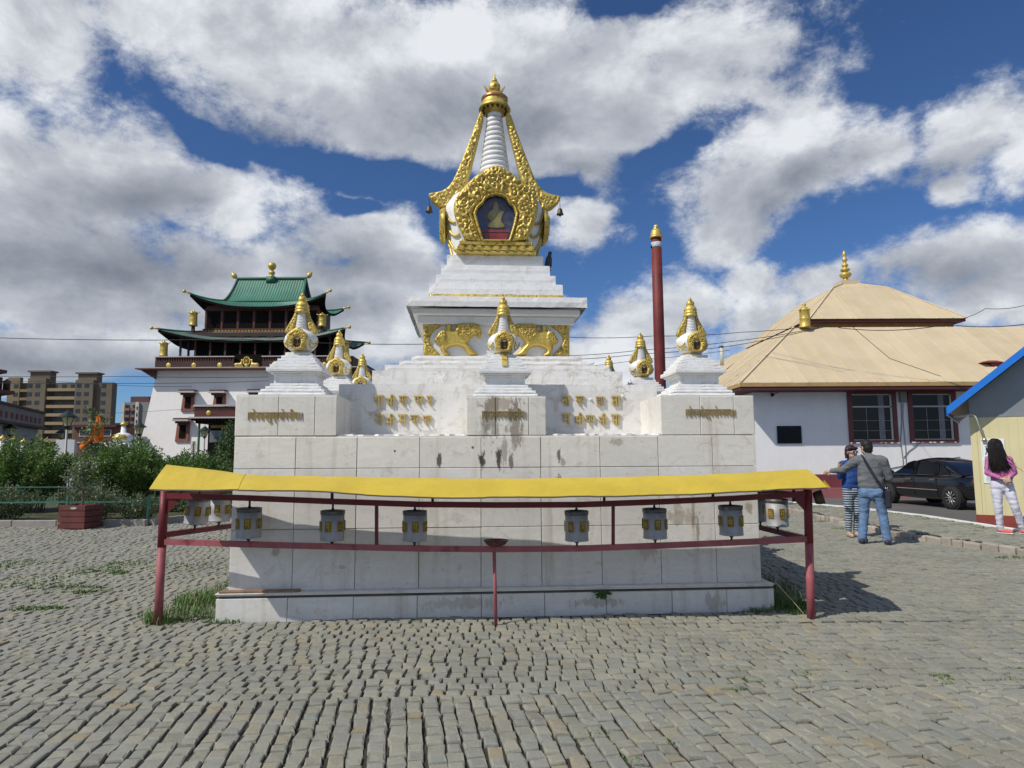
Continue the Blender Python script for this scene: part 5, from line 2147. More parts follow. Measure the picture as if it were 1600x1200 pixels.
# ------------------------------------------------------------------ yellow kiosk with a blue roof edge
KA = R(-36)
kb = at(1528, 818, 14.3)
K = thing('kiosk', 'pale yellow metal clad kiosk with bright blue roof edge and grey gable', 'kiosk', (kb.x, 14.3, 0), KA)
kiosk_yellow = bpy.data.materials.new('yellow_cladding')
kiosk_yellow.use_nodes = True
t = NT(kiosk_yellow.node_tree)
co = t.node('ShaderNodeTexCoord').outputs['Object']
n1 = t.noise(co, 1.5, 4.0)
t.set(t.n['Principled BSDF'].inputs['Base Color'], t.ramp(n1, [(.3, (.58, .52, .29)), (.7, (.64, .575, .335))]))
t.n['Principled BSDF'].inputs['Roughness'].default_value = .42
mcp = mat('kiosk_red_base', (.22, .045, .03), .6, 0, .25, 4)
grey_gable = mat('grey_gable', (.22, .235, .245), .3, .2, .12, 1.2)
blue = mat('blue_fascia', (.015, .16, .58), .35, 0, .08)
whiteish = mat('kiosk_soffit', (.50, .48, .44), .6, 0, .1)


def kz(py, px=1540):
    return at(px, py, 14.2).z


KW, KD = 4.2, 4.6
zw = kz(650)
mb = MB()
# ribbed cladding on the front
n = 26
for i in range(n):
    u0, u1 = KW * i / n, KW * (i + 1) / n
    mb.box(u0 + .0008, u1 - .0008, -.010 + (.0015 if i % 2 else 0), .05, .20, zw)
mb.box(0, KW, .05, KD, -.15, zw)
mb.build('wall', kiosk_yellow, K)
mb = MB()
mb.box(-.012, .10, -.022, .10, .20, zw - .01)
mb.build('corner_post', kiosk_yellow, K)
mb = MB()
mb.box(-.02, KW, -.035, KD, -.15, .20)
mb.build('base', mcp, K)
rise = 1.75
pk = KW / 2
ov = .36
ofr = .50
zr0 = zw - .02
slope = rise / pk
mb = MB()
LFT = .36
mb.prism([(0, 0), (KW, 0), (KW, LFT), (pk, rise + LFT), (0, LFT)], Matrix.Translation((0, KD, zw)) @ Matrix.Rotation(math.pi / 2, 4, 'X'), KD)
mb.box(-.015, KW, -.02, -.004, zw - .03, zw + .02)
mb.build('gable', grey_gable, K)
for s in (0, 1):
    mb = MB()

    def q(x, y, dz):
        xx = x if s == 0 else KW - x
        return (xx, y, zw + LFT + slope * x + dz)
    vs = [q(-ov, -ofr, .02), q(pk, -ofr, .02), q(pk, KD, .02), q(-ov, KD, .02), q(-ov, -ofr, .10), q(pk, -ofr, .10), q(pk, KD, .10), q(-ov, KD, .10)]
    mb.add(vs, [(0, 3, 2, 1), (4, 5, 6, 7), (0, 1, 5, 4), (1, 2, 6, 5), (2, 3, 7, 6), (3, 0, 4, 7)])
    rf = mb.build('roof', whiteish, K)
    mb = MB()
    vs = [q(-ov - .03, -ofr - .03, -.03), q(pk, -ofr - .03, -.03), q(pk, -ofr - .003, -.03), q(-ov - .03, -ofr - .003, -.03), q(-ov - .03, -ofr - .03, .14), q(pk, -ofr - .03, .14), q(pk, -ofr - .003, .14), q(-ov - .03, -ofr - .003, .14)]
    mb.add(vs, [(0, 3, 2, 1), (4, 5, 6, 7), (0, 1, 5, 4), (1, 2, 6, 5), (2, 3, 7, 6), (3, 0, 4, 7)])
    vs = [q(-ov - .03, -ofr - .03, -.03), q(-ov - .003, -ofr - .03, -.03), q(-ov - .003, KD, -.03), q(-ov - .03, KD, -.03), q(-ov - .03, -ofr - .03, .14), q(-ov - .003, -ofr - .03, .14), q(-ov - .003, KD, .14), q(-ov - .03, KD, .14)]
    mb.add(vs, [(0, 3, 2, 1), (4, 5, 6, 7), (0, 1, 5, 4), (1, 2, 6, 5), (2, 3, 7, 6), (3, 0, 4, 7)])
    vs = [q(-ov, -ofr, .105), q(pk, -ofr, .105), q(pk, KD, .105), q(-ov, KD, .105)]
    mb.add(vs, [(0, 1, 2, 3)])
    mb.build('blue_edge', blue, rf)
# pipe lamp under the eave, notice, window edge
mb = MB()
mb.smooth = True
mb.tube([(-.28, -.28, zw - .02), (.06, -.25, zw + .02), (.11, -.25, zw - .02), (.22, -.20, zw - .50)], .014, 8)
pl = mb.build('lamp_arm', whiteish, K)
mb = MB()
mb.smooth = True
mb.ball((.235, -.20, zw - .56), .045, 12)
mb.lathe([(.06, 0), (.03, .06), (.0, .07)], 12, Matrix.Translation((.23, -.20, zw - .53)))
mb.build('lamp_head', mat('lamp_chrome', (.55, .50, .46), .25, .8), pl)
# window at the right
mb = MB()
mb.box(1.02, 2.2, -.05, .0, 1.05, zw - .12)
kw_ = mb.build('window', mat('kiosk_window_frame', (.70, .66, .58), .5), K)
mb = MB()
mb.box(1.10, 2.12, -.055, -.0505, 1.13, zw - .20)
mb.build('pane', glass_dark, kw_)
# notice poster
nt = thing('notice_poster', 'white notice with small black pictures pasted on the yellow kiosk wall behind the girl', 'poster', root_mat(K) @ Vector((.36, -.016, zw - 1.40)), KA)
mb = MB()
mb.box(-.20, .20, -.006, .0, 0, .92)
mb.build('sheet', mat('poster_paper', (.74, .77, .76), .5, 0, .06, 4), nt)
ink = mat('poster_ink', (.03, .03, .04), .6)
inkb = mat('poster_line', (.35, .42, .48), .6)
mb = MB()
for z in (.885, .865, .845, .50):
    mb.box(-.15, .15, -.0075, -.0065, z, z + .006)
for (x0, x1, z0, z1) in ((-.18, -.01, .55, .80), (.01, .18, .55, .80), (-.18, -.01, .28, .47), (.01, .18, .28, .47)):
    for (a, b_, c, d) in ((x0, x1, z0, z0 + .005), (x0, x1, z1 - .005, z1), (x0, x0 + .005, z0 + .005, z1 - .005), (x1 - .005, x1, z0 + .005, z1 - .005)):
        mb.box(a, b_, -.0075, -.0065, c, d)
mb.build('printed_line', inkb, nt)
mb = MB()
for (cx_, cz_, f) in ((-.115, .67, 1), (-.055, .68, -1), (.07, .67, 1), (.12, .66, -1)):
    mb.tube([(cx_, -.008, cz_ + .06), (cx_ + f * .012, -.008, cz_)], .012, 5)
    mb.tube([(cx_ + f * .012, -.008, cz_), (cx_ - f * .02, -.008, cz_ - .08)], .008, 5)
    mb.tube([(cx_ + f * .012, -.008, cz_), (cx_ + f * .035, -.008, cz_ - .075)], .008, 5)
    mb.tube([(cx_, -.008, cz_ + .045), (cx_ + f * .045, -.008, cz_ + .02)], .006, 5)
    mb.ball((cx_ - f * .004, -.008, cz_ + .085), .014, 8)
mb.build('pictogram', ink, nt)
mb = MB()
mb.box(-.02, .02, -.0075, -.0065, .815, .838)
mb.build('red_mark', mat('poster_red', (.5, .03, .03), .6), nt)
mb = MB()
for i in range(9):
    mb.box(-.16 + random.uniform(0, .03), .0 + random.uniform(0, .16), -.0075, -.0065, .04 + i * .024, .046 + i * .024)
mb.build('text_line', ink, nt)

# ------------------------------------------------------------------ parked black saloon car
CF = Vector((13.10, 22.25, -.112))
CR = Vector((13.38, 19.55, -.112))
car_dir = (CF - CR).normalized()
car = thing('car', 'glossy black saloon car with tinted windows parked by the kerb beside the hall', 'car', ((CF + CR) / 2).to_tuple(), math.atan2(car_dir.y, car_dir.x))
black = mat('black_car_paint', (.006, .005, .006), .22, 0, .2, 2, coat=.8)
tint = mat('tinted_glass', (.004, .005, .006), .06, 0, .2, 2, spec=.8)
rubber = mat('tyre_rubber', (.02, .02, .02), .8)
chrome = mat('chrome', (.7, .7, .7), .12, 1.0, .05)
alloy = mat('alloy_wheel', (.34, .34, .34), .45, .5, .1)
# local: x forward, y left (towards the camera), wheel centres at x = +-1.3
WB = (CF - CR).length / 2 + .03
HWc = .86
# side profile of the body: x, sill z, shoulder z
st = [(-2.22, .42, .78, .62), (-2.12, .30, .92, .76), (-1.7, .26, .97, .84), (-1.0, .22, .97, .86), (0, .21, .95, .86), (.9, .22, .93, .86), (1.5, .24, .88, .84), (1.95, .27, .80, .78), (2.18, .34, .70, .66), (2.27, .42, .60, .50)]
mb = MB()
mb.smooth = True


def sect(x, zs, zt, w):
    pts = []
    zm = zs + (zt - zs) * .55
    half = [(0, zs - .0), (w * .88, zs), (w * .97, zs + .08), (w * 1.0, zm), (w * .97, zt - .06), (w * .90, zt), (0, zt + .035)]
    for y, z in half:
        pts.append((x, -y, z))
    for y, z in half[::-1][1:-1]:
        pts.append((x, y, z))
    return pts


rings = [sect(*s) for s in st]
m = len(rings[0])
vs = [p for r_ in rings for p in r_]
fs = [(i * m + k, i * m + (k + 1) % m, (i + 1) * m + (k + 1) % m, (i + 1) * m + k) for i in range(len(rings) - 1) for k in range(m)]
fs += [tuple(range(m)), tuple((len(rings) - 1) * m + k for k in range(m))]
mb.add(vs, fs)
body = mb.build('body', black, car)
sub = body.modifiers.new('s', 'SUBSURF')
sub.levels = sub.render_levels = 2
# cabin
mb = MB()
mb.smooth = True
cab = [(-1.75, .95, .02, .80), (-1.25, .95, .28, .78), (-.75, .95, .45, .74), (-.1, .95, .52, .72), (.45, .94, .48, .73), (.85, .93, .28, .78), (1.25, .92, .02, .82)]
vs = []
mm = 0
for x, z, h, w in cab:
    inn = w - .32 * h
    r_ = [(x, -w, z - .05), (x, -w + .02, z + .01), (x, -inn, z + h * .85), (x, -inn * .8, z + h), (x, 0, z + h * 1.05 + .005), (x, inn * .8, z + h), (x, inn, z + h * .85), (x, w - .02, z + .01), (x, w, z - .05)]
    mm = len(r_)
    vs += r_
fs = [(i * mm + k, i * mm + k + 1, (i + 1) * mm + k + 1, (i + 1) * mm + k) for i in range(len(cab) - 1) for k in range(mm - 1)]
mb.add(vs, fs)
cb = mb.build('cabin', black, car)
sub = cb.modifiers.new('s', 'SUBSURF')
sub.levels = sub.render_levels = 2
# side glass, proud of the cabin skin
for s in (-1, 1):
    for nm, poly in (('front_window', [(1.02, .965), (.20, .965), (.20, 1.36), (.42, 1.375), (.60, 1.32)]), ('rear_window', [(.12, .965), (-.72, .97), (-.80, 1.02), (-.72, 1.34), (.12, 1.36)]), ('quarter_window', [(-.84, .98), (-1.28, 1.0), (-.92, 1.27), (-.78, 1.32)])):
        mb = MB()

        def P(x, z, o=0):
            h = np.interp(x, [-1.75, -1.25, -.75, -.1, .45, .85, 1.25], [.02, .28, .45, .52, .48, .28, .02])
            w = np.interp(x, [-1.75, -1.25, -.75, -.1, .45, .85, 1.25], [.80, .78, .74, .72, .73, .78, .82])
            inn = w - .32 * h
            u = min(1.0, max(0.0, (z - .95) / max(.05, h * .85)))
            return (x, s * (w + (inn - w) * u + .012 + o), z)
        n_ = len(poly)
        vs = [P(*q_) for q_ in poly] + [P(*q_, -.03) for q_ in poly]
        mb.add(vs, [tuple(range(n_))] + [(i, (i + 1) % n_, n_ + (i + 1) % n_, n_ + i) for i in range(n_)])
        mb.build(nm, tint, car)
    mb = MB()
    pts_ = [(x, s * (np.interp(x, [-1.75, -1.0, 0, 1.0, 1.25], [.805, .79, .76, .80, .82]) + .03), .955 + (0 if x < 0 else -.01 * x)) for x in np.linspace(-1.3, 1.1, 12)]
    mb.tube(pts_, .010, 6)
    mb.build('chrome_trim', chrome, car)
    mb = MB()
    mb.tube([(x, s * (.868 if abs(x) < 1.0 else .86), .52) for x in np.linspace(-.85, .9, 8)], .014, 6)
    mb.build('side_moulding', alloy, car)
    for hx_ in (.34, -.68):
        mb = MB()
        mb.bbox(hx_ - .11, hx_ + .11, s * .872 - .022, s * .872 + .022, .80, .85, .012)
        mb.build('door_handle', chrome, car)
    for xs_ in (.16, -.80):
        mb = MB()
        mb.tube([(xs_, s * .868, .30), (xs_, s * .878, .6), (xs_, s * .84, .93)], .006, 5)
        mb.build('door_gap', rubber, car)
    mb = MB()
    mb.smooth = True
    mb.ball((.98, s * .97, 1.0), .10, 12, (.7, 1.0, .75))
    mb.build('mirror', black, car)
    mb = MB()
    mb.smooth = True
    mb.ball((2.05, s * .62, .66), .16, 14, (.75, 1.1, .62))
    mb.build('headlight', mat('headlamp_glass_' + ('right' if s < 0 else 'left'), (.55, .57, .60), .1, .2), car)
    mb = MB()
    mb.smooth = True
    mb.ball((-2.12, s * .60, .78), .14, 12, (.5, 1.3, .7))
    mb.build('tail_light', mat('tail_lamp_' + ('right' if s < 0 else 'left'), (.30, .01, .01), .2), car)
for wx in (-WB, WB):
    for s in (-1, 1):
        w = bpy.data.objects.new('wheel', None)
        COL.objects.link(w)
        w.parent = car
        w.location = (wx, s * .80, .325)
        w.rotation_euler = (R(-90) * s, 0, 0)
        mb = MB()
        mb.smooth = True
        mb.lathe([(.215, -.11), (.30, -.105), (.322, -.08), (.325, 0), (.322, .08), (.30, .105), (.215, .11)], 36, cap=False)
        mb.build('tyre', rubber, w)
        mb = MB()
        mb.smooth = True
        mb.lathe([(.222, .108), (.215, .112), (.20, .06), (.0, .05)], 36, cap=False)
        for k in range(10):
            a = 2 * math.pi * k / 10
            mb.cur = 1
            M = Matrix.Rotation(a, 4, 'Z')
            mb.box(.05, .205, -.013, .013, .055, .098, M, (0, .006))
        mb.lathe([(.055, .10), (.05, .106), (.0, .106)], 16)
        mb.build('rim', [iron, alloy], w)
        mb = MB()
        mb.smooth = False
        mb.lathe([(.36, -.13 if s else 0), (.36, .070), (.33, .072), (.33, -.13)], 36, cap=False)
        mb.build('wheel_arch', rubber, w)


# ------------------------------------------------------------------ the tall temple with green roofs
YT = 100.0
TX = at(394, 700, YT).x
T_ = thing('temple', 'tall white battered temple with dark timber galleries and upturned green tiled roofs', 'temple', (TX, YT, 0))
PX = YT / F_PX


def tz(py):
    return at(394, py, YT).z


t_white = weathered('temple_whitewash', (.80, .775, .74), (.50, .46, .44), .25, .2, island=0, bump=.02)
timber = mat('dark_timber', (.050, .022, .018), .7, 0, .3, .6, tint=((.09, .035, .025), .55))
timber_b = mat('brown_timber', (.085, .036, .026), .7, 0, .25, .6)
redwall = mat('temple_red', (.095, .028, .022), .65, 0, .3, .5)
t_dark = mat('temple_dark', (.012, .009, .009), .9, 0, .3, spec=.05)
cornice_red = mat('cornice_brown', (.12, .05, .04), .7, 0, .2)
capstone = mat('pale_coping', (.45, .43, .41), .7, 0, .15)
frame_br = mat('temple_window_frame', (.23, .085, .055), .7, 0, .2)
tile = bpy.data.materials.new('green_roof_tile')
tile.use_nodes = True
t = NT(tile.node_tree)
co = t.node('ShaderNodeTexCoord').outputs['Object']
n1 = t.noise(co, .35, 5.0, .6)
n2 = t.noise(t.vmath('MULTIPLY', co, (2.2, .15, .15)), 1.0, 4.0, .6)
cc = t.ramp(n1, [(.3, (.038, .145, .10)), (.7, (.065, .21, .145))])
cc = t.mix(t.math('MULTIPLY', t.smooth(n2, .60, .70), .75), cc, (.13, .12, .08))
t.set(t.n['Principled BSDF'].inputs['Base Color'], cc)
t.n['Principled BSDF'].inputs['Roughness'].default_value = .5
green_dk = mat('green_ridge', (.03, .13, .085), .5, 0, .2, .5)

zt_wall = tz(578)
w0, w1 = (394 - 221) * PX, (394 - 240) * PX
mb = MB()
D = 20.0
mb.add([(-w0, -1.6, -.5), (w0, -1.6, -.5), (w0, D + 1.6, -.5), (-w0, D + 1.6, -.5), (-w1, 0, zt_wall), (w1, 0, zt_wall), (w1, D, zt_wall), (-w1, D, zt_wall)], [(0, 3, 2, 1), (4, 5, 6, 7), (0, 1, 5, 4), (1, 2, 6, 5), (2, 3, 7, 6), (3, 0, 4, 7)])
mb.build('wall', t_white, T_)
mb = MB()
wc = (394 - 217.5) * PX
zc0, zc1 = tz(591), tz(576.5)
for s in (-1, 1):
    mb.prism([(s * w1, zc0 - .1), (s * wc, zc1 - .2), (s * w1, zc1 - .2)], Matrix.Translation((0, D, 0)) @ Matrix.Rotation(math.pi / 2, 4, 'X'), D + .5)
mb.box(-wc - .1, wc + .1, -2.0, D + 2.1, zc1 - .19, zc1 - .05)
mb.cur = 1
mb.box(-wc - .1, wc + .1, -2.0, D + 2.1, zc1 - .045, zc1 + .06)
mb.build('cornice', [cornice_red, capstone], T_)
# balcony parapet, in two lengths with the wheel emblem between them
zp0, zp1 = zc1 + .06, tz(557.5)
wb = (394 - 241) * PX
gap0, gap1 = (364 - 394) * PX, (408 - 394) * PX
for (x0, x1) in ((-wb, gap0), (gap1, wb)):
    mb = MB()
    mb.cur = 0
    mb.box(x0, x1, -.9, -.5, zp0, zp1 - .75)
    mb.cur = 1
    n = max(2, int((x1 - x0) / .36))
    for i in range(n):
        u = x0 + (x1 - x0) * (i + .5) / n
        mb.box(u - .09, u + .09, -.82, -.58, zp1 - .75, zp1 - .14)
    mb.box(x0, x1, -.56, -.50, zp1 - .75, zp1 - .14)
    mb.cur = 2
    mb.box(x0 - .05, x1 + .05, -1.0, -.4, zp1 - .14, zp1)
    mb.build('parapet', [timber, timber_b, capstone], T_)
for s in (-1, 1):
    mb = MB()
    mb.box(s * wb - .2, s * wb + .2, -.5, D, zp0, zp1)
    mb.build('parapet', timber, T_)
mb = MB()
mb.box(gap0, gap1, -.45, -.35, zp0, zp1 + .3)
mb.build('gallery_screen', t_dark, T_)
for px in (262.5, 302, 342.5, 427, 466, 506):
    mb = MB()
    x = (px - 394) * PX
    mb.smooth = True
    mb.lathe([(.0, .12), (.25, .11), (.36, .06), (.38, .0)], 20, Matrix.Translation((x, -.90, tz(571.5))) @ Matrix.Rotation(math.pi / 2, 4, 'X'))
    mb.build('gold_disc', gold, T_)
# wheel of the law between two deer
we = MB()
we.smooth = True
cz, x0 = tz(566), (385.5 - 394) * PX
for i in range(20):
    a, b = 2 * math.pi * i / 20, 2 * math.pi * (i + 1) / 20
    we.tube([(x0 + .48 * math.cos(a), -1.2, cz + .62 * math.sin(a)), (x0 + .48 * math.cos(b), -1.2, cz + .62 * math.sin(b))], .10, 6)
for i in range(8):
    a = 2 * math.pi * i / 8
    we.tube([(x0, -1.2, cz), (x0 + .45 * math.cos(a), -1.2, cz + .58 * math.sin(a))], .045, 5)
we.ball((x0, -1.25, cz), .14, 10)
we.lathe([(.20, zp0 + .1), (.28, zp0 + .35), (.14, zp0 + .6), (.10, cz - .5)], 12, Matrix.Translation((x0, -1.2, 0)))
we.build('wheel_emblem', gold, T_)
for s, px in ((1, 374), (-1, 397.5)):
    xd = (px - 394) * PX
    fused_parts = [((xd - s * .45, -1.2, zp0 + .42), (xd + s * .30, -1.2, zp0 + .48), .28, .24), ((xd + s * .28, -1.2, zp0 + .5), (xd + s * .38, -1.2, zp0 + 1.05), .17, .11), ((xd + s * .36, -1.2, zp0 + 1.1), (xd + s * .60, -1.2, zp0 + 1.16), .13, .07), ((xd - s * .5, -1.2, zp0 + .18), (xd + s * .5, -1.2, zp0 + .18), .16, .14), ((xd + s * .34, -1.2, zp0 + 1.15), (xd + s * .24, -1.2, zp0 + 1.36), .04, .02)]
    fused('deer_figure', fused_parts, gold, T_, .06, 2)
# gallery storey
zg1 = tz(526)
wg = (394 - 296) * PX
mb = MB()
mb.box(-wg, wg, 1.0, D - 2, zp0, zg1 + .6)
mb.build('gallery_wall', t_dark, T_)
for i in range(11):
    x = -(394 - 276) * PX + i * 2 * (394 - 276) * PX / 10
    mb = MB()
    mb.box(x - .13, x + .13, -.30, -.04, zp0, zg1 + .3)
    mb.build('gallery_post', timber, T_)
for s in (-1, 1):
    for yy in (2.2, 4.6):
        mb = MB()
        x = s * (394 - 276) * PX
        mb.box(x - .13, x + .13, yy, yy + .26, zp0, zg1 + .3)
        mb.build('gallery_post', timber, T_)
mb = MB()
for i in range(10):      # bracketed arches under the eave beam
    xa = -(394 - 276) * PX + i * 2 * (394 - 276) * PX / 10
    w_ = 2 * (394 - 276) * PX / 10
    mb.prism([(0, 0), (w_ * .30, .0), (w_ * .12, -.35), (0, -.8)], Matrix.Translation((xa, -.22, zg1)) @ Matrix.Rotation(math.pi / 2, 4, 'X'), .1)
    mb.prism([(w_, 0), (w_, -.8), (w_ * .88, -.35), (w_ * .7, 0)], Matrix.Translation((xa, -.22, zg1)) @ Matrix.Rotation(math.pi / 2, 4, 'X'), .1)
mb.box(-(394 - 274) * PX, (394 - 274) * PX, -.35, .0, zg1, zg1 + .6)
mb.build('eave_beam', timber, T_)


def curved_roof(name, hw, yc, hd, ze, tw, td, zt, lift, out, under, curve=1.7, ribs=.42, top_mat=None):
    """hipped tiled roof with upturned corners; eave rectangle hw x hd to top rectangle tw x td"""
    mb = MB()
    bot = MB()

    def side(ax, sgn):
        A, B = (hw, hd) if ax == 0 else (hd, hw)
        a, b = (tw, td) if ax == 0 else (td, tw)

        def fn(u, v, dz=0.0, rb=True):
            s = 2 * u - 1
            c = abs(s) ** 3.5
            e = s * (A + out * c)
            f = B + out * c
            x = e + (s * a - e) * v
            y = f + (b - f) * v
            z = ze + lift * abs(s) ** 3.0 * (1 - v) ** 1.4 + (zt - ze) * v ** curve
            if rb:
                z += .05 * math.cos(2 * math.pi * x / ribs)
            p = (x, -sgn * y) if ax == 0 else (sgn * y, x)
            return Vector((p[0], yc + p[1], z + dz))
        nu = int(2 * A / ribs * 4)
        mb.grid(fn, nu, 8)
        if ax == 0 or True:
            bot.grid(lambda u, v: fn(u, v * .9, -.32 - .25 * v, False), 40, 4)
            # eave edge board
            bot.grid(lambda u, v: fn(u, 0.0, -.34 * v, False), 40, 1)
    for ax in (0, 1):
        for sgn in (1, -1):
            side(ax, sgn)
    r = mb.build(name, top_mat or tile, T_)
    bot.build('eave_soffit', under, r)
    # hip ridges with gilded tips
    for sx in (-1, 1):
        for sy in (-1, 1):
            pts = []
            for i in range(11):
                v = i / 10
                pts.append(Vector((sx * ((hw + out) + (tw - hw - out) * v), yc + sy * ((hd + out) + (td - hd - out) * v), ze + lift * (1 - v) ** 1.4 + (zt - ze) * v ** curve + .12)))
            rb = MB()
            rb.tube(pts, .15, 6)
            rb.build('hip_ridge', green_dk, r)
            d = (pts[0] - pts[1]).normalized()
            tb = MB()
            tb.smooth = True
            tb.cyl(pts[0] - d * .2, pts[0] + d * .75, .16, .10, 8)
            tb.ball(pts[0] + d * .85, .26, 10)
            tb.build('ridge_tip', gold, r)
    return r


z_e2, z_t2 = tz(532.5), tz(518.5)
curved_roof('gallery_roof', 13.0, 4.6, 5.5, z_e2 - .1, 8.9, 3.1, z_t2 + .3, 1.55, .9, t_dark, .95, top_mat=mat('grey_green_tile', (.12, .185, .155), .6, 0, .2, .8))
# upper storey
z30, z31 = tz(521), tz(476)
w3 = (394 - 303) * PX
mb = MB()
mb.box(-w3, w3, 2.2, 9.0, z30, z31 + .5)
mb.build('upper_wall', redwall, T_)
mb = MB()
n = 7
for i in range(n + 1):
    x = -w3 + 2 * w3 * i / n
    mb.box(x - .14, x + .14, 2.04, 2.2, z30, z31)
mb.box(-w3 - .1, w3 + .1, 2.0, 2.2, z31 - .35, z31)
mb.box(-w3 - .3, w3 + .3, 1.7, 2.2, z30 + .95, z30 + 1.08)
mb.build('upper_frame', timber_b, T_)
for i in range(n):
    mb = MB()
    x = -w3 + 2 * w3 * (i + .5) / n
    mb.box(x - .95, x + .95, 2.14, 2.19, z30 + 1.3, z31 - .5)
    lt = mb.build('lattice_panel', t_dark, T_)
mb = MB()
for i in range(34):
    x = -w3 + 2 * w3 * (i + .5) / 34
    mb.box(x - .17, x + .17, 1.66, 1.70, z30 + .62, z30 + .88)
mb.build('ochre_frieze', mat('ochre_frieze', (.30, .17, .04), .6, 0, .2, .8), T_)
mb = MB()
mb.box(-w3 - .3, w3 + .3, 1.705, 2.2, z30 + .3, z30 + .90)
mb.build('frieze_board', timber_b, T_)
# top roof: hipped skirt, then the gabled ridge roof
z_e1 = tz(476.5)
curved_roof('upper_roof', 9.4, 5.6, 4.5, z_e1, 5.6, 3.2, tz(468) + .35, 1.75, .95, t_dark, 1.2)
ggx = (413 - 394) * PX * 0
zr = tz(433) + 1.1
mb = MB()
gh = 5.5


def gab(u, v):
    s = 2 * v - 1
    x = -gh + 2 * gh * u + (0.45 * (2 * u - 1)) * (1 - abs(1 - abs(s)))
    y = 5.6 + s * 3.5
    a = 1 - abs(s)
    z = tz(468) + .25 + (zr - tz(468) - .25) * a ** 1.35 + .05 * math.cos(2 * math.pi * x / .42)
    return Vector((x, y, z))


mb.grid(gab, 104, 16)
gr_ = mb.build('gable_roof', tile, T_)
mb = MB()
for s in (-1, 1):
    v3 = [gab(0 if s < 0 else 1, j / 16) for j in range(17)]
    mb.add([p_ + Vector((-s * .15, 0, -.05)) for p_ in v3], [tuple(range(17))])
mb.build('gable_end', timber, gr_)
mb = MB()
for s in (0, 1):
    mb.tube([gab(s, j / 16) + Vector((0, 0, .12)) for j in range(17)], .20, 6)
mb.tube([gab(0, .5) + Vector((0, 0, .15)), gab(1, .5) + Vector((0, 0, .15))], .26, 8)
mb.build('roof_ridge', green_dk, gr_)
mb = MB()
for s in (0, 1):
    q = gab(s, .5) + Vector(((2 * s - 1) * .2, 0, .2))
    mb.smooth = True
    mb.lathe([(.12, 0), (.36, .25), (.42, .6), (.25, .95), (.05, 1.25), (.0, 1.3)], 10, Matrix.Translation(q) @ Matrix.Rotation((2 * s - 1) * R(38), 4, 'Y'))
mb.build('ridge_end', gold, gr_)
mb = MB()
mb.smooth = True
q = gab(.5, .5)
mb.box(q.x - .7, q.x + .7, q.y - .6, q.y + .6, q.z - .6, q.z + .35)
mb.build('finial_base', green_dk, gr_)
mb = MB()
mb.smooth = True
zz = q.z + .3
mb.lathe([(.0, 0), (.45, 0), (.52, .15), (.3, .3), (.42, .5), (.52, .75), (.42, 1.0), (.2, 1.1), (.32, 1.25), (.6, 1.6), (.66, 1.95), (.5, 2.3), (.2, 2.45), (.0, 2.5)], 18, Matrix.Translation((q.x, q.y, zz)))
mb.build('finial', gold, gr_)


def banner(px, py0, py1, dy, par=T_):
    zb0, zb1 = tz(py0), tz(py1)
    x = (px - 394) * PX
    h = zb1 - zb0
    mb = MB()
    mb.smooth = True
    mb.lathe([(r * .62, zb0 + z * h) for r, z in ((.0, 0), (.95, 0), (1.0, .05), (.88, .1), (.86, .4), (.9, .44), (.86, .48), (.86, .78), (.98, .80), (.9, .88), (.5, .93), (.2, .96), (.22, 1.0), (.0, 1.06))], 16, Matrix.Translation((x, dy, 0)))
    for a in (.2, 1.8, 3.3, 4.9):
        mb.tube([(x + .5 * math.cos(a), dy + .5 * math.sin(a), zb0 + h * .82), (x + .85 * math.cos(a), dy + .85 * math.sin(a), zb0 + h * .92)], .06, 5)
    mb.build('victory_banner', gold, T_)
    mb = MB()
    mb.box(x - .2, x + .2, dy - .2, dy + .2, zb0 - .9, zb0)
    mb.build('banner_stand', timber, T_)


banner(291.5, 508, 484, .4)
banner(251, 557, 533, -.4)
banner(497, 510, 489, .4)
banner(537, 557, 533, -.4)
# windows of the white wall
def t_window(px0, px1, py0, py1, hood0, hood1, hy):
    zc = (tz(py0) + tz(py1)) / 2
    yw_ = -1.6 * (1 - zc / zt_wall)
    x0, x1, z0, z1 = (px0 - 394) * PX, (px1 - 394) * PX, tz(py1), tz(py0)
    mb = MB()
    mb.add([(x0 - .12, yw_ - .35, z0), (x1 + .12, yw_ - .35, z0), (x1, yw_ - .12, z1), (x0, yw_ - .12, z1), (x0 - .12, 1, z0), (x1 + .12, 1, z0), (x1, 1, z1), (x0, 1, z1)], [(0, 1, 2, 3), (0, 4, 5, 1), (1, 5, 6, 2), (3, 2, 6, 7), (0, 3, 7, 4)])
    w = mb.build('window', frame_br, T_)
    mb = MB()
    e = (x1 - x0) * .24
    mb.add([(x0 + e, yw_ - .40, z0 + .55), (x1 - e, yw_ - .40, z0 + .55), (x1 - e, yw_ - .20, z1 - .1), (x0 + e, yw_ - .20, z1 - .1), (x0 + e, .5, z0 + .55), (x1 - e, .5, z0 + .55), (x1 - e, .5, z1 - .1), (x0 + e, .5, z1 - .1)], [(0, 1, 2, 3), (0, 4, 5, 1), (1, 5, 6, 2), (3, 2, 6, 7), (0, 3, 7, 4)])
    mb.build('pane', t_dark, w)
    hx0, hx1, hz = (hood0 - 394) * PX, (hood1 - 394) * PX, tz(hy)
    mb = MB()
    mb.box(hx0 + .3, hx1 - .3, yw_ - .9, .5, hz - .55, hz - .25)
    mb.box(hx0 + .6, hx1 - .6, yw_ - .6, .5, hz - .8, hz - .55)
    mb.cur = 1
    mb.box(hx0, hx1, yw_ - 1.2, .5, hz - .25, hz)
    mb.cur = 2
    mb.box(hx0 + .1, hx1 - .1, yw_ - 1.1, .5, hz, hz + .22)
    mb.build('hood', [timber, capstone, timber_b], w)


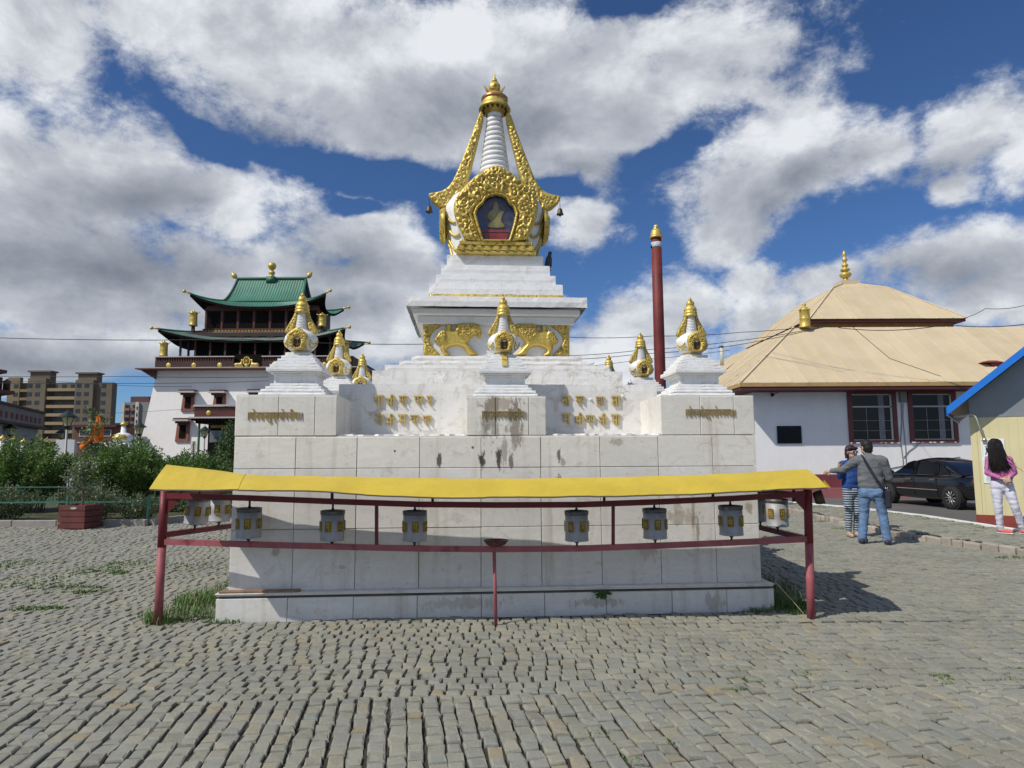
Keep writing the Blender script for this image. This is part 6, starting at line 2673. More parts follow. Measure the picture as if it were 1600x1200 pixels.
t_window(286, 303, 618, 643, 282.5, 307.5, 612)
t_window(334.5, 352, 618, 637, 330, 355, 612.5)
t_window(281.5, 300, 662, 690, 279, 303, 656)
t_window(392, 410, 618, 643, 388, 414, 612)
t_window(440, 458, 618, 643, 436, 462, 612)
t_window(484, 502, 618, 643, 480, 506, 612)
# entrance porch
YP = YT - 6.4
_tz = tz
tz = lambda py: at(394, py, YP).z
tx = lambda px: at(px, 660, YP).x - TX
x0, x1 = tx(303), tx(452)
mb = MB()
mb.box(x0, x1, -6.4, -.5, tz(651), tz(635))
mb.cur = 1
mb.box(x0 - .1, x1 + .1, -6.6, -.4, tz(635), tz(632))
mb.cur = 2
n = 40
for i in range(n):
    u = x0 + (x1 - x0) * (i + .5) / n
    mb.box(u - .09, u + .09, -6.46, -6.405, tz(640), tz(635.5))
pb = mb.build('porch_balcony', [redwall, capstone, timber_b], T_)
for px in (325.5, 378, 430):
    mb = MB()
    mb.smooth = True
    mb.lathe([(.0, .12), (.25, .10), (.34, .05), (.36, 0)], 18, Matrix.Translation((tx(px), -6.4, tz(645))) @ Matrix.Rotation(math.pi / 2, 4, 'X'))
    mb.build('gold_disc', gold, pb)
mb = MB()
mb.box(x0 - .5, x1 + .5, -7.0, -.5, tz(653.5), tz(651.2))
mb.cur = 1
for i in range(30):
    u = x0 - .3 + (x1 - x0 + .6) * (i + .5) / 30
    mb.box(u - .12, u + .12, -6.9, -.6, tz(657), tz(653.6))
mb.box(x0 + .2, x1 - .2, -6.4, -.6, tz(661), tz(657))
mb.build('porch_roof', [capstone, t_dark], T_)
mb = MB()
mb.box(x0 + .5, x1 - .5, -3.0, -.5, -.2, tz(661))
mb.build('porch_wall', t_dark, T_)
mb = MB()
mb.box(x0 + 1.0, x1 - 1.0, -3.4, -3.01, tz(667), tz(662))
mb.build('painted_frieze', mat('ochre_paint', (.34, .22, .09), .6, 0, .5, 1.2, tint=((.07, .12, .12), .5)), T_)
for px in (309, 360, 396, 446):
    mb = MB()
    mb.cyl((tx(px), -5.9, -.2), (tx(px), -5.9, tz(660)), .17, .15, 12)
    mb.build('porch_column', mat('column_green_%d' % px, (.05, .13, .07), .5, 0, .2), T_)
mb = MB()
for i in range(3):
    xx = tx(322 + i * 22)
    mb.box(xx - .9, xx + .9, -3.1, -3.01, tz(690), tz(671))
mb.build('porch_glazing', mat('porch_glass', (.18, .20, .22), .15, 0, .5, .6), T_)

tz = _tz
# ------------------------------------------------------------------ apartment blocks far behind
ap_yel = mat('apartment_ochre', (.20, .15, .09), .8, 0, .12, .2)
ap_dk = mat('apartment_brown', (.14, .112, .078), .8, 0, .15, .2)
ap_bal = mat('balcony_ochre', (.29, .22, .13), .8, 0, .12, .3)
ap_win = mat('apartment_window', (.035, .04, .045), .25, 0, .4, .3)
YA = 220.0


def apz(py, Y=YA):
    return at(90, py, Y).z


def apx(px, Y=YA):
    return at(px, 640, Y).x


ab = thing('apartment_block', 'long ochre and brown apartment block of about eleven storeys with two rooftop boxes', 'building', (apx(95), YA, 0))
bx = lambda px: apx(px) - apx(95)
mb = MB()
mb.box(bx(14), bx(174), 0, 2.5, -1, apz(598))
mb.build('wall', ap_dk, ab)
for (a, b, tp, m, dy) in ((14, 33, 590, ap_yel, -1.4), (48, 76, 592, ap_dk, -2.2), (122, 150, 595, ap_dk, -2.2), (150, 176, 599, ap_dk, -1.0)):
    mb = MB()
    mb.box(bx(a), bx(b), dy, 0, -1, apz(tp))
    mb.build('stair_tower', m, ab)
for (a, b, tp) in ((47, 78, 582), (122, 151, 585)):
    mb = MB()
    mb.box(bx(a), bx(b), -1, 2, apz(598), apz(tp))
    mb.box(bx(a) - .6, bx(b) + .6, -1.6, 2.2, apz(tp), apz(tp) + .5)
    mb.build('rooftop_box', ap_dk, ab)
H0_ = apz(600)
for fl in range(11):
    z = H0_ - 1.6 - fl * 2.75
    if z < 1:
        break
    mb = MB()
    mb.box(bx(76), bx(121), -1.9, -.1, z - .95, z + .05)
    mb.build('balcony', ap_bal, ab)
    mb = MB()
    mb.box(bx(34), bx(47), -1.5, -.1, z - 1.1, z - .2)
    mb.build('balcony', ap_yel, ab)
    for px in ((27.5, -1.4), (52, -2.2), (64, -2.2), (128, -2.2), (140, -2.2), (163, -1.0), (84, 0), (98, 0), (112, 0)):
        mb = MB()
        mb.box(bx(px[0]) - .75, bx(px[0]) + .75, px[1] - .06, px[1] - .004, z + .15, z + 1.45)
        mb.build('window', ap_win, ab)
Y2 = 260.0
a2 = thing('apartment_tower', 'distant pale apartment tower with reddish balconies and a maroon rooftop box', 'building', (apx(212, Y2), Y2, 0))
bx2 = lambda px: apx(px, Y2) - apx(212, Y2)
pale = mat('tower_cream', (.55, .52, .44), .8, 0, .1, .2)
mb = MB()
mb.box(bx2(193), bx2(232), 0, 4, -1, apz(629, Y2))
mb.build('wall', mat('tower_grey', (.23, .23, .23), .8, 0, .1, .2), a2)
mb = MB()
mb.box(bx2(202), bx2(231), .5, 3.5, apz(629, Y2), apz(620, Y2))
mb.build('rooftop_box', mat('tower_maroon', (.12, .055, .05), .8, 0, .1), a2)
mb = MB()
mb.box(bx2(192), bx2(196), -.8, 0, -1, apz(631, Y2))
mb.box(bx2(213), bx2(218), -.8, 0, -1, apz(629, Y2))
mb.build('pale_pier', pale, a2)
tred = mat('tower_red', (.23, .13, .11), .8, 0, .15, .3)
for fl in range(12):
    z = apz(632, Y2) - 2.6 - fl * 2.6
    if z < 1:
        break
    for (a, b) in ((197, 204), (206, 212)):
        mb = MB()
        mb.box(bx2(a), bx2(b), -.9, 0, z, z + 1.0)
        mb.build('balcony', tred, a2)
        mb = MB()
        mb.box(bx2(a) + .3, bx2(b) - .3, -.06, -.004, z + 1.05, z + 2.3)
        mb.build('window', ap_win, a2)
    mb = MB()
    mb.box(bx2(215), bx2(217), -.86, -.805, z + .3, z + 1.6)
    mb.build('window', ap_win, a2)
# brown brick building in front of it
Y3 = 95.0
b3 = thing('brick_building', 'low brown brick building with a maroon roof edge below the apartment block', 'building', (apx(160, Y3), Y3, 0))
bx3 = lambda px: apx(px, Y3) - apx(160, Y3)
mb = MB()
mb.box(bx3(118), bx3(194), 0, 3, -1, apz(668, Y3))
mb.build('wall', mat('brown_brick', (.13, .065, .045), .85, 0, .2, 1.0), b3)
mb = MB()
mb.box(bx3(117), bx3(186), -.5, 3.5, apz(668, Y3), apz(664, Y3))
mb.box(bx3(177), bx3(192), .5, 3, apz(664, Y3), apz(661, Y3))
mb.build('roof_edge', mat('roof_maroon', (.075, .03, .028), .8, 0, .2), b3)
for (a, b) in ((163, 175), (128, 142), (148, 158)):
    mb = MB()
    mb.box(bx3(a) - .12, bx3(b) + .12, -.09, -.004, apz(682.2, Y3), apz(672, Y3))
    wn = mb.build('window', pale, b3)
    mb = MB()
    mb.box(bx3(a), bx3(b), -.11, -.091, apz(681, Y3), apz(672.6, Y3))
    mb.build('pane', ap_win, wn)
mb = MB()
mb.box(bx3(118), bx3(185), -.12, -.004, apz(692.5, Y3), apz(691, Y3))
mb.build('string_course', pale, b3)
# long grey monastery wing at the far left
Y4 = 46.0
p0, p1 = at(-40, 622, Y4 - 6), at(61, 646, Y4 + 8)
b4 = thing('grey_hall', 'long low grey hall with a dark red frieze at the left edge', 'building', (p1.x, p1.y, 0), math.atan2(p0.y - p1.y, p0.x - p1.x))
L4 = (Vector((p0.x, p0.y)) - Vector((p1.x, p1.y))).length
zt4 = p1.z
mb = MB()
mb.box(0, L4, -3, 0, -.5, zt4 - 1.1)
mb.build('wall', mat('grey_plaster_wall', (.34, .34, .34), .8, 0, .12, .5), b4)
mb = MB()
mb.box(-.25, L4, -3.2, .25, zt4 - 1.1, zt4 - .02)
mb.build('frieze', mat('frieze_grey', (.21, .19, .18), .8, 0, .2, .5), b4)
mb = MB()
mb.box(-.5, L4, -3.4, .5, zt4 - 1.28, zt4 - 1.10)
mb.box(-.4, L4, -3.4, .4, zt4 - .02, zt4 + .14)
mb.build('cornice', timber, b4)
for i in range(12):
    mb = MB()
    u = .9 + i * 1.25
    if u > L4 - 1:
        break
    mb.box(u - .26, u + .26, .252, .29, zt4 - .85, zt4 - .45)
    mb.build('frieze_panel', mat('frieze_red_%d' % i, (.17, .03, .03), .7), b4)
for i in range(7):
    u = 1.6 + i * 2.4
    if u > L4 - 1:
        break
    mb = MB()
    mb.box(u - .38, u + .38, .004, .06, zt4 - 4.1, zt4 - 2.1)
    mb.build('window', t_dark, b4)
# tip of another temple's roof at the left edge
Y5 = 60.0
e0 = at(-60, 585, Y5)
rt = thing('temple_roof_corner', 'upturned eaves of another temple just entering at the left edge', 'temple', (at(-30, 640, Y5).x, Y5, 0))
for (pyy, tipx, tipy) in ((588, 11, 583.5), (622, 23, 616)):
    mb = MB()
    a, b = at(-70, pyy - 14, Y5), at(tipx, tipy, Y5)
    o = rt.location
    pts = []
    for i in range(9):
        u = i / 8
        x = a.x + (b.x - a.x) * u
        z = at(-70, pyy, Y5).z + (b.z - at(-70, pyy, Y5).z) * u ** 3
        pts.append((x - o.x, z))
    mb.prism(pts + [(x, z + .28) for x, z in pts[::-1]], Matrix.Translation((0, 0, 0)) @ Matrix.Rotation(math.pi / 2, 4, 'X'), 8)
    mb.build('eave', cornice_red, rt)
mb = MB()
mb.box(-6, at(2, 640, Y5).x - o.x, -8, -.1, 0, at(0, 590, Y5).z)
mb.build('wall', redwall, rt)
mb = MB()
mb.smooth = True
q = at(10, 607, Y5) - o
mb.lathe([(.28, -.5), (.28, .5), (.34, .6), (.1, .8), (.0, .9)], 12, Matrix.Translation(q))
mb.build('victory_banner', bronze, rt)

# ------------------------------------------------------------------ garden
conc = mat('garden_kerb_concrete', (.30, .28, .25), .85, 0, .2, 3, .005, 40)
mb = MB()
mb.add([(-40, 14.9, .02), (-7.9, 14.9, .02), (-7.0, 19.2, .02), (-3.6, 19.2, .02), (-3.6, 70, .02), (-40, 70, .02)], [(0, 1, 2, 3, 4, 5)])
structure(mb, 'garden_soil', mat('garden_soil', (.06, .065, .03), .95, 0, .4, 1.5, .02, 12, tint=((.04, .075, .02), .5)))
mb = MB()
x = -18.0
while x < -8.0:
    l = random.uniform(.9, 1.1)
    mb.bbox(x, min(x + l - .01, -7.95), 14.78, 14.92, -.05, .13 + random.uniform(-.01, .01), .012)
    x += l
for i in range(5):
    a, b = Vector((-7.9 + .2 * i, 14.95 + i * .95, .04)), Vector((-7.9 + .2 * (i + 1), 14.95 + (i + 1) * .95, .04))
    mb.beam(a, b, .12, .18)
structure(mb, 'garden_kerb', conc)
fence_green = mat('green_fence_paint', (.055, .16, .115), .5, .1, .2, 5)


def fence(label, pts, h, rails, step):
    a0 = Vector(pts[0])
    f = thing('fence', label, 'fence', a0)
    for a, b in zip(pts[:-1], pts[1:]):
        a, b = Vector(a), Vector(b)
        n = max(1, int((b - a).length / step))
        for i in range(0 if a == a0 else 1, n + 1):
            p = a.lerp(b, i / n)
            mb = MB()
            mb.beam(p, p + Vector((0, 0, h)), .045, .045)
            mb.build('post', fence_green, f, world=True)
        for z in rails:
            mb = MB()
            mb.beam(a + Vector((0, 0, z)), b + Vector((0, 0, z)), .03, .03)
            mb.build('rail', fence_green, f, world=True)
    return f


fence('low green tube fence along the kerb of the left garden', [(-17, 15.05, 0), (-8.05, 15.05, 0), (-7.3, 19.0, 0)], .62, (.50,), 1.55)
fence('higher green rail fence half lost among the bushes behind', [(-19, 17.2, 0), (-10.4, 17.2, 0)], .82, (.74, .40), 1.9)
ir = thing('iron_railing', 'short dark iron railing with upright bars showing between two big bushes', 'railing', (-11.6, 18.8, 0))
mb = MB()
for i in range(9):
    mb.beam((i * .17 - .7, 0, 0), (i * .17 - .7, 0, .98), .02, .02)
mb.build('bars', mat('railing_grey', (.14, .15, .14), .6), ir)
mb = MB()
for z in (.15, .95):
    mb.beam((-.8, 0, z), (.8, 0, z), .03, .03)
mb.beam((-.85, 0, 0), (-.85, 0, 1.1), .12, .12)
mb.build('rail', mat('railing_brown', (.12, .05, .035), .6), ir)


def leaf_mat(name, cols):
    m = bpy.data.materials.new(name)
    m.use_nodes = True
    t = NT(m.node_tree)
    g = t.node('ShaderNodeNewGeometry').outputs['Random Per Island']
    co = t.node('ShaderNodeTexCoord').outputs['Object']
    c = t.ramp(g, [(i / (len(cols) - 1), c) for i, c in enumerate(cols)])
    n = t.noise(co, 1.3, 3.0)
    k = t.math('ADD', .65, t.math('MULTIPLY', n, .7))
    c = t.mix(1.0, c, t.node('ShaderNodeCombineXYZ', {0: k, 1: k, 2: k}).outputs[0], 'MULTIPLY')
    p = t.n['Principled BSDF']
    t.set(p.inputs['Base Color'], c)
    p.inputs['Roughness'].default_value = .55
    tr = t.node('ShaderNodeBsdfTranslucent', {'Color': c})
    mx = t.node('ShaderNodeMixShader', {0: .25, 1: p.outputs[0], 2: tr.outputs[0]})
    t.l.new(mx.outputs[0], t.n['Material Output'].inputs[0])
    return m


leaf_a = leaf_mat('pea_shrub_leaf', [(.062, .125, .02), (.092, .175, .03), (.125, .225, .042), (.18, .28, .07)])
leaf_b = leaf_mat('grey_green_leaf', [(.08, .125, .055), (.11, .155, .075), (.14, .185, .09), (.19, .22, .12)])
leaf_c = leaf_mat('dark_green_leaf', [(.035, .075, .02), (.055, .105, .028), (.085, .14, .04), (.13, .19, .06)])
leaf_d = leaf_mat('young_leaf', [(.10, .15, .06), (.14, .20, .09), (.19, .25, .13), (.26, .30, .18)])
stem_m = mat('shrub_stem', (.15, .11, .075), .85, 0, .3, 10)


def shrub(label, x, y, h, rx, ry, n_stem, leaf, m, spread=.55, leaf_w=.016, leaf_l=.05, per=80, bare=.25, group='shrubs of the left garden', name='shrub', fine=True):
    """many arching shoots set with small leaves"""
    t = thing(name, label, 'shrub', (x, y, 0), 0, group)
    st_, lf = MB(), MB()
    for i in range(n_stem):
        a = random.uniform(0, 6.283)
        r = math.sqrt(random.random())
        bx_, by_ = math.cos(a) * r * rx * .45, math.sin(a) * r * ry * .45
        tx_, ty_ = math.cos(a) * r * rx, math.sin(a) * r * ry
        hh = h * random.uniform(.72, 1.05) * (1 - .32 * r * r)
        pts = []
        for k in range(6):
            u = k / 5
            pts.append(Vector((bx_ + (tx_ - bx_) * u ** 1.4 + random.gauss(0, .02), by_ + (ty_ - by_) * u ** 1.4 + random.gauss(0, .02), hh * u ** .9)))
        if i % 3 == 0:
            st_.tube(pts, [.014, .012, .010, .008, .006, .003], 4, False)
        for k in range(per):
            u = bare + (1 - bare) * random.random() ** .8
            j = min(4, int(u * 5))
            p = pts[j].lerp(pts[j + 1], u * 5 - j)
            side = Vector((random.gauss(0, 1), random.gauss(0, 1), random.gauss(.25, .7))).normalized()
            p = p + side * random.uniform(.0, .16) * (1.1 - .5 * u)
            d = (side + Vector((0, 0, .5)) + Vector((tx_, ty_, 0)) * .15).normalized()
            w = d.cross(Vector((random.gauss(0, 1), random.gauss(0, 1), random.gauss(0, 1)))).normalized() * leaf_w * random.uniform(.6, 1.3)
            l = leaf_l * random.uniform(.6, 1.4)
            lf.add([p, p + d * l * .5 + w, p + d * l, p + d * l * .5 - w], [(0, 1, 2, 3)])
    st_.build('stems', stem_m, t)
    lf.build('foliage', leaf, t, recalc=False)
    return t


shrub('broad bright green feathery bush at the far left behind the fence', -13.6, 18.6, 2.04, 1.55, 1.1, 190, leaf_a, 0, per=150, leaf_l=.085, leaf_w=.017)
shrub('bushy green shrub at the very left edge of the garden', -15.9, 18.8, 1.92, 1.4, 1.1, 150, leaf_a, 0, per=140, leaf_l=.085, leaf_w=.017)
shrub('large dense green bush right of the tree with the orange scarf', -10.6, 18.4, 2.02, 1.25, 1.0, 190, leaf_a, 0, per=150, leaf_l=.08, leaf_w=.017)
shrub('wide green bush sloping down towards the white temple wall', -9.1, 18.8, 1.62, 1.2, 1.0, 150, leaf_a, 0, per=140, leaf_l=.08, leaf_w=.017)
shrub('tall leafy shrub standing against the marble plinth, before the temple porch', -8.75, 21.5, 2.75, .62, .7, 70, leaf_c, 0, per=130, leaf_l=.07, leaf_w=.028)
shrub('dark low bush under the yellow roof end', -8.9, 19.6, 1.75, 1.1, .8, 90, leaf_c, 0, per=100, leaf_l=.06, leaf_w=.022)
shrub('small bush with reddish tips left of the little conifer', -11.2, 23.0, 1.75, .5, .5, 40, leaf_c, 0, per=70, leaf_l=.05, leaf_w=.02)
shrub('grey green low plants in the garden bed left of the planter', -12.2, 15.9, .92, 1.3, .55, 100, leaf_b, 0, per=80, leaf_l=.05, leaf_w=.014, bare=.05)
shrub('grey green low plants at the left end of the bed', -14.2, 16.0, .85, 1.2, .6, 90, leaf_b, 0, per=80, leaf_l=.05, leaf_w=.014, bare=.05)
shrub('straggly grey green plants in the bed behind the planter', -9.9, 16.0, .95, .9, .5, 70, leaf_b, 0, per=70, leaf_l=.05, leaf_w=.014, bare=.05)
shrub('low leafy plants at the right end of the bed by the fence corner', -8.75, 15.9, .66, .6, .5, 50, leaf_b, 0, per=70, leaf_l=.05, leaf_w=.016, bare=.05)
shrub('low dark plants under the left flank of the railing', -7.6, 16.6, .55, .7, .7, 50, leaf_c, 0, per=60, leaf_l=.06, leaf_w=.02, bare=.05)

# little conifer
q = at(301, 735, 24.0)
cf = thing('conifer', 'little dark spruce before the temple wall', 'tree', (q.x, 24.0, 0))
hc_ = at(301, 690, 24.0).z
mb = MB()
mb.cyl((0, 0, 0), (0, 0, hc_ * .97), .04, .01, 6)
mb.build('trunk', stem_m, cf)
mb = MB()
for i in range(2600):
    u = random.random() ** .7
    z = hc_ * (.12 + .88 * u)
    tier = .75 + .35 * math.sin(z * 14)
    r = .42 * (1 - u) ** .8 * tier * random.random() ** .5 + .01
    a = random.uniform(0, 6.283)
    p = Vector((r * math.cos(a), r * math.sin(a), z))
    d = Vector((math.cos(a), math.sin(a), random.uniform(-.2, .4))).normalized()
    w = Vector((-d.y, d.x, 0)) * .009
    mb.add([p - w, p + w, p + d * .09], [(0, 1, 2)])
mb.build('crown', leaf_c, cf, recalc=False)

# planter with a young tree and an orange scarf
pl_ = thing('planter_box', 'square dark red planter box of four boards standing on the cobbles', 'planter', (-9.13, 14.42, 0), R(-3))
planter_red = mat('planter_red', (.125, .034, .030), .75, 0, .25, 4, .003, 30)
for i in range(4):
    z0 = .015 + i * .122
    mb = MB()
    mb.bbox(-.29, .29, -.29, -.255, z0, z0 + .108, .006)
    mb.bbox(-.29, .29, .255, .29, z0, z0 + .108, .006)
    mb.bbox(-.29, -.255, -.255, .255, z0, z0 + .108, .006)
    mb.bbox(.255, .29, -.255, .255, z0, z0 + .108, .006)
    mb.build('board', planter_red, pl_)
mb = MB()
mb.box(-.25, .25, -.25, .25, .02, .44)
mb.build('planting_soil', soil, pl_)
mb = MB()
mb.prism(ell(0, 0, .07, .025, 0, 360, 16), Matrix.Translation((.04, -.291, .435)) @ Matrix.Rotation(math.pi / 2, 4, 'X'), .006)
mb.build('name_plate', mat('plate_grey', (.40, .42, .36), .5), pl_)
tr = thing('young_tree', 'thin young tree with sparse pale leaves growing out of the red planter', 'tree', (-9.12, 14.42, .40))
tp = [(0, 0, 0), (.03, 0, .5), (.10, .02, 1.0), (.13, .0, 1.45), (.26, .0, 1.95)]
mb = MB()
mb.tube(tp, [.026, .022, .019, .015, .007], 7)
mb.build('trunk', stem_m, tr)
br, lf = MB(), MB()
for i in range(34):
    u = random.uniform(.12, 1.0)
    j = min(3, int(u * 4))
    p = Vector(tp[j]).lerp(Vector(tp[j + 1]), u * 4 - j)
    a = random.uniform(0, 6.283)
    l = random.uniform(.18, .50) * (1.15 - .5 * u)
    d = Vector((math.cos(a) * .7, math.sin(a) * .7, random.uniform(.3, .9))).normalized()
    e = p + d * l
    br.tube([p, e], [.006, .002], 4, False)
    for k in range(60):
        q = p.lerp(e, random.uniform(.2, 1.1)) + Vector((random.gauss(0, .035), random.gauss(0, .035), random.gauss(0, .035)))
        dd = Vector((random.gauss(0, 1), random.gauss(0, 1), random.gauss(-.2, .8))).normalized()
        w = dd.cross(Vector((random.gauss(0, 1), random.gauss(0, 1), random.gauss(0, 1)))).normalized() * .020
        ln = random.uniform(.04, .075)
        lf.add([q, q + dd * ln * .5 + w, q + dd * ln, q + dd * ln * .5 - w], [(0, 1, 2, 3)])
br.build('branch', stem_m, tr)
lf.build('crown', leaf_d, tr, recalc=False)
og = mat('orange_cloth', (.80, .20, .015), .75, 0, .12, 8)
mb = MB()


def cloth(p0, p1, w0, w1, n=10):
    p0, p1 = Vector(p0), Vector(p1)
    for ply in range(5):
        a = ply * 1.25

        def fn(u, v):
            c = p0.lerp(p1, v)
            w = w0 + (w1 - w0) * v
            ang_ = a + (u - .5) * 1.5
            r = w * (.7 + .3 * math.sin(u * 9 + ply + v * 3))
            return c + Vector((math.cos(ang_) * r, math.sin(ang_) * r * .7, -.05 * math.cos(u * 7 + ply) * v))
        mb.grid(fn, 8, n)


top_ = Vector((-9.12 + .25, 14.42, .40 + 1.93))
cloth(top_ + Vector((.0, -.02, .06)), top_ + Vector((.02, -.03, -.34)), .03, .13)
cloth(top_ + Vector((.03, -.04, -.26)), top_ + Vector((.05, -.04, -.48)), .10, .10)
cloth(top_ + Vector((-.06, -.03, -.40)), top_ + Vector((-.30, -.03, -.62)), .07, .06)
mb.smooth = True
tag(mb.build('orange_scarf', og), 'bright orange scarf wrapped round the top of the young tree', 'scarf')

# lamp posts in the garden
lamp_green = mat('lamp_dark_green', (.02, .035, .03), .5, .2, .2)
lamp_glass = mat('lamp_glass', (.60, .52, .30), .3, 0, .2, 3)
lamp_pole = mat('lamp_pole_grey', (.25, .25, .25), .5, .2, .1)


def make_lamp():
    t = thing('street_lamp', '', 'lamp post', (0, 0, 0), 0, 'garden lamp posts')
    mb = MB()
    mb.smooth = True
    mb.lathe([(.11, 0), (.10, .3), (.06, .36), (.055, 3.0)], 12)
    mb.build('pole', lamp_pole, t)
    mb = MB()
    mb.lathe([(.05, 2.98), (.16, 3.06), (.30, 3.50), (.0, 3.50)], 6)
    mb.build('lantern', lamp_glass, t)
    mb = MB()
    mb.lathe([(.43, 3.50), (.42, 3.54), (.26, 3.66), (.12, 3.78), (.04, 3.82), (.03, 3.9), (.0, 3.92)], 12)
    mb.lathe([(.0, 3.49), (.43, 3.50)], 12)
    for k in range(6):
        a = k * math.pi / 3
        mb.tube([(.16 * math.cos(a), .16 * math.sin(a), 3.06), (.30 * math.cos(a), .30 * math.sin(a), 3.5)], .016, 4)
    mb.lathe([(.07, 2.9), (.09, 2.97), (.17, 3.03), (.17, 3.07), (.05, 3.0)], 8)
    mb.build('cap', lamp_green, t)
    return t


lp = make_lamp()
for i, (px, py, lab) in enumerate(((107, 635.5, 'tallest dark lantern lamp post, before the long apartment block'), (18, 656, 'lantern lamp post at the far left before the grey hall'), (97, 665, 'smaller lamp post just left of the tallest one'),
                                   (219, 655, 'lamp post beside the left edge of the white temple wall'), (320.5, 662, 'lantern lamp post before the lower temple window'))):
    k = (712 - py)
    Y = (3.92 - EYE) * F_PX / k
    q = at(px, py, Y)
    t = lp if i == 0 else copy_tree(lp)
    t.location = (q.x, Y, 0)
    t['label'] = lab
# little white stupas in the distance
def far_stupa(px, py_top, Y, hgt, lab, goldtop=False):
    q = at(px, py_top, Y)
    t = thing('far_stupa', lab, 'small stupa', (q.x, Y, 0), 0, 'little stupas beyond the garden')
    H = q.z
    s = hgt
    mb = MB()
    mb.box(-.5 * s, .5 * s, -.5 * s, .5 * s, -.1, H - s * 1.1)
    mb.box(-.62 * s, .62 * s, -.62 * s, .62 * s, H - s * 1.1, H - s * 1.0)
    mb.box(-.48 * s, .48 * s, -.48 * s, .48 * s, H - s * 1.0, H - s * .92)
    mb.build('base', white_paint, t)
    mb = MB()
    mb.smooth = True
    mb.lathe([(.30 * s, H - s * .92), (.38 * s, H - s * .75), (.36 * s, H - s * .62), (.20 * s, H - s * .52), (.11 * s, H - s * .50), (.08 * s, H - s * .2)], 16)
    mb.build('dome', white_paint, t)
    mb = MB()
    mb.smooth = True
    if goldtop:
        mb.lathe([(.30 * s, H - s * .80), (.33 * s, H - s * .70), (.25 * s, H - s * .58)], 12, Matrix.Translation((0, -.14 * s, 0)))
    mb.lathe([(.13 * s, H - s * .2), (.14 * s, H - s * .14), (.06 * s, H - s * .08), (.0, H)], 12)
    mb.build('crown', gold, t)


far_stupa(4.5, 679, 40, 1.5, 'little white stupa at the left edge, first of the row beyond the bushes')
far_stupa(22, 681, 40, 1.5, 'little white stupa in the middle of the distant row by the grey hall')
far_stupa(37.5, 684, 40, 1.4, 'little white stupa at the right end of the distant row by the grey hall')
far_stupa(194, 657, 48, 1.75, 'small white stupa with a gilded niche seen over the bushes beside the temple', True)
q = at(102, 700, 34)
mb = MB()
mb.box(q.x - .5, q.x + .45, 34, 34.2, 0, at(100, 687, 34).z)
tag(mb.build('white_board', mat('white_board', (.55, .55, .55), .7, 0, .1, 2)), 'low pale panel behind the bushes below the tallest lamp', 'panel')

# ------------------------------------------------------------------ power lines
wire = mat('wire', (.015, .015, .017), .7)


def line(label, pts, r, sag=0.0):
    P = [at(*p) for p in pts]
    out = []
    for a, b in zip(P[:-1], P[1:]):
        for i in range(12):
            u = i / 12
            out.append(a.lerp(b, u) - Vector((0, 0, sag * 4 * u * (1 - u))))
    out.append(P[-1])
    mb = MB()
    mb.tube(out, r, 5)
    tag(mb.build('power_line', wire), label, 'cable', 'overhead cables')


line('black overhead cable crossing the left sky above the temple parapet', [(-60, 526, 40), (380, 530, 40), (680, 537.5, 40)], .022, .12)
line('overhead cable crossing just below the temple cornice', [(-60, 587, 42), (200, 588, 42), (420, 589, 42)], .017, .05)
line('thinner overhead cable crossing the temple wall below the others', [(-60, 597, 42), (200, 599, 42), (420, 595, 42)], .017, .05)
line('slack cable in front of the apartment block roof', [(-60, 590, 44), (90, 596, 44), (300, 604, 44)], .014, .1)
line('lowest thin cable crossing in front of the temple windows', [(130, 646, 42), (260, 641, 42), (400, 630, 42)], .010, .05)
line('upper overhead cable right of the stupa, passing behind the red pole', [(890, 527, 26), (1020, 525, 26), (1160, 519, 26), (1290, 506, 24)], .012, .05)
line('middle overhead cable right of the stupa running to the hall roof', [(880, 556, 26), (1000, 547, 26), (1140, 534, 26), (1280, 512, 24)], .012, .04)
line('lower overhead cable right of the stupa running to the hall roof', [(880, 562, 26), (1000, 553, 26), (1140, 541, 26), (1300, 508, 24)], .012, .04)
line('lowest overhead cable behind the right small stupa', [(880, 575, 26), (1000, 562, 26), (1140, 547, 26)], .009, .04)
line('cable looping over the hall roof to the right edge', [(1310, 512, 24), (1480, 507, 23), (1640, 500, 22)], .014, .15)
line('high thin cable rising to the right edge over the hall roof', [(1470, 499, 23), (1540, 482, 22), (1640, 463, 21)], .010, .15)
line('slack service cable lying across the cream roof', [(1330, 509, 23.5), (1390, 560, 22.6), (1470, 588, 21.9)], .010, .0)


# ------------------------------------------------------------------ people
skin_m = mat('skin', (.50, .30, .21), .55, 0, .06, 6)
hair_m = mat('black_hair', (.012, .010, .010), .62, 0, .4, 30, .004, 60)
hair_br = mat('auburn_hair', (.045, .016, .022), .5, 0, .3, 30, .004, 60)


def hand(parts, wrist, direction, palm_n, thumb_side, curl=.3, s=1.0):
    """palm and five fingers of different lengths leaving the wrist"""
    d, n = Vector(direction).normalized(), Vector(palm_n).normalized()
    side = d.cross(n).normalized() * thumb_side
    w = Vector(wrist)
    k = w + d * .085 * s
    parts.append((w, k, .020 * s, .027 * s))
    for i, (o, l) in enumerate(((.027, .070), (.009, .080), (-.009, .074), (-.026, .058))):
        b = k + side * o * s
        m = b + (d + side * o * 4) .normalized() * l * .5 * s + n * curl * .012 * s
        e = m + (d * (1 - curl * .5) + n * curl).normalized() * l * .55 * s
        parts.append((b - d * .02 * s, m, .010 * s, .009 * s))
        parts.append((m, e, .009 * s, .007 * s))
    tb = w + d * .03 * s + side * .022 * s
    tm = tb + (d * .6 + side).normalized() * .04 * s
    parts.append((tb, tm, .012 * s, .010 * s))
    parts.append((tm, tm + (d + side * .3).normalized() * .032 * s, .010 * s, .008 * s))


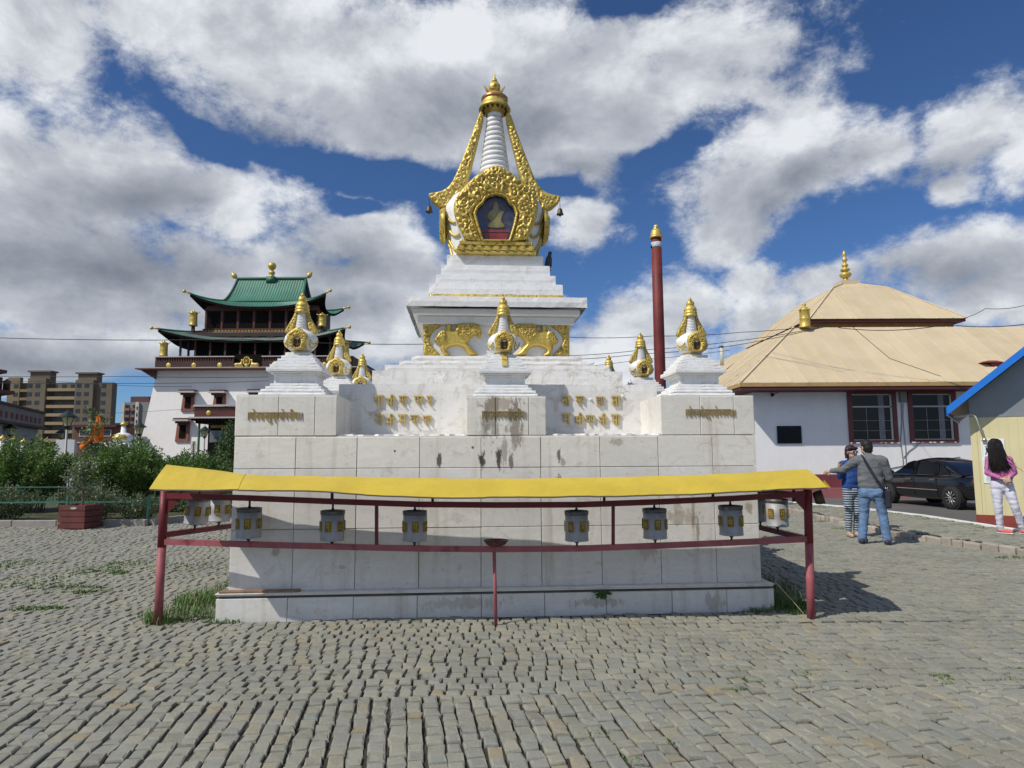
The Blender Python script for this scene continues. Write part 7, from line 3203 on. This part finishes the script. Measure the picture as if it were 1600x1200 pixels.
def head_parts(c, f, r=.098):
    """skull, jaw, nose, ears, brow; c centre, f facing"""
    c, f = Vector(c), Vector(f).normalized()
    s = Vector((-f.y, f.x, 0)).normalized()
    P = [('ball', c + Vector((0, 0, .025)), r, (.84, .92, 1.0)), ('ball', c + f * .028 + Vector((0, 0, -.055)), r * .70, (.9, .95, .95)), ('ball', c + f * .045 + Vector((0, 0, -.085)), .036, (1, 1, .8))]
    P.append((c + f * .088 + Vector((0, 0, .005)), c + f * .108 + Vector((0, 0, -.028)), .010, .014))
    for k in (-1, 1):
        P.append((c + s * k * .078 + Vector((0, 0, .012)), c + s * k * .082 + Vector((0, 0, -.022)), .018, .012))
        P.append((c + s * k * .018 + f * .086 + Vector((0, 0, .024)), c + s * k * .045 + f * .075 + Vector((0, 0, .022)), .010, .009))
    P.append((c + s * .020 + f * .083 + Vector((0, 0, -.056)), c - s * .020 + f * .083 + Vector((0, 0, -.056)), .011, .011))
    return P


def face(par, c, f, shades=False):
    c, f = Vector(c), Vector(f).normalized()
    s = Vector((-f.y, f.x, 0)).normalized()
    dark = mat('eye_dark', (.01, .008, .008), .3)
    for k in (-1, 1):
        mb = MB()
        mb.smooth = True
        mb.ball(c + s * k * .032 + f * .084 + Vector((0, 0, .006)), .010, 8, (1.2, 1.2, .7))
        mb.build('eye', dark, par)
    mb = MB()
    mb.tube([c + s * .022 + f * .092 + Vector((0, 0, -.055)), c + f * .097 + Vector((0, 0, -.054)), c - s * .022 + f * .092 + Vector((0, 0, -.055))], .005, 6)
    mb.build('mouth', mat('lips', (.36, .12, .11), .5), par)
    if shades:
        fr = mat('sunglass_frame', (.55, .55, .54), .4)
        mb = MB()
        mb.smooth = True
        for k in (-1, 1):
            mb.ball(c + s * k * .034 + f * .094 + Vector((0, 0, .010)), .027, 12, (1, 1, .78))
        gl = mb.build('sunglass_lens', tint, par)
        mb = MB()
        for k in (-1, 1):
            cc_ = c + s * k * .034 + f * .112 + Vector((0, 0, .010))
            mb.tube([cc_ + s * .033 * math.cos(a) + Vector((0, 0, .026 * math.sin(a))) for a in np.linspace(0, 6.283, 15)], .0042, 5)
            mb.tube([cc_ + s * k * .03, c + s * k * .085 + Vector((0, 0, .012))], .006, 5)
        mb.build('sunglass_frame', fr, par)


def garment(name, parts, m, par, voxel=.014, smooth=5, wrinkle=.006):
    o = fused(name, parts, m, par, voxel, smooth)
    if wrinkle:
        for v in o.data.vertices:
            q = v.co
            v.co = q + v.normal * wrinkle * (mnoise.noise(Vector((q.x * 9, q.y * 9, q.z * 22))) + .5 * mnoise.noise(q * 34))
    return o


# --- man seen from behind, right arm held out round the woman
mx_, my_ = gnd(1366, 850)
man = thing('person', 'man seen from behind in a grey sweater and blue jeans with a dark shoulder bag', 'person', (mx_, my_, 0), R(-28))
man.scale = (1.0, 1.0, .985)
JH = .90
f_ = Vector((-.35, 1, 0)).normalized()
hd = Vector((-.03, .06, 1.60))
pb_ = head_parts(hd, (-.75, .66, -.05))
pb_ += [((-.0, .02, 1.42), (-.015, .045, 1.53), .056, .052), ((0, 0, 1.0), (0, .0, 1.29), .12, .12, (1.3, .75)), ((0, 0, .93), (0, 0, 1.0), .105, .105, (1.2, .75))]
LsM, RsM = Vector((-.20, .0, 1.37)), Vector((.20, .01, 1.37))
Le, Lw = Vector((-.40, .10, 1.22)), Vector((-.585, .21, 1.20))
Re, Rw = Vector((.275, .06, 1.09)), Vector((.20, .24, 1.02))
for a_, b_, c_ in ((LsM, Le, Lw), (RsM, Re, Rw)):
    pb_ += [(a_, b_, .052, .042), (b_, c_, .042, .028)]
hand(pb_, Lw, (-1, .35, -.25), (.3, .9, -.2), 1, .5)
hand(pb_, Rw, (-.45, .85, .15), (-.8, -.3, 0), 1, .6)
legs_m = (((-.095, 0, .90), (-.125, .02, .48), (-.175, -.01, .09)), ((.095, 0, .90), (.150, .03, .48), (.195, .0, .09)))
for h0, k0, a0 in legs_m:
    pb_ += [(h0, k0, .080, .056), (k0, a0, .055, .040), (a0, Vector(a0) + Vector((0, .05, -.05)), .04, .035)]
fused('body', pb_, skin_m, man, .009, 4)
face(man, hd, (-.75, .66, -.05))
hp = [('ball', hd + Vector((.008, -.008, .048)), .104, (.88, .95, .92)), ('ball', hd + Vector((.02, -.03, .00)), .096, (.85, .85, .95)), ('ball', hd + Vector((.03, -.045, -.045)), .068, (1, .8, .8))]
hp += [(hd + Vector((-.03, .06, .115)), hd + Vector((-.06, .075, .085)), .028, .018)]
garment('hair', hp, hair_m, man, .009, 3, .004)
sw = mat('grey_sweater', (.135, .145, .155), .9, 0, .14, 7, .004, 40, fine=.12)
gp = [((0, .0, 1.07), (0, .0, 1.20), .150, .150, (1.12, .78)), ((-.08, .0, .970), (.08, .0, .970), .112, .112), ((-.085, .0, 1.04), (.085, .0, 1.04), .112, .112), ((0, .0, 1.18), (0, .005, 1.36), .150, .140, (1.28, .76)), ((-.17, .005, 1.385), (.17, .005, 1.385), .088, .088), ((-.01, .02, 1.40), (-.012, .03, 1.465), .095, .070)]
for a_, b_, c_ in ((LsM, Le, Lw), (RsM, Re, Rw)):
    gp += [(a_, b_, .086, .064), (b_, b_.lerp(c_, .92), .064, .046)]
garment('sweater', gp, sw, man, .012, 6, .007)
jn = mat('blue_jeans', (.115, .195, .33), .85, 0, .22, 6, .003, 60, tint=((.20, .30, .44), .56), fine=.12)
gp = [((0, 0, .84), (0, 0, .95), .132, .125, (1.16, .82)), ((-.07, 0, .93), (.07, 0, .93), .098, .098)]
for h0, k0, a0 in legs_m:
    h0, k0, a0 = Vector(h0), Vector(k0), Vector(a0)
    gp += [(h0 - Vector((0, 0, .04)), k0, .098, .074), (k0, a0 + Vector((0, 0, -.035)), .074, .070), ('ball', h0 + Vector((0, -.045, -.05)), .096, (1, .8, 1))]
garment('jeans', gp, jn, man, .012, 5, .009)
sh_m = mat('dark_shoe', (.035, .03, .04), .6, 0, .3, 10)
for (h0, k0, a0), tw in zip(legs_m, (.05, -.02)):
    a0 = Vector(a0)
    fused('shoe', [((a0.x, a0.y - .05, .045), (a0.x + tw, a0.y + .16, .038), .050, .042), ((a0.x, a0.y - .035, .03), (a0.x + tw, a0.y + .17, .026), .030, .026), ((a0.x, a0.y, .06), (a0.x, a0.y, .10), .05, .045)], sh_m, man, .010, 3)
bgm = mat('dark_bag', (.018, .018, .032), .7, 0, .3, 12)
mb = MB()
mb.bbox(.165, .255, -.13, .11, .60, .90, .02)
for v in mb.v:
    v.x += .03
mb.build('shoulder_bag', bgm, man)
mb = MB()
mb.smooth = False
stp = [(-.115, .06, 1.455), (-.115, -.02, 1.468), (-.085, -.075, 1.425), (.0, -.130, 1.25), (.095, -.145, 1.06), (.185, -.12, .92), (.22, -.06, .88)]
for a_, b_ in zip(stp[:-1], stp[1:]):
    mb.beam(a_, b_, .014, .046)
mb.build('bag_strap', bgm, man)

# --- woman with sunglasses facing the camera, half behind him
wx_, wy_ = gnd(1340, 839)
wom = thing('person', 'woman in sunglasses, blue jumper and striped leggings standing half behind the man', 'person', (wx_ - .055, wy_, 0), R(4))
hd = Vector((.0, -.04, 1.50))
pb_ = head_parts(hd, (.22, -1, -.02), .092)
pb_ += [((0, 0, 1.33), (0, -.02, 1.43), .050, .046), ((0, 0, .92), (0, 0, 1.20), .105, .10, (1.2, .75)), ((0, 0, .86), (0, 0, .92), .12, .11, (1.2, .85))]
LsW, RsW = Vector((-.16, 0, 1.28)), Vector((.16, 0, 1.28))
LeW, LwW = Vector((-.245, -.06, 1.07)), Vector((-.285, -.12, 1.20))
ReW, RwW = Vector((.23, -.10, 1.05)), Vector((.08, -.22, 1.12))
for a_, b_, c_ in ((LsW, LeW, LwW), (RsW, ReW, RwW)):
    pb_ += [(a_, b_, .042, .034), (b_, c_, .034, .024)]
hand(pb_, LwW, (.05, -.15, 1), (.2, -1, 0), 1, .25, .95)
hand(pb_, RwW, (-.6, -.3, .6), (-.3, -.9, 0), -1, .4, .95)
legs_w = (((-.075, 0, .84), (-.085, -.01, .45), (-.085, .02, .075)), ((.075, 0, .84), (.070, -.02, .45), (.05, .02, .075)))
for h0, k0, a0 in legs_w:
    pb_ += [(h0, k0, .072, .050), (k0, a0, .050, .034), (a0, Vector(a0) + Vector((0, -.05, -.03)), .035, .03)]
fused('body', pb_, skin_m, wom, .009, 4)
face(wom, hd, (.22, -1, -.02), True)
hp = [('ball', hd + Vector((0, .012, .045)), .103, (.95, .95, .95)), ('ball', hd + Vector((-.0, .035, -.02)), .098, (.98, .75, 1.0))]
for k in (-1, 1):
    hp += [(hd + Vector((k * .075, .0, .06)), hd + Vector((k * .088, .005, -.085)), .034, .024)]
hp += [(hd + Vector((-.05, -.078, .075)), hd + Vector((.06, -.075, .075)), .028, .028)]
garment('hair', hp, hair_br, wom, .009, 3, .004)
bl = mat('blue_jumper', (.018, .065, .24), .85, 0, .18, 7, .004, 40, fine=.1)
gp = [((0, 0, 1.0), (0, 0, 1.08), .150, .145, (1.1, .85)), ((-.065, 0, .90), (.065, 0, .90), .11, .11), ((-.06, 0, .97), (.06, 0, .97), .115, .115), ((0, 0, 1.05), (0, 0, 1.26), .142, .125, (1.2, .78)), ((-.12, 0, 1.30), (.12, 0, 1.30), .062, .062), ((0, 0, 1.30), (0, -.01, 1.36), .075, .06)]
for a_, b_, c_ in ((LsW, LeW, LwW), (RsW, ReW, RwW)):
    gp += [(a_, b_, .066, .052), (b_, b_.lerp(c_, .85), .052, .040)]
garment('jumper', gp, bl, wom, .012, 6, .007)
stripe = bpy.data.materials.new('striped_leggings')
stripe.use_nodes = True
t = NT(stripe.node_tree)
co = t.node('ShaderNodeTexCoord').outputs['Object']
sz = t.node('ShaderNodeSeparateXYZ', {0: co})
wv = t.math('FRACT', t.math('MULTIPLY', t.math('ADD', sz.outputs[2], t.math('MULTIPLY', t.noise(co, 12.0), .02)), 24.0))
t.set(t.n['Principled BSDF'].inputs['Base Color'], t.mix(t.smooth(wv, .50, .60), (.020, .025, .05), (.42, .50, .56)))
t.n['Principled BSDF'].inputs['Roughness'].default_value = .85
gp = [((0, 0, .80), (0, 0, .86), .128, .12, (1.15, .9))]
for h0, k0, a0 in legs_w:
    h0, k0, a0 = Vector(h0), Vector(k0), Vector(a0)
    gp += [(h0, k0, .095, .068), (k0, a0 + Vector((0, 0, .03)), .066, .045)]
garment('leggings', gp, stripe, wom, .012, 5, .005)
shp = mat('pale_shoe', (.42, .30, .24), .7, 0, .2, 10)
for (h0, k0, a0), tw in zip(legs_w, (-.03, .03)):
    a0 = Vector(a0)
    fused('shoe', [((a0.x, a0.y + .03, .042), (a0.x + tw, a0.y - .15, .036), .042, .036), ((a0.x, a0.y + .035, .026), (a0.x + tw, a0.y - .16, .024), .028, .025), ((a0.x, a0.y, .05), (a0.x, a0.y, .085), .044, .040)], shp, wom, .010, 3)
mb = MB()
mb.smooth = True
mb.bbox(.035, .12, -.165, -.13, .93, 1.12, .01)
mb.build('patterned_bag', mat('red_patterned', (.40, .07, .04), .7, 0, .5, 30, tint=((.6, .45, .3), .55)), wom)

# --- girl with long dark hair walking by the kiosk
gx_, gy_ = gnd(1571, 834, .12)
gl_ = thing('person', 'girl with long dark hair, pink top, pale trousers and coral shoes by the kiosk', 'person', (gx_, gy_, .12), R(-30))
hd = Vector((-.05, .0, 1.47))
fc = Vector((.62, .78, -.05))
pb_ = head_parts(hd, fc, .092)
pb_ += [((-.03, 0, 1.30), (-.045, 0, 1.40), .048, .044), ((0, 0, .92), (-.02, 0, 1.17), .105, .10, (1.1, .75)), ((0, 0, .86), (0, 0, .92), .115, .105, (1.2, .85))]
LsG, RsG = Vector((-.15, .0, 1.25)), Vector((.13, .0, 1.25))
LeG, LwG = Vector((-.185, -.06, 1.02)), Vector((-.02, -.17, .93))
ReG, RwG = Vector((.19, -.03, 1.03)), Vector((.10, -.17, .96))
for a_, b_, c_ in ((LsG, LeG, LwG), (RsG, ReG, RwG)):
    pb_ += [(a_, b_, .040, .033), (b_, c_, .033, .024)]
hand(pb_, LwG, (1, -.35, -.25), (.2, .6, -.5), 1, .5, .92)
hand(pb_, RwG, (-.3, -.3, -1), (-.6, .6, 0), 1, .5, .92)
legs_g = (((-.07, 0, .83), (-.075, -.03, .45), (-.06, .02, .075)), ((.075, 0, .83), (.155, -.06, .46), (.25, .04, .075)))
for h0, k0, a0 in legs_g:
    pb_ += [(h0, k0, .072, .050), (k0, a0, .050, .034), (a0, Vector(a0) + Vector((.05, -.04, -.03)), .035, .03)]
fused('body', pb_, skin_m, gl_, .009, 4)
face(gl_, hd, fc)
hp = [('ball', hd + Vector((-.005, -.01, .040)), .103, (.95, .98, .97)), (hd + Vector((-.03, -.03, .0)), hd + Vector((-.075, -.045, -.36)), .080, .035), (hd + Vector((.02, -.045, .02)), hd + Vector((.045, -.055, -.34)), .078, .028), (hd + Vector((-.01, -.05, -.05)), hd + Vector((-.02, -.065, -.36)), .072, .03), (hd + Vector((.07, -.04, -.1)), hd + Vector((.15, -.05, -.30)), .04, .012), (hd + Vector((-.09, -.02, -.22)), hd + Vector((-.125, -.05, -.40)), .035, .012), (hd + Vector((.05, -.05, -.25)), hd + Vector((.115, -.05, -.43)), .035, .01)]
ho_ = garment('hair', hp, hair_m, gl_, .009, 4, .006)
mb = MB()
for i in range(420):
    a = random.uniform(-2.6, 1.1)
    e_ = random.uniform(.0, 1.2)
    q0 = hd + Vector((math.cos(a) * math.cos(e_) * .104, math.sin(a) * math.cos(e_) * .104 - .01, .035 + math.sin(e_) * .102))
    q1 = hd + Vector((math.cos(a) * .118, math.sin(a) * .115 - .015, -.03))
    l = random.uniform(.28, .44)
    wind = max(0.0, random.gauss(.03, .05)) if math.cos(a) > -.2 else random.gauss(-.01, .02)
    sw_ = random.gauss(0, .012)
    q2 = q1 + Vector((-.02 * math.cos(a) + wind * .4 + sw_, -.012, -l * .55))
    q3 = q1 + Vector((-.06 * math.cos(a) + wind * 1.6 + sw_ * 2, -.02 + random.gauss(0, .01), -l))
    mb.tube([q0, q1, q2, q3], [.006, .007, .006, .0015], 4, False)
mb.build('loose_strands', hair_m, gl_)
pk_ = mat('pink_top', (.44, .13, .31), .8, 0, .16, 7, .004, 40, tint=((.52, .24, .38), .57))
gp = [((0, 0, 1.0), (0, 0, 1.06), .126, .122, (1.08, .85)), ((-.05, 0, .93), (.05, 0, .93), .098, .098), ((0, 0, 1.05), (-.01, 0, 1.22), .122, .115, (1.12, .8)), ((-.11, 0, 1.265), (.09, 0, 1.265), .058, .058), ((-.02, 0, 1.27), (-.03, 0, 1.33), .07, .055), ((.09, -.06, .90), (.15, -.05, 1.06), .06, .055)]
for a_, b_, c_ in ((LsG, LeG, LwG), (RsG, ReG, RwG)):
    gp += [(a_, b_, .060, .048), (b_, b_.lerp(c_, .88), .048, .036)]
garment('top', gp, pk_, gl_, .012, 5, .007)
pw = mat('pale_trousers', (.56, .56, .64), .85, 0, .1, 8, .003, 50)
gp = [((0, 0, .80), (0, 0, .88), .122, .118, (1.15, .9))]
for h0, k0, a0 in legs_g:
    h0, k0, a0 = Vector(h0), Vector(k0), Vector(a0)
    gp += [(h0, k0, .095, .066), (k0, a0 + Vector((0, 0, .0)), .064, .050)]
garment('trousers', gp, pw, gl_, .012, 4, .010)
cor = mat('coral_shoe', (.62, .13, .11), .7, 0, .15, 10)
sole = mat('white_sole', (.72, .68, .66), .6)
for (h0, k0, a0), tw in zip(legs_g, ((.13, -.10), (.14, -.08))):
    a0 = Vector(a0)
    s_ = fused('shoe', [((a0.x - .02, a0.y + .02, .045), (a0.x + tw[0], a0.y + tw[1], .042), .040, .034), ((a0.x, a0.y, .05), (a0.x, a0.y, .085), .043, .040)], cor, gl_, .010, 3)
    fused('sole', [((a0.x - .025, a0.y + .025, .014), (a0.x + tw[0] * 1.06, a0.y + tw[1] * 1.06, .014), .036, .030, (1, .5))], sole, s_, .008, 2)
